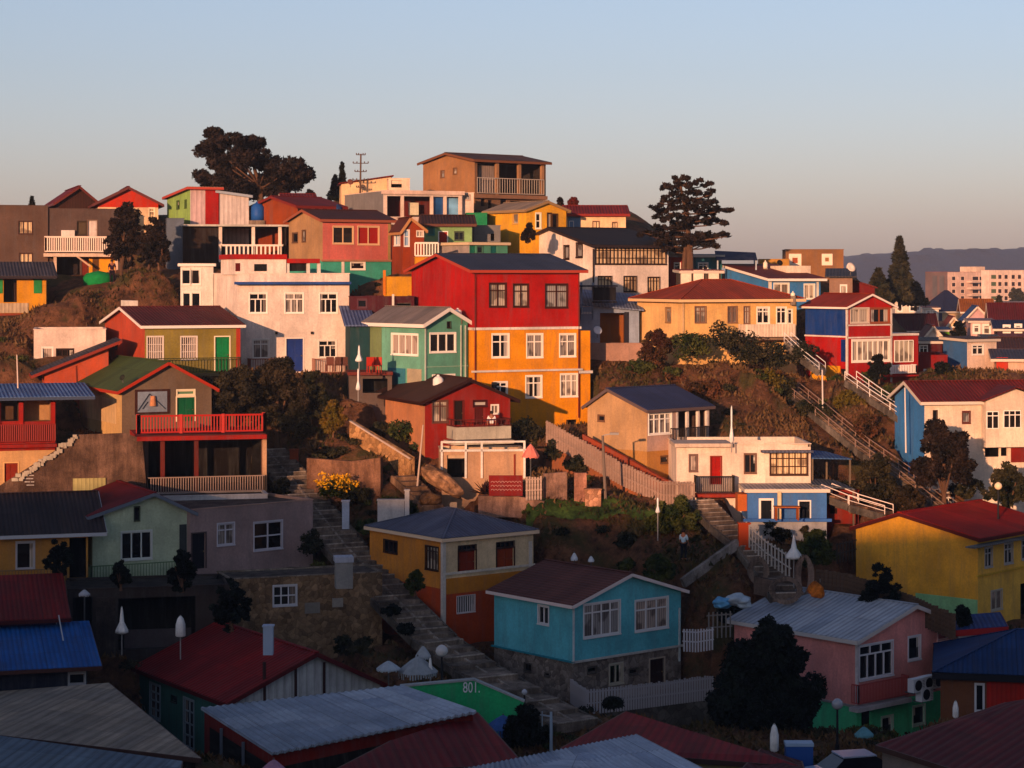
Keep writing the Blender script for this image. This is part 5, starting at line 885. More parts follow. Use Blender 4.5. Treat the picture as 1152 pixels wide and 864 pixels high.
# yellow flowering shrub
base = G(378, 566, 122.5); r = empty('flowering_shrub', base, 'shrub covered in yellow blossom in front of the sunlit wall', 'shrub'); g = random.Random(4)
leaves('foliage', clumps(g, (0, 0, .8, 1.2, .8, .5), 20, .4, 60), .1, LG, r, 4); leaves('blossom', clumps(g, (0, -.25, 1.25, 1.25, .8, .45), 26, .28, 26), .075, M('smooth', '#e0a010'), r, 5)
def agave(label, px, py, wp, Y, n=26, m='#3a2018'):
    base = G(px, py, Y); o = MB(); s_ = wp / F * Y / 2; g = random.Random(px)
    for i in range(n):
        a = g.uniform(0, 6.28); el = g.uniform(.2, 1.3); d = Vector((math.cos(a) * math.cos(el), math.sin(a) * math.cos(el), math.sin(el))); L = s_ * g.uniform(.8, 1.2); sd_ = Vector((-math.sin(a), math.cos(a), 0)) * s_ * .09; p1 = d * L * .55; p2 = d * L + Vector((0, 0, -.12 * L)); o.poly([-sd_ * .6, sd_ * .6, p1 + sd_, p2, p1 - sd_]); o.poly([-sd_ * .6, p1 - sd_, p2 + Vector((0, 0, .01)), p1 + sd_, sd_ * .6][::1])
    return tag(o.build('agave', M('leaf', m), None, base), label, 'agave plant')
agave('spiky dark red agave by the beige garage', 545, 556, 34, 121, 34); agave('dark spiky agave beside the upper stair', 352, 510, 34, 126.5, 34, '#24201a'); agave('spiky plant on the flat stone wall top', 245, 652, 18, 108, 24, '#1c1c18'); agave('small spiky plant by the tan roof corner', 205, 850, 14, 84, 24, '#1c2018')

# ============================================================ stairs, fences, poles and small things
def stair(label, path, width, rise=.18, m='concrete:#5c544c', kerb='concrete:#6c645c', rail=None, name='staircase', kerb_h=.1):
    P = [W3(*p) for p in path]; o = P[0]; r = empty(name, o, label, 'stairs', None); mb = MB(); kb = MB(); rl = MB()
    for a, b in zip(P, P[1:]):
        a = a - o; b = b - o; d = b - a; hz = Vector((d.x, d.y, 0)); L = hz.length; n = max(2, int(abs(d.z) / rise)); dh = hz.normalized(); sd_ = Vector((-dh.y, dh.x, 0)) * width / 2
        for i in range(n):
            p = a + d * (i / n); q = a + d * ((i + 1) / n); zt = max(p.z, q.z) - (.0 if d.z < 0 else 0); z = (a.z + d.z * (i + (0 if d.z < 0 else 1)) / n); p2 = Vector((p.x, p.y, 0)); q2 = Vector((q.x, q.y, 0)) + dh * .02
            lo = z - .45; c4 = [p2 - sd_, q2 - sd_, q2 + sd_, p2 + sd_]
            if (q2 - p2).cross(sd_).z < 0: c4 = c4[::-1]
            mb.hexa([v + Vector((0, 0, lo)) for v in c4] + [v + Vector((0, 0, z)) for v in c4])
        for sg in (-1, 1):
            kb.beam(a + sd_ * sg * 1.08 + Vector((0, 0, kerb_h / 2 - .2)), b + sd_ * sg * 1.08 + Vector((0, 0, kerb_h / 2 - .15)), .12, kerb_h + .3)
            if rail:
                up = Vector((0, 0, .58)); A = a + sd_ * sg * 1.1; B = b + sd_ * sg * 1.1; rl.beam(A + up, B + up, .042, .042); rl.beam(A + up * .5, B + up * .5, .028, .028); k = max(1, int((B - A).length / 1.3))
                for i in range(k + 1): t = A.lerp(B, i / k); rl.beam(t, t + up, .036, .036)
    if width > 1.4:
        ng = MB()
        for a, b in zip(P, P[1:]):
            a = a - o; b = b - o; d = b - a; n = max(2, int(abs(d.z) / rise)); dh = Vector((d.x, d.y, 0)).normalized(); sd_ = Vector((-dh.y, dh.x, 0)) * width / 2
            for i in range(0, n, 2 if width > 2 else 1): p = a + d * ((i + 1) / n); z = a.z + d.z * i / n + .012; c_ = Vector((p.x, p.y, z)); ng.beam(c_ - sd_ * .96, c_ + sd_ * .96, .09, .05)
        n0 = len(mb.f); nv = len(mb.v); mb.v += ng.v; mb.f += [tuple(i + nv for i in f_) for f_ in ng.f]; mb.uv += ng.uv
    if width > 2:
        cl_ = MB(); [cl_.beam(a - o + Vector((0, 0, .07)), b - o + Vector((0, 0, .07)), .12, .14) for a, b in zip(P, P[1:])]; cl_.build('centre_kerb', 'concrete:#a09488', r)
    so_ = mb.build('step_flight', m, r)
    if width > 1.4: so_.data.materials.append(as_mat('concrete:#b0a498')); so_.data.polygons.foreach_set('material_index', [0 if i < n0 else 1 for i in range(len(so_.data.polygons))])
    kb.build('side_kerb', kerb, r)
    if rail: rl.build('handrail', as_mat(rail, 'smooth'), r)
    for q, p in zip(P, path): TC.append((q.x, q.y, q.z - .35))
    CAPS.extend((a, b, width * .5 + .35) for a, b in zip(P, P[1:]))
    for a, b in zip(P, P[1:]):
        m_ = (a + b) / 2; dh = Vector((b.x - a.x, b.y - a.y, 0)).normalized(); sd_ = Vector((-dh.y, dh.x, 0)) * width * .8
        for s_ in (-1, 0, 1): TC.append((m_.x + sd_.x * s_, m_.y + sd_.y * s_, m_.z - .4))
    return r
stair('long grey stone stairway descending beside the taupe house', [(298, 505, 129), (324, 535, 126), (348, 565, 123), (388, 615, 118.5), (438, 668, 113.5), (488, 718, 108.5), (535, 752, 105), (585, 782, 101), (650, 816, 97)], 2.3, m='concrete:#84766a')
stair('short sunlit stair beside the low stone wall', [(452, 535, 124), (470, 552, 122), (487, 572, 120)], 1.2, m='concrete:#8a6c54', kerb='concrete:#8a6c54')
stair('winding stone stair below the small railed terrace', [(786, 562, 119.5), (812, 590, 117), (846, 618, 114.5), (868, 648, 112), (885, 672, 109)], 1.5, m='concrete:#7c6c60')
stair('long steep railed stairway crossing the brown slope', [(890, 440, 137), (925, 468, 133), (970, 505, 129), (1020, 540, 124.5), (1075, 582, 120)], .9, m='concrete:#7a6450', rail='#8a7064')
stair('steep stair with bright white handrails below the red and blue house', [(957, 428, 136), (985, 448, 133.5), (1008, 463, 131.5), (1030, 478, 129.5)], .8, rail='#e8dcd4', m='concrete:#8a7464')
stair('narrow white railed stair descending behind the yellow house', [(930, 556, 120.5), (960, 568, 119), (1000, 580, 117.5)], .8, rail='#e0ccc0', m='concrete:#7a5c48')
stair('white lattice stair leaning beside the cream balcony', [(886, 384, 138.2), (905, 402, 137.6), (925, 418, 137)], 1.0, rail='#c8c0bc', m='concrete:#a09890')
def fence(label, path, hgt, m, sp=.2, bw=.13, name='fence', top=True, cat='fence', solid=False, drop=.0):
    P = [W3(*p) for p in path]; o = P[0]; r = empty(name, o, label, cat); pk = MB(); rl = MB()
    for a, b in zip(P, P[1:]):
        a = a - o; b = b - o; L = (b - a).length; n = max(1, int(L / sp)); Z = Vector((0, 0, 1)); g = random.Random(n)
        for i in range(n): t = a.lerp(b, (i + .5) / n); pk.beam(t - Z * .3, t + Z * (hgt + g.uniform(-.04, .04)), bw, .03)
        for q in ((.25, .85) if top else (.5,)): rl.beam(a + Z * hgt * q + Vector((0, .04, 0)), b + Z * hgt * q + Vector((0, .04, 0)), .06, .06)
    pk.build('pickets', as_mat(m, 'board'), r); rl.build('rail', as_mat(m, 'board'), r)
    for p in P: TC.append((p.x, p.y, p.z))
    return r
fence('weathered wooden fence descending along the ramp to the white house', [(614, 492, 127.5), (660, 518, 125.5), (700, 541, 123.5), (745, 562, 121.8), (782, 563, 120.3)], 1.05, 'plaster:#94786a', .2, .14)
def band_wall(label, path, h0, h1, th, m, name='garden_wall', cat='wall'):
    """wall following a path of foot points; h0 below, h1 above"""
    P = [W3(*p) for p in path]; o = P[0]; mb = MB()
    for a, b in zip(P, P[1:]):
        a = a - o; b = b - o; d = Vector((b.x - a.x, b.y - a.y, 0)).normalized(); n = Vector((-d.y, d.x, 0)) * th; lo = Vector((0, 0, -h0)); hi = Vector((0, 0, h1)); mb.hexa([a + lo, b + lo, b + n + lo, a + n + lo, a + hi, b + hi, b + n + hi, a + n + hi])
    for p in P: TC.append((p.x, p.y - .5, p.z - h0 * .3))
    return tag(mb.build(name, m, None, o), label, cat)
band_wall('orange-brown base wall under the wooden ramp fence', [(614, 494, 127.8), (660, 520, 125.8), (700, 543, 123.8), (745, 564, 122), (782, 566, 120.5)], 1.6, .1, .3, 'plaster:#8a5030')
band_wall('rust red strip wall behind the wooden ramp fence', [(655, 495, 126.6), (700, 519, 125.2), (745, 545, 123), (762, 552, 122.3)], 1.5, .35, .25, 'plaster:#8a3a20')
band_wall('sloping rubble wall with pale coping beside the cottage garden', [(393, 486, 128.5), (430, 508, 126.5), (462, 528, 124.5)], 1.2, .7, .3, M('stone', '#a07850', scale=2)); 
mb = MB(); pts = [W3(393, 473, 128.5), W3(430, 496, 126.5), W3(462, 516, 124.5)]
for a, b in zip(pts, pts[1:]): mb.beam(a - pts[0], b - pts[0], .14, .08)
tag(mb.build('handrail', M('smooth', '#b09c90'), None, pts[0]), 'pale handrail running down the sloping rubble wall', 'handrail')
band_wall('tall sunlit plastered retaining wall behind the yellow blossom', [(345, 552, 124.5), (395, 556, 123.5), (428, 552, 123)], 1.5, 1.9, .4, M('concrete', '#7a5844'))
band_wall('pink-grey low wall under the red fence panel', [(538, 566, 119.8), (580, 566, 119.8), (612, 572, 119.5)], .8, .4, .3, 'concrete:#9a7868')
band_wall('beige block wall beside the lawn', [(612, 563, 120), (638, 561, 120.3)], .6, 1.5, .3, 'concrete:#9a7868'); band_wall('pink brick gate pillar beside the lawn', [(646, 560, 120.5), (660, 560, 120.5)], .6, 1.4, .3, 'concrete:#b07c68')
r = empty('fence', W3(550, 558, 119.2), 'dark red fence panel with white scalloped pattern', 'fence'); mb = MB(); a, b = W3(550, 558, 119.2) - r.location, W3(588, 557, 119.2) - r.location; mb.box(a.x, b.x, 0, .08, 0, 1.15); mb.build('panel', '#7a1c18', r); mb = MB()
for j in range(3):
    for i in range(9): cx_ = .2 + i * .19; cz = .3 + j * .22; [mb.beam((cx_ + .08 * math.cos(t), -.02, cz + .09 * math.sin(t)), (cx_ + .08 * math.cos(t + .6), -.02, cz + .09 * math.sin(t + .6)), .025, .02) for t in (0, .6, 1.2, 1.8, 2.4)]
mb.build('pattern', M('smooth', '#b08880'), r)
fence('short pale slatted fence next to the red fence panel', [(591, 557, 119.4), (610, 556, 119.4)], 1.0, 'board:#b89c8c', .14, .11)
fence('white picket fence along the winding stair', [(838, 605, 114.6), (862, 627, 112.8), (890, 645, 111)], .95, M('smooth', '#a09890'), .28, .09)
fence('brown board fence around the garden beside the yellow house', [(918, 662, 109.5), (950, 666, 109), (1000, 681, 107.5), (1040, 699, 105.5), (1075, 714, 104)], 1.0, 'board:#5a4638', .2, .185)
fence('white picket fence in front of the turquoise house', [(642, 784, 105.6), (660, 797, 103), (700, 793, 103.7), (740, 788, 104.8), (803, 780, 106.6)], .9, M('smooth', '#8c888c'), .15, .1)
fence('small white stair fence right of the turquoise house', [(768, 726, 105.5), (784, 727, 105), (803, 724, 104.5)], .8, M('smooth', '#a8a4a8'), .14, .08)
fence('dark slatted fence behind the grey roof', [(795, 712, 107), (824, 710, 107)], 1.0, M('smooth', '#6a6460'), .2, .07)
fence('black lattice fence left of the yellow house', [(940, 628, 112.2), (964, 622, 112.2)], .8, M('smooth', '#2a2420'), .15, .06)
fence('thin white gate rails beside the dark tree at the bottom', [(600, 832, 92), (620, 835, 92)], 1.3, M('smooth', '#8c98a4'), .5, .05)
# posts and lamps
def lamp(label, px, py0, py1, Y, gl='#d8d0c8', gr=.32, kind='globe'):
    P = W3(px, py1, Y); TC.append(tuple(P)); hh = (py1 - py0) / F * Y; r = empty('street_lamp', P, label, 'street lamp', 'street lamps'); mb = MB(); mb.cyl((0, 0, -.5), (0, 0, hh - gr), .07, .045, 8); mb.cyl((0, 0, 0), (0, 0, .5), .12, .09, 8); mb.build('post', M('smooth', '#1c1c20'), r)
    mb = MB(); mb.lathe((0, 0, hh - gr * 1.0), [(.06, -gr * .1), (gr * .75, gr * .2), (gr, gr * .75), (gr * .85, gr * 1.3), (.4 * gr, gr * 1.7), (.01, gr * 1.8)], 14); mb.build('globe', M('gloss', gl), r, smooth=True); return r
lamp('white globe lamp on a black post beside the green wall', 497, 731, 800, 98.5, '#b0b0b0', .3); lamp('grey globe lamp in front of the pink house', 942, 791, 850, 92, '#8a8c94', .26); lamp('lit looking globe lamp above the yellow house', 1123, 546, 600, 117, '#e8c8a0', .22); lamp('small globe lamp by the long stairway foot', 590, 778, 812, 98, '#a0a0a8', .14)
def pole(label, px0, py0, px1, py1, Y, r0=.06, m='#c8b8a8', arm=None, name='pole', cat='pole'):
    P = W3(px1, py1, Y); T = W3(px0, py0, Y) - P; TC.append(tuple(P)); r = empty(name, P, label, cat); mb = MB(); mb.cyl(Vector((0, 0, 0)) - T.normalized() * .6, T, r0, r0 * .7, 8); mb.build('shaft', as_mat(m, 'smooth'), r)
    if arm == 'lamp': mb = MB(); mb.beam(T, T + Vector((.5, -.1, .12)), .05, .05); mb.box(T.x + .4, T.x + .9, -.2, .05, T.z + .05, T.z + .17); mb.build('lamp_head', M('smooth', '#8a8480'), r)
    if arm == 'mast':
        mb = MB()
        for i, (q, L) in enumerate(((.98, .7), (.82, 1.2), (.66, .9), (.5, 1.2), (.36, .6))): c = T * q; mb.beam(c - Vector((L / 2, .1, 0)), c + Vector((L / 2, .1, 0)), .06, .06); [mb.box(c.x + x - .04, c.x + x + .04, c.y - .05, c.y + .05, c.z, c.z + .14) for x in (-L / 2, -L / 4, L / 4, L / 2)]
        mb.build('crossarm', M('smooth', '#4a3830'), r)
    return r
pole('wooden utility mast with cross arms on the skyline', 406, 173, 405, 232, 171, .09, '#5a4030', 'mast', 'utility_pole', 'utility pole'); pole('tall thin white pole at the foot of the lattice stair', 925, 416, 926, 482, 133, .06, '#c8bcb4'); pole('thin white pole in front of the cream house', 1018, 436, 1019, 498, 127, .05, '#d0c4bc'); pole('leaning pale pole beside the dark red cottage', 476, 478, 470, 542, 122.5, .06, '#b09888')
pole('grey wooden lamp post by the ramp fence', 678, 490, 681, 558, 120.5, .1, '#6a5a50', 'lamp', 'lamp_post', 'lamp post'); pole('pale post at the left lean-to', 19, 399, 20, 430, 128, .05, '#c8b0a0'); pole('white cross-armed pole beside the dark bottom tree', 620, 801, 620, 850, 91, .08, '#8c9cac'); pole('thin pale post by the navy kiosk', 66, 692, 74, 736, 99.5, .04, '#a0a8b0')
def parasol(label, px, py0, py1, Y, wpx, gz, col='#e0dcd8', name='parasol', kind='closed'):
    P = W3(px, gz, Y); TC.append(tuple(P)); s_ = Y / F; r = empty(name, P, label, 'parasol', 'closed parasols'); zt = (gz - py0) * s_; zb = (gz - py1) * s_; w_ = wpx * s_ / 2
    mb = MB(); mb.cyl((0, 0, -.3), (0, 0, zt + .05), .035, .03, 8); mb.build('pole', M('smooth', '#8a8480'), r)
    mb = MB(); n = 14; prof = [(.03, zt), (.05, zt - (zt - zb) * .12), (w_ * .35, zb + (zt - zb) * .45), (w_ * .95, zb + (zt - zb) * .15), (w_, zb + (zt - zb) * .05), (w_ * .5, zb)] if kind == 'closed' else [(.04, zt), (w_ * .6, zt - (zt - zb) * .12), (w_ * .95, zt - (zt - zb) * .4), (w_, zb + .05), (w_ * .8, zb)]
    rings = [[Vector((rr * (1 + .16 * (-1) ** i) * math.cos(6.2832 * i / n), rr * (1 + .16 * (-1) ** i) * math.sin(6.2832 * i / n), z)) for i in range(n)] for rr, z in prof]
    for A, B in zip(rings, rings[1:]):
        for i in range(n): mb.poly([A[i], B[i], B[(i + 1) % n], A[(i + 1) % n]])
    mb.build('canopy', M('cloth', col), r, smooth=True); return r
parasol('closed white parasol shaped like a cone in the dark garage', 137, 683, 713, 104, 13, 735); parasol('rounded upright white parasol cover in the dark garage', 203, 693, 716, 104, 10, 735, kind='tube'); parasol('white closed parasol beside the white house terrace', 404, 389, 407, 130.5, 8, 425); parasol('lower hanging white cloth below the terrace parasol', 403, 415, 439, 130.2, 5, 446)
parasol('tall closed white parasol in the dark garden', 740, 560, 577, 116, 5, 602); parasol('large closed white parasol at the winding stair foot', 893, 602, 629, 109.5, 17, 655); parasol('white closed umbrella on the roof terrace of the slate blue house', 823, 457, 498, 121, 5, 503); parasol('white closed parasol by the blue patio house', 921, 645, 655, 110.5, 6, 662)
parasol('white upright parasol cover at the bottom right', 1075, 789, 807, 90, 6, 815, kind='tube'); parasol('white upright cover beside the blue crate', 871, 815, 845, 88, 9, 850, kind='tube')
def dome(label, px, py, wpx, hpx, Y, col, name='parasol', cat='parasol', fringe=True):
    P = W3(px, py, Y); s_ = Y / F; mb = MB(); w_ = wpx * s_ / 2; hh = hpx * s_; n = 16
    rg = [[Vector((w_ * t * (1 - .07 * (i % 2)) * math.cos(6.2832 * i / n), w_ * t * (1 - .07 * (i % 2)) * math.sin(6.2832 * i / n), hh * (1 - t ** 1.25) - .06 * w_ * (i % 2) * t)) for i in range(n)] for t in (.02, .35, .7, 1)]
    for A, B in zip(rg, rg[1:]):
        for i in range(n): mb.poly([A[i], B[i], B[(i + 1) % n], A[(i + 1) % n]])
    r = empty(name, P, label, cat); mb.build('canopy', M('cloth', col), r); mb = MB(); mb.cyl((0, 0, -2.2), (0, 0, hh * 1.08), .035, n=6); mb.build('pole', M('smooth', '#4a4848'), r)
    if fringe:
        mb = MB(); g = random.Random(px)
        for i in range(46): a = 6.2832 * i / 46; c_ = Vector((w_ * .97 * math.cos(a), w_ * .97 * math.sin(a), 0)); L = g.uniform(.1, .3) * (1 if w_ > .6 else .4); t_ = Vector((-math.sin(a), math.cos(a), 0)) * .035; mb.poly([c_ - t_, c_ + t_, c_ + t_ - Vector((0, 0, L)), c_ - t_ - Vector((0, 0, L))])
        mb.build('fringe', M('cloth', col), r)
    return r
dome('white fringed open parasol left of the globe lamp', 470, 755, 46, 17, 100, '#8c9094'); dome('small tilted white parasol above the fringed one', 476, 738, 18, 12, 100.5, '#989ca0'); dome('flat white awning parasol beside the green house gable', 437, 752, 28, 9, 99.5, '#9ca4ac'); dome('white round parasol seen edge on in the upper garden', 646, 628, 8, 7, 114, '#c8c8cc'); dome('second small white parasol in the upper garden', 665, 630, 7, 5, 114, '#c8c8cc'); dome('small white cap parasol in the garage shade', 95, 668, 13, 5, 104, '#9a9aa0')
parasol('drooping closed white parasol under the tilted one', 484, 740, 761, 99.8, 11, 785); dome('red and white parasol beside the beige garage', 597, 513, 20, 14, 120.5, '#d87868'); dome('blue striped fabric parasol below the green wall', 566, 818, 42, 14, 92.5, '#3c5c94'); dome('red, white and blue cloth parasol at the bottom left', 308, 868, 34, 14, 80, '#9c7488')
# water tanks and dishes
def tank(label, px, py, wpx, hpx, Y, col, tilt=0):
    P = W3(px, py, Y); s_ = Y / F; w_ = wpx * s_ / 2; hh = hpx * s_; mb = MB(); mb.lathe((0, 0, 0), [(w_, 0), (w_ * 1.02, hh * .3), (w_, hh * .75), (w_ * .6, hh * .93), (w_ * .25, hh)], 14); r = empty('water_tank', P, label, 'water tank', 'rooftop water tanks'); mb.build('tank_body', M('smooth', col), r, smooth=True); mb = MB(); mb.cyl((0, 0, hh - .02), (0, 0, hh + .08), w_ * .28, n=10); mb.build('lid', M('smooth', col), r); mb = MB(); mb.box(-w_ * 1.1, w_ * 1.1, -w_ * 1.1, w_ * 1.1, -.6, -.004); mb.build('stand', 'concrete:#7a6a5c', r); return r
tank('blue round water tank left of the rust roof', 290, 248, 16, 20, 162, '#1c4a8c'); tank('white tank on the dark red cottage roof', 493, 437, 12, 14, 130, '#d8d0c8'); tank('small white tank on the cream hip roof', 817, 328, 5, 6, 143, '#e8d8c0'); tank('white tank on the right eave of the cream hip roof', 892, 333, 5, 4, 142, '#e8d8c0'); tank('white tank on the sea-green house roof edge', 515, 354, 9, 6, 134.5, '#d8d0c8'); tank('blue tank beside the dark verandah', 380, 240, 10, 9, 160, '#1c3054')
tank('pale round tank behind the ochre box house', 957, 306, 10, 9, 158, '#c8b4a4'); tank('white tank on the far roof near the pine', 861, 302, 5, 8, 161, '#e0ccb4')
# laundry / furniture on terraces
def chair(px, py, Y, col, label, grp, s_=1., rz=0):
    P = W3(px, py, Y); r = empty('chair', P, label, 'chair', grp); r.rotation_euler.z = rz; r.scale = (s_,) * 3; mb = MB(); mb.box(-.25, .25, -.25, .25, .40, .46); mb.build('seat', as_mat(col, 'smooth'), r); mb = MB(); mb.box(-.25, .25, .2, .25, .46, .95); mb.build('backrest', as_mat(col, 'smooth'), r)
    for x in (-.22, .22):
        for y in (-.22, .22): mb = MB(); mb.box(x - .025, x + .025, y - .025, y + .025, 0, .4); mb.build('leg', as_mat(col, 'smooth'), r)
chair(371, 418, 139.2, '#5a2c20', 'brown chair left of the two round backed ones on the white house balcony', 'terrace chairs'); chair(381, 418, 139.2, '#4a2418', 'middle brown chair on the white house balcony', 'terrace chairs'); chair(388, 418, 139.2, '#4a2418', 'brown chair at the right end of the white house balcony', 'terrace chairs')
chair(418, 419, 132.6, '#a82c1c', 'left red chair on the terrace deck', 'terrace chairs', 1.0, .4); chair(424, 419, 132.8, '#a82c1c', 'right red chair on the terrace deck', 'terrace chairs', 1.0, -.3)
P = W3(885, 585, 117.8); r = empty('table', P, 'orange wooden table on the blue patio', 'table'); mb = MB(); mb.box(-.7, .7, -.35, .35, .7, .76); mb.build('tabletop', M('paint', '#a85a24'), r)
for x in (-.6, .6):
    for y in (-.28, .28): mb = MB(); mb.box(x - .04, x + .04, y - .04, y + .04, 0, .7); mb.build('leg', M('paint', '#8a4418'), r)
def aircon(px, py, label, Y=99.6):
    P = W3(px, py, Y); r = empty('air_conditioner', P, label, 'air conditioner', 'air conditioners on the pink house'); r.rotation_euler.z = R_(41); mb = MB(); mb.box(-.42, .42, -.18, .18, 0, .62); mb.build('casing', M('smooth', '#b0b0b4'), r); mb = MB(); mb.cyl((-.08, -.185, .31), (-.08, -.2, .31), .25, n=18); mb.build('fan_grille', M('smooth', '#16161a'), r); mb = MB(); [mb.box(.22, .38, -.195, -.18, .08 + i * .07, .1 + i * .07) for i in range(7)]; mb.build('vent', M('smooth', '#4a4a50'), r); mb = MB(); mb.box(-.35, -.3, -.15, .4, -.06, -.003); mb.box(.3, .35, -.15, .4, -.06, -.003); mb.build('bracket', M('smooth', '#3a3a3c'), r)
aircon(1031, 778, 'left air conditioner box on the pink house corner', 98.6); aircon(1043, 775, 'middle air conditioner box on the pink house corner', 99.1); aircon(1054, 773, 'right air conditioner box on the pink house corner', 99.6); aircon(1040, 788, 'lower air conditioner box under the other three', 98.9)
def dish(label, px, py, wpx, Y, col='#d8c4b4', yaw=0.3):
    P = W3(px, py, Y); r = empty('satellite_dish', P, label, 'satellite dish', 'satellite dishes'); R0 = wpx / F * Y / 2; mb = MB(); mb.lathe((0, 0, 0), [(.01, 0), (R0 * .5, R0 * .07), (R0, R0 * .28), (R0 * 1.01, R0 * .3), (R0 * .5, R0 * .12), (.01, R0 * .05)], 18); o = mb.build('dish', M('smooth', col), r, smooth=True); o.rotation_euler = (R_(65), 0, yaw); mb = MB(); mb.cyl((0, .1, -R0 * 1.6), (0, .05, 0), .03, n=6); mb.build('mount', M('smooth', '#5a5450'), r)
dish('large pale satellite dish beside the grey cube house', 957, 301, 11, 149, yaw=.4); dish('small dark dish on the cream skyline house', 394, 205, 7, 170, '#6a3c30'); dish('dark round dish on the green cottage roof', 138, 425, 7, 125, '#24241c', -.5); dish('white dish on the maroon deck below the blue-grey house', 672, 372, 10, 141, '#c8c8cc'); dish('grey dish beside the ochre house', 877, 296, 7, 163, '#1c1614')
# crates / green tarp
P = W3(111, 314, 154); o = MB(); o.lathe((0, 0, 0), [(1.1, -.6), (1.15, .1), (.9, .4), (.3, .55), (.01, .6)], 10); tag(o.build('tarpaulin', M('cloth', '#127a3c'), None, P, smooth=True), 'bright green tarpaulin heap under the lattice balcony', 'tarpaulin')
P = W3(900, 845, 88); r = empty('crate', P, 'blue and pale crate beside the upright white cover', 'crate'); mb = MB(); mb.box(-.6, .5, -.3, .3, -.6, .25); mb.build('body', M('smooth', '#244a8c'), r); mb = MB(); mb.box(-.63, .53, -.33, .33, .253, .38); mb.build('lid', M('smooth', '#8aa0b8'), r)
P = W3(392, 595, 121.3)
def box_thing(name, label, cat, px, py, Y, w_, d_, hh, col, cap=None, m='paint'):
    P = W3(px, py, Y); r = empty(name, P, label, cat); mb = MB(); mb.box(-w_ / 2, w_ / 2, -d_ / 2, d_ / 2, -1.0, hh); mb.build('body', M(m, col), r)
    mb = MB(); mb.box(-w_ / 2 - .04, w_ / 2 + .04, -d_ / 2 - .04, d_ / 2 + .04, hh + .002, hh + .07); mb.build('lid', M(m, cap or col), r); return r
box_thing('meter_box', 'white meter box on a post under the yellow blossom', 'box', 389, 575, 120.5, .4, .3, .55, '#a8b0c0'); box_thing('planter', 'white low planter wall above the hip roof', 'planter', 440, 569, 119.5, 1.5, .4, .3, '#b8b0ac'); box_thing('gate_post', 'white gate post beside the low planter', 'post', 458, 570, 119.3, .25, .25, .9, '#c0b8b4'); box_thing('bin', 'orange plastic bin at the top of the picket path', 'bin', 837, 608, 114.5, .6, .5, .9, '#a83c14', m='smooth'); pass; box_thing('bucket', 'white bucket behind the big red roof', 'bucket', 302, 712, 99, .45, .45, .3, '#8c9cb0', m='smooth'); box_thing('terracotta_pot', 'round clay pot beside the upper stair', 'pot', 331, 512, 128.4, .5, .5, .3, '#8a3c20')
box_thing('boulder', 'pale block at the foot of the lamp post by the lawn', 'block', 667, 559, 120.2, .9, .5, .4, '#b08064', m='rock')
o = MB(); g = random.Random(9)
def boulder(label, px, py, Y, rx, ry, rz, col, tilt=0):
    bm = bmesh.new(); bmesh.ops.create_icosphere(bm, subdivisions=3, radius=1)
    for v in bm.verts: n_ = noise.noise(v.co * 1.6 + Vector((px, py, 0))) * .35; v.co *= 1 + n_; v.co = Vector((v.co.x * rx, v.co.y * ry, v.co.z * rz))
    me = bpy.data.meshes.new('boulder'); bm.to_mesh(me); bm.free(); me.materials.append(M('concrete', col)); o = bpy.data.objects.new('boulder', me); C.objects.link(o); o.location = W3(px, py, Y); o.rotation_euler = (0, tilt, 0); return tag(o, label, 'boulder')
boulder('large slanting pale boulder slab beside the leaning pole', 497, 541, 121.5, 1.45, .8, .5, '#a07858', .62); boulder('mossy brown boulder above the hip roof chimney', 484, 562, 120.3, .6, .5, .4, '#6a4c30')
boulder('orange painted rock lying above the grey roof ridge', 918, 664, 107.6, .45, .35, .4, '#c06a20', .5)
# swirly concrete sculpture walls near winding stair
def ring(label, px, py, Y, rx, rz, col='#7a6a60', rz_=0):
    P = W3(px, py, Y); mb = MB(); n = 20
    for i in range(n): a = 6.2832 * i / n; b = 6.2832 * (i + 1) / n; mb.beam((rx * math.cos(a), 0, rz * math.sin(a)), (rx * math.cos(b), 0, rz * math.sin(b)), .3, .22)
    TC.append((P.x, P.y, P.z - rz)); return tag(mb.build('stone_arch', M('concrete', col), None, P), label, 'stone arch')
ring('oval concrete arch left of the winding stair', 853, 642, 110, .42, .62); ring('tall oval concrete ring right of the big white parasol', 905, 648, 109.2, .34, 1.0, '#8a7468'); ring('low round stone arch above the grey roof', 884, 664, 108, .7, .6)
band_wall('curved low stone wall at the foot of the winding stair', [(848, 655, 109.8), (870, 660, 109.3)], .6, .3, .3, 'concrete:#5a4c44')
# white barred path and ramp left of winding stair
mb = MB(); A = W3(830, 611, 114.4); B = W3(768, 656, 112.3); mb.beam(Vector((0, 0, 0)), B - A, .25, .5); tag(mb.build('ramp_kerb', 'concrete:#8a8480', None, A), 'long pale diagonal kerb beside the winding stair', 'kerb')
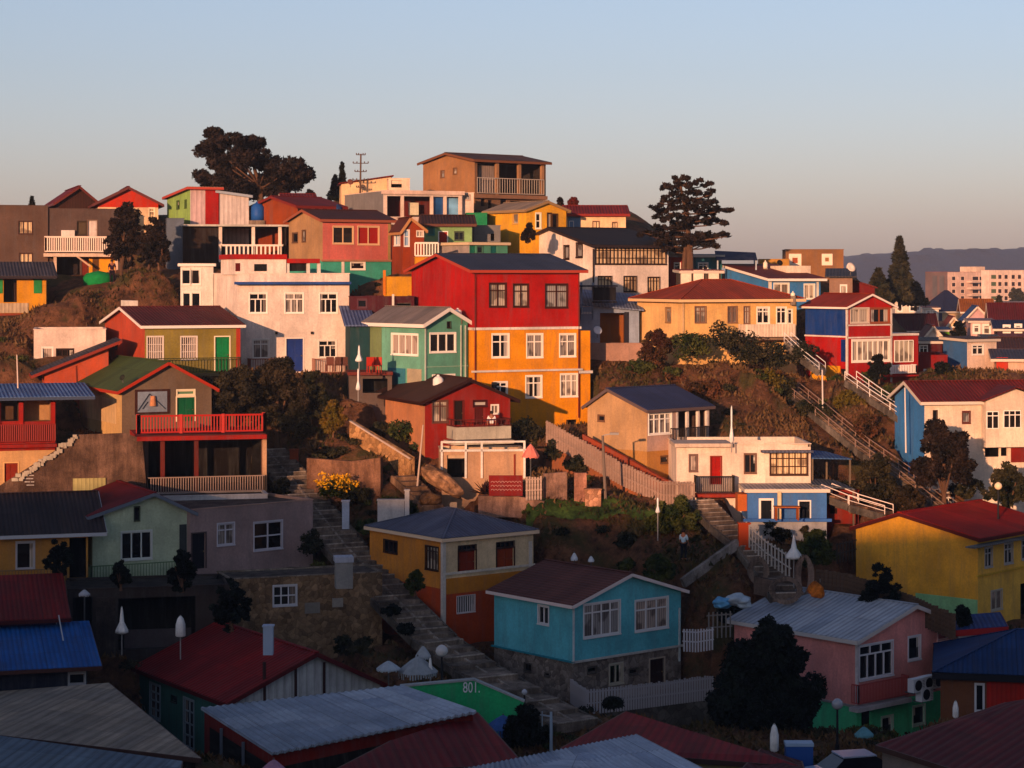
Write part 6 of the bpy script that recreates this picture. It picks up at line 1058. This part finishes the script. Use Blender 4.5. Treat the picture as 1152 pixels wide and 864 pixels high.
# people
def person(label, px, py, Y, shirt, trousers, hgt=1.7, rz=0, hair='#1c1410', lean=0.):
    P = W3(px, py, Y); TC.append(tuple(P)); k = hgt / 1.75; J = {'pel': (0, 0, .95), 'wa': (0, 0, 1.1), 'ch': (0, lean * .3, 1.35), 'nk': (0, lean * .4, 1.5), 'hd': (0, lean * .45, 1.62), 'top': (0, lean * .45, 1.74)}
    for s_, n in ((-1, 'l'), (1, 'r')):
        J[n + 'hip'] = (s_ * .1, 0, .9); J[n + 'kn'] = (s_ * .12, -.04, .5); J[n + 'an'] = (s_ * .12, .02, .09); J[n + 'toe'] = (s_ * .14, -.17, .04); J[n + 'sh'] = (s_ * .19, lean * .35, 1.43); J[n + 'el'] = (s_ * .26, -.02 + lean * .3, 1.16); J[n + 'wr'] = (s_ * .25, -.16 + lean * .3, .94); J[n + 'hn'] = (s_ * .24, -.2 + lean * .3, .87)
        for i in range(4): J[n + f'f{i}'] = (s_ * (.215 + .018 * i), -.23 + lean * .3, .80 + .006 * abs(i - 1.5)); 
        J[n + 'th'] = (s_ * .19, -.24 + lean * .3, .86)
    Rr = {'pel': .14, 'wa': .13, 'ch': .155, 'nk': .06, 'hd': .1, 'top': .07, 'hip': .1, 'kn': .06, 'an': .042, 'toe': .04, 'sh': .065, 'el': .042, 'wr': .028, 'hn': .034, 'f': .009, 'th': .011}
    E = [('pel', 'wa'), ('wa', 'ch'), ('ch', 'nk'), ('nk', 'hd'), ('hd', 'top')]
    for n in 'lr': E += [('pel', n + 'hip'), (n + 'hip', n + 'kn'), (n + 'kn', n + 'an'), (n + 'an', n + 'toe'), ('ch', n + 'sh'), (n + 'sh', n + 'el'), (n + 'el', n + 'wr'), (n + 'wr', n + 'hn'), (n + 'hn', n + 'th')] + [(n + 'hn', n + f'f{i}') for i in range(4)]
    def skin(names, edges, grow, name, m, parent, cutz=None):
        me = bpy.data.meshes.new(name); idx = {n: i for i, n in enumerate(names)}; me.from_pydata([Vector(J[n]) * k for n in names], [(idx[a], idx[b]) for a, b in edges], []); o = bpy.data.objects.new(name, me); C.objects.link(o); o.modifiers.new('skin', 'SKIN'); o.modifiers.new('sub', 'SUBSURF').render_levels = 1
        for i, n in enumerate(names): key = n if n in Rr else ('f' if n[1] == 'f' else n[1:]); v = (Rr[key] + grow) * k; me.skin_vertices[0].data[i].radius = (v, v * (.75 if n in ('pel', 'wa', 'ch') else 1)); me.skin_vertices[0].data[i].use_root = (i == 0)
        me.materials.append(m); o.parent = parent; return o
    names = list(J); b = skin(names, E, 0, 'person', M('smooth', '#8a5a44'), None); b.location = P; b.rotation_euler.z = rz; tag(b, label, 'person')
    sn = ['ch', 'wa', 'pel', 'lsh', 'lel', 'rsh', 'rel']; skin(sn, [('ch', 'wa'), ('wa', 'pel'), ('ch', 'lsh'), ('lsh', 'lel'), ('ch', 'rsh'), ('rsh', 'rel')], .018, 'shirt', M('cloth', shirt), b)
    tn = ['pel', 'lhip', 'lkn', 'lan', 'rhip', 'rkn', 'ran']; skin(tn, [('pel', 'lhip'), ('lhip', 'lkn'), ('lkn', 'lan'), ('pel', 'rhip'), ('rhip', 'rkn'), ('rkn', 'ran')], .014, 'trousers', M('cloth', trousers), b)
    mb = MB(); mb.lathe((0, lean * .45 * k + .015, 1.64 * k), [(.105 * k, -.02), (.112 * k, .05), (.09 * k, .12), (.04 * k, .15), (.01, .155)], 10); mb.build('hair', M('smooth', hair), b, smooth=True)
    fc_ = MB(); 
    for x in (-.035, .035): fc_.box(x * k - .012, x * k + .012, (lean * .45 - .1) * k - .006, (lean * .45 - .09) * k, 1.63 * k, 1.65 * k)
    fc_.build('eye', M('smooth', '#14100e'), b); mb = MB(); mb.cyl((0, (lean * .45 - .09) * k, 1.61 * k), (0, (lean * .45 - .125) * k, 1.59 * k), .018, .014, 6); mb.build('nose', M('smooth', '#8a5a44'), b); return b
person('person in a light blue shirt and dark trousers in the garden yard', 769, 630, 113.5, '#9cb8c8', '#14141c', 1.6, 2.6); person('person in dark purple clothes under the lattice balcony', 126, 319, 152.5, '#2c1828', '#1c1620', 1.7, .3); person('person in a white shirt on the cottage balcony', 553, 495, 127.4, '#e0d8d4', '#7a2c28', 1.7, .1)
# cars
def car(label, px, py, Y, col, rz, glass='#10141c'):
    P = W3(px, py, Y); TC.append(tuple(P)); r = empty('parked_car', P, label, 'car'); r.rotation_euler.z = rz
    st = [(-2.1, .45, .7, .6), (-2.0, .3, .82, .75), (-1.2, .22, .88, .82), (-.9, .2, .9, .84), (1.1, .2, .92, .84), (1.9, .25, .86, .8), (2.05, .4, .75, .7)]; mb = MB(); R2 = []
    for x, z0, z1, hw in st: R2.append([Vector((x, -hw, z0)), Vector((x, hw, z0)), Vector((x, hw, (z0 + z1) / 2 + .05)), Vector((x, hw * .9, z1)), Vector((x, -hw * .9, z1)), Vector((x, -hw, (z0 + z1) / 2 + .05))])
    for A, B in zip(R2, R2[1:]):
        for i in range(6): mb.poly([A[i], B[i], B[(i + 1) % 6], A[(i + 1) % 6]])
    mb.poly(R2[0]); mb.poly(R2[-1][::-1]); mb.build('body', M('gloss', col), r, smooth=False)
    cab = [(-1.1, .87, .78), (-.45, 1.38, .6), (.9, 1.42, .6), (1.75, .9, .76)]; g_ = MB(); c2 = [[Vector((x, -w_, z)), Vector((x, w_, z))] for x, z, w_ in cab]
    for A, B in zip(c2, c2[1:]): g_.poly([A[0], B[0], B[1], A[1]])
    for s_ in (0, 1): q = [c[s_] for c in c2]; g_.poly(q if s_ else q[::-1])
    g_.build('windows', M('glass', glass), r); t_ = MB(); t_.box(-.5, .95, -.6, .6, 1.4, 1.46); t_.build('roof', M('gloss', col), r)
    for x in (-1.35, 1.3):
        for s_ in (-1, 1): w_ = MB(); w_.cyl((x, s_ * .74, .31), (x, s_ * .92, .31), .31, n=18); o = w_.build('wheel', M('smooth', '#101010'), r); w_ = MB(); w_.cyl((x, s_ * .9, .31), (x, s_ * .935, .31), .18, n=14); w_.build('rim', M('metal', '#8a8a90'), o)
    for s_ in (-1, 1): w_ = MB(); w_.box(-2.13, -2.04, s_ * .5 - .16, s_ * .5 + .16, .58, .72); w_.build('headlight', M('gloss', '#c8ccd0'), r)
    for s_ in (-1, 1): w_ = MB(); w_.box(2.0, 2.09, s_ * .5 - .14, s_ * .5 + .14, .55, .68); w_.build('tail_light', M('gloss', '#7a1410'), r)
    return r
car('dark windowed car with pale bonnet at the bottom right', 955, 888, 86.0, '#8c9cb4', .25); dome('small teal cloth canopy in front of the green ground floor', 972, 826, 22, 9, 94, '#5a8a94')
for lb, px, py, rx, rz, col in (('crumpled light blue tarpaulin heap above the grey roof', 813, 668, .45, .28, '#5c98c0'), ('crumpled white tarpaulin heap beside the light blue one', 832, 666, .6, .32, '#9aa8b4')):
    bm = bmesh.new(); bmesh.ops.create_icosphere(bm, subdivisions=4, radius=1)
    for v in bm.verts: v.co *= 1 + noise.noise(v.co * 1.4 + Vector((px, 0, 0))) * .5 + noise.noise(v.co * 5) * .08; v.co = Vector((v.co.x * rx, v.co.y * .5, v.co.z * rz))
    me = bpy.data.meshes.new('tarpaulin'); bm.to_mesh(me); bm.free(); me.materials.append(M('cloth', col)); me.polygons.foreach_set('use_smooth', [True] * len(me.polygons)); o = bpy.data.objects.new('tarpaulin', me); C.objects.link(o); o.location = W3(px, py + 10, 107.5); tag(o, lb, 'tarpaulin')
# lawns as raised sheets of short grass

# ============================================================ terrain
for px, py, Y in ((600, 584, 118.9), (650, 578, 118.9), (700, 572, 118.9), (745, 572, 119), (600, 574, 119.6), (700, 566, 120.2), (650, 568, 120.2), (740, 566, 120.6), (620, 590, 118), (700, 590, 118), (745, 600, 117.6), (640, 650, 116.4), (700, 655, 116), (600, 640, 116.8), (740, 640, 116), (670, 655, 115.6),
                  (150, 306, 149), (170, 304, 149), (190, 306, 149), (130, 335, 143.5), (200, 335, 144), (160, 330, 144), (160, 346, 141), (110, 350, 141), (60, 340, 146), (90, 330, 147),
                  (700, 412, 138), (740, 425, 136), (800, 420, 137), (860, 430, 136.5), (900, 430, 137.5), (780, 450, 133), (850, 465, 132), (900, 480, 130.5), (830, 480, 130), (870, 500, 127.5), (940, 500, 128), (930, 530, 125), (980, 540, 123), (940, 445, 135), (1000, 500, 127.5), (1010, 440, 135), (1080, 540, 122), (1060, 560, 120), (680, 420, 137),
                  (780, 620, 114.5), (760, 640, 113.2), (800, 660, 110), (760, 602, 116.8), (720, 604, 116.6), (900, 690, 106), (850, 690, 106.5), (930, 680, 107), (450, 600, 118), (400, 590, 119.5), (420, 575, 120.8), (520, 585, 118.4), (360, 540, 124.3), (500, 590, 118.2), (0, 420, 133), (20, 450, 130), (10, 400, 136), (300, 480, 130.5), (340, 470, 131)): G(px, py, Y)
tp = np.array(TC); 
LT = ([60, 84, 95, 106, 112, 118, 124, 130, 136, 143, 152, 165, 175, 188, 200, 215, 240, 320, 700], [-24, -23, -22.4, -20.8, -18.4, -15.8, -12.9, -10.3, -7.9, -5.4, -2.6, .6, 2.5, 3.5, 2.5, -2, -8, -14, -25])
RT = ([60, 84, 95, 106, 112, 118, 124, 130, 142, 160, 220, 330, 600, 700], [-24, -23, -22.4, -20.8, -18.4, -15.8, -12.9, -10.5, -7.2, -8, -6.8, -6, -9.5, -12])
def hbase(x, y):
    pxx = CX + x / np.maximum(y, 1) * F; t = np.clip((pxx - 690) / 150, 0, 1); t = t * t * (3 - 2 * t); return np.interp(y, *LT) * (1 - t) + np.interp(y, *RT) * t
res = tp[:, 2] - hbase(tp[:, 0], tp[:, 1])
def height(x, y):
    x = np.asarray(x, float); y = np.asarray(y, float); num = np.zeros_like(x); den = np.zeros_like(x)
    for (cx_, cy_, cz), rr in zip(tp, res):
        w_ = 1 / ((x - cx_) ** 2 + (y - cy_) ** 2 + .15) ** 1.7; num += w_ * rr; den += w_
    Z = hbase(x, y) + num / (den + 1 / 6.0 ** 3.4)
    def segd(a, b): ax_, ay_ = b.x - a.x, b.y - a.y; t = np.clip(((x - a.x) * ax_ + (y - a.y) * ay_) / (ax_ * ax_ + ay_ * ay_), 0, 1); return t, np.hypot(x - a.x - t * ax_, y - a.y - t * ay_)
    for a, b, w_ in CAPS: t, d = segd(a, b); Z = np.where(d < 4, np.maximum(Z, a.z + (b.z - a.z) * t - .3 - np.maximum(d - w_, 0) * .45), Z)
    for h in HS:
        if h.P.y > 210: continue
        dx = x - h.P.x; dy = y - h.P.y; u = dx * h.d.x + dy * h.d.y; v = dx * h.e.x + dy * h.e.y
        ou = np.maximum(np.maximum(-u, u - h.a), 0); ov = np.maximum(np.maximum(-v, v - h.b), 0); d = np.hypot(ou, ov)
        front = ((v < .3) & (ou < 1.2)) | ((u < 0) & (ov < 1.2) & (dy < h.b * .6)); far = np.where(front, np.maximum(d - 2.0, 0) * .5, np.maximum(d - .3, 0) * 3.5)
        cap = h.zb - .05 + far; Z = np.where(d < 7, np.minimum(Z, cap), Z)
    for a, b, w_ in CAPS:
        ax_, ay_ = b.x - a.x, b.y - a.y; L2 = ax_ * ax_ + ay_ * ay_; t = np.clip(((x - a.x) * ax_ + (y - a.y) * ay_) / L2, 0, 1); d = np.hypot(x - a.x - t * ax_, y - a.y - t * ay_)
        Z = np.minimum(Z, a.z + (b.z - a.z) * t - .4 + np.maximum(d - w_, 0) * .9 + np.where(d > 6, 99, 0))
    return Z
def grid_mesh(name, xs, ys, zf, m, label=None, kind='structure', jit=0):
    X, Yg = np.meshgrid(xs, ys); Z = zf(X, Yg); n, k = X.shape; V = np.stack([X, Yg, Z], -1).reshape(-1, 3); I = np.arange(n * k).reshape(n, k); Q = np.stack([I[:-1, :-1], I[:-1, 1:], I[1:, 1:], I[1:, :-1]], -1).reshape(-1, 4)
    me = bpy.data.meshes.new(name); me.vertices.add(len(V)); me.vertices.foreach_set('co', V.ravel()); me.loops.add(Q.size); me.loops.foreach_set('vertex_index', Q.ravel().astype(np.int32)); me.polygons.add(len(Q)); me.polygons.foreach_set('loop_start', np.arange(len(Q)) * 4); me.update(calc_edges=True); me.polygons.foreach_set('use_smooth', [True] * len(Q)); me.materials.append(m); o = bpy.data.objects.new(name, me); C.objects.link(o); o['kind'] = kind; return o
rng = np.random.default_rng(1)
if DBG:
    for px, Y in ((600, 119.5), (650, 119.5), (700, 119.6)):
        x = (px - CX) / F * Y; print('DBG', px, Y, height(x, Y), hbase(x, Y), (HY - 572) / F * Y)
        for h in HS:
            dx = x - h.P.x; dy = Y - h.P.y; u = dx * h.d.x + dy * h.d.y; v = dx * h.e.x + dy * h.e.y; d = math.hypot(max(-u, u - h.a, 0), max(-v, v - h.b, 0))
            if d < 9: print('   ', h.root['label'][:40], round(d, 2), round(h.zb, 2), dy < 0 or v < .3)
def zf(X, Yg):
    Z = height(X, Yg)
    return Z + .12 * np.sin(X * 1.3 + np.sin(Yg * .9) * 2) * np.sin(Yg * 1.7 + X * .4) - .12
ax = np.concatenate([np.linspace(-500, -62, 20), np.arange(-60, 60, .45), np.linspace(62, 700, 30)]); ay = np.concatenate([np.linspace(-30, 66, 12), np.arange(68, 200, .45), np.linspace(202, 700, 60)])
grid_mesh('hillside', ax, ay, zf, M('soil'))
lx = np.linspace((592 - CX) / F * 119, (752 - CX) / F * 120, 60); ly = np.linspace(118.75, 120.7, 14)
grid_mesh('lawn', lx, ly, lambda X, Yg: zf(X, Yg) + .05 + .03 * np.sin(X * 9) * np.sin(Yg * 7), M('leaf', '#3c5020', alt='#4a5c24'))
# dry grass and weeds on the open slopes
def grass():
    g = np.random.default_rng(3); n = 190000; y = 84 + (150 - 84) * g.random(n) ** .8; x = (g.random(n) * 1180 - 14 - CX) / F * y; keep = np.ones(n, bool)
    for h in HS:
        if h.P.y > 160: continue
        dx = x - h.P.x; dy = y - h.P.y; u = dx * h.d.x + dy * h.d.y; v = dx * h.e.x + dy * h.e.y; keep &= ~((u > -.3) & (u < h.a + .3) & (v > -1.0) & (v < h.b + .3))
    for a, b, w_ in CAPS:
        ax_, ay_ = b.x - a.x, b.y - a.y; t = np.clip(((x - a.x) * ax_ + (y - a.y) * ay_) / (ax_ * ax_ + ay_ * ay_), 0, 1); keep &= np.hypot(x - a.x - t * ax_, y - a.y - t * ay_) > w_
    cl = np.sin(x * .9 + 1.3 * np.sin(y * .7)) + np.sin(y * 1.3 + x * .5) + g.normal(size=n) * .7; keep &= cl > -.5; x = x[keep]; y = y[keep]; n = len(x); z = zf(x, y); hh = g.uniform(.08, .42, n) ** 1.2; a = g.random(n) * 6.28; w_ = .05 + hh * .22
    P = np.stack([x, y, z - .03], 1); sd_ = np.stack([np.cos(a), np.sin(a), 0 * a], 1) * w_[:, None]; tip = P + np.stack([g.normal(size=n) * .12, g.normal(size=n) * .12, hh], 1)
    V = np.stack([P - sd_, P + sd_, tip], 1)
    for name, lo, hi, m in (('dry_grass', .33, 1.1, M('leaf', '#80603c', alt='#5a4028')), ('weeds', -.1, .33, M('leaf', '#34381c', alt='#4c3c1e'))):
        q = np.sin(x * .35 + 2) * .5 + np.sin(y * .4 + x * .2) * .5; q = (q + 1) / 2 + g.normal(size=n) * .12; k = (q >= lo) & (q < hi); vv = V[k].reshape(-1, 3); m_ = len(vv) // 3; me = bpy.data.meshes.new(name); me.vertices.add(len(vv)); me.vertices.foreach_set('co', vv.ravel()); me.loops.add(m_ * 3); me.loops.foreach_set('vertex_index', np.arange(m_ * 3)); me.polygons.add(m_); me.polygons.foreach_set('loop_start', np.arange(m_) * 3); me.update(calc_edges=True); me.materials.append(m); o = bpy.data.objects.new(name, me); C.objects.link(o); o['kind'] = 'stuff'
grass()
def under():
    g = random.Random(21); bl = {0: [], 1: []}
    for _ in range(1500):
        y = 84 + 66 * g.random(); px = g.uniform(-5, 1157); x = (px - CX) / F * y; ok = math.sin(x * .55 + 1.2 * math.sin(y * .5)) + math.sin(y * .8 + x * .3) + g.gauss(0, .5) > .35
        for h in HS:
            dx = x - h.P.x; dy = y - h.P.y; u = dx * h.d.x + dy * h.d.y; v = dx * h.e.x + dy * h.e.y
            if -.6 < u < h.a + .6 and -1.3 < v < h.b + .3: ok = False
        for a, b, w_ in CAPS:
            ax_, ay_ = b.x - a.x, b.y - a.y; t = min(1, max(0, ((x - a.x) * ax_ + (y - a.y) * ay_) / (ax_ * ax_ + ay_ * ay_)))
            if math.hypot(x - a.x - t * ax_, y - a.y - t * ay_) < w_ + .4: ok = False
        if not ok: continue
        z = float(zf(np.array([x]), np.array([y]))[0]); r_ = g.uniform(.15, .42); bl[g.random() < .4] += [(x + g.gauss(0, r_ * .6), y + g.gauss(0, r_ * .6), z + r_ * .4, r_, r_, r_ * .6, int(34 + 150 * r_)) for _ in range(3)]
    for k, m in ((0, LD), (1, LG)): o = leaves('undergrowth', bl[k], .075, m, None, 70 + k); o['kind'] = 'stuff'
under()
# far hills; bluish haze tint put into their leaf colour as well
fg = np.random.default_rng(8); FN = fg.random(4000)
def farz(X, Yg):
    lef = np.clip((X - 150) / 160, 0, 1); lef = lef * lef * (3 - 2 * lef)
    b = 2 + lef * (14.5 + 2.5 * np.sin(X * .006 + .6) + 1.6 * np.sin(X * .017)) + X * .002 ; e = np.clip((Yg - 900) / 550, 0, 1); e = e * e * (3 - 2 * e); r2 = np.clip((2600 - Yg) / 900, 0, 1)
    i = ((X * .16 + 300).astype(int) * 7 + (Yg * .05).astype(int) * 131) % 4000; return -25 + (b + 25) * e * r2 + (.9 * FN[i] + 2.2 * (FN[(i * 3) % 4000] > .975)) * e
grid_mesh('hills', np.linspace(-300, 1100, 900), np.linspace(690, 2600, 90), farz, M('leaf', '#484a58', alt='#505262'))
# the opposite hill behind the camera (its ridge keeps the sun off the lower houses)
def backz(X, Yg):
    d = (-Yg - 30) / 60; e = np.clip(d, 0, 1); e = e * e * (3 - 2 * e); sx, sy = sunv.x / math.hypot(sunv.x, sunv.y), sunv.y / math.hypot(sunv.x, sunv.y)
    return -21 + (RIDGE + 21 + 1.0 * np.sin(X * .05) + .7 * np.sin(X * .13 + 1) + RTILT * (X + 85)) * e
RIDGE = 18.0; RTILT = -.012
grid_mesh('hills', np.linspace(-320, 320, 160), np.linspace(-150, -28, 30), backz, M('soil'))
# haze
vm = bpy.data.materials.new('haze'); vm.use_nodes = True; vm.node_tree.nodes.remove(vm.node_tree.nodes['Principled BSDF'])
pv = vm.node_tree.nodes.new('ShaderNodeVolumePrincipled'); pv.inputs['Density'].default_value = .00016; pv.inputs['Color'].default_value = (.72, .8, 1, 1); pv.inputs['Anisotropy'].default_value = 0.0
vm.node_tree.links.new(pv.outputs[0], vm.node_tree.nodes['Material Output'].inputs['Volume'])
mb = MB(); mb.box(-1000, 1400, -200, 2700, -30, 60); hz = mb.build('haze', vm); hz['kind'] = 'stuff'; hz.data.materials[0] = vm
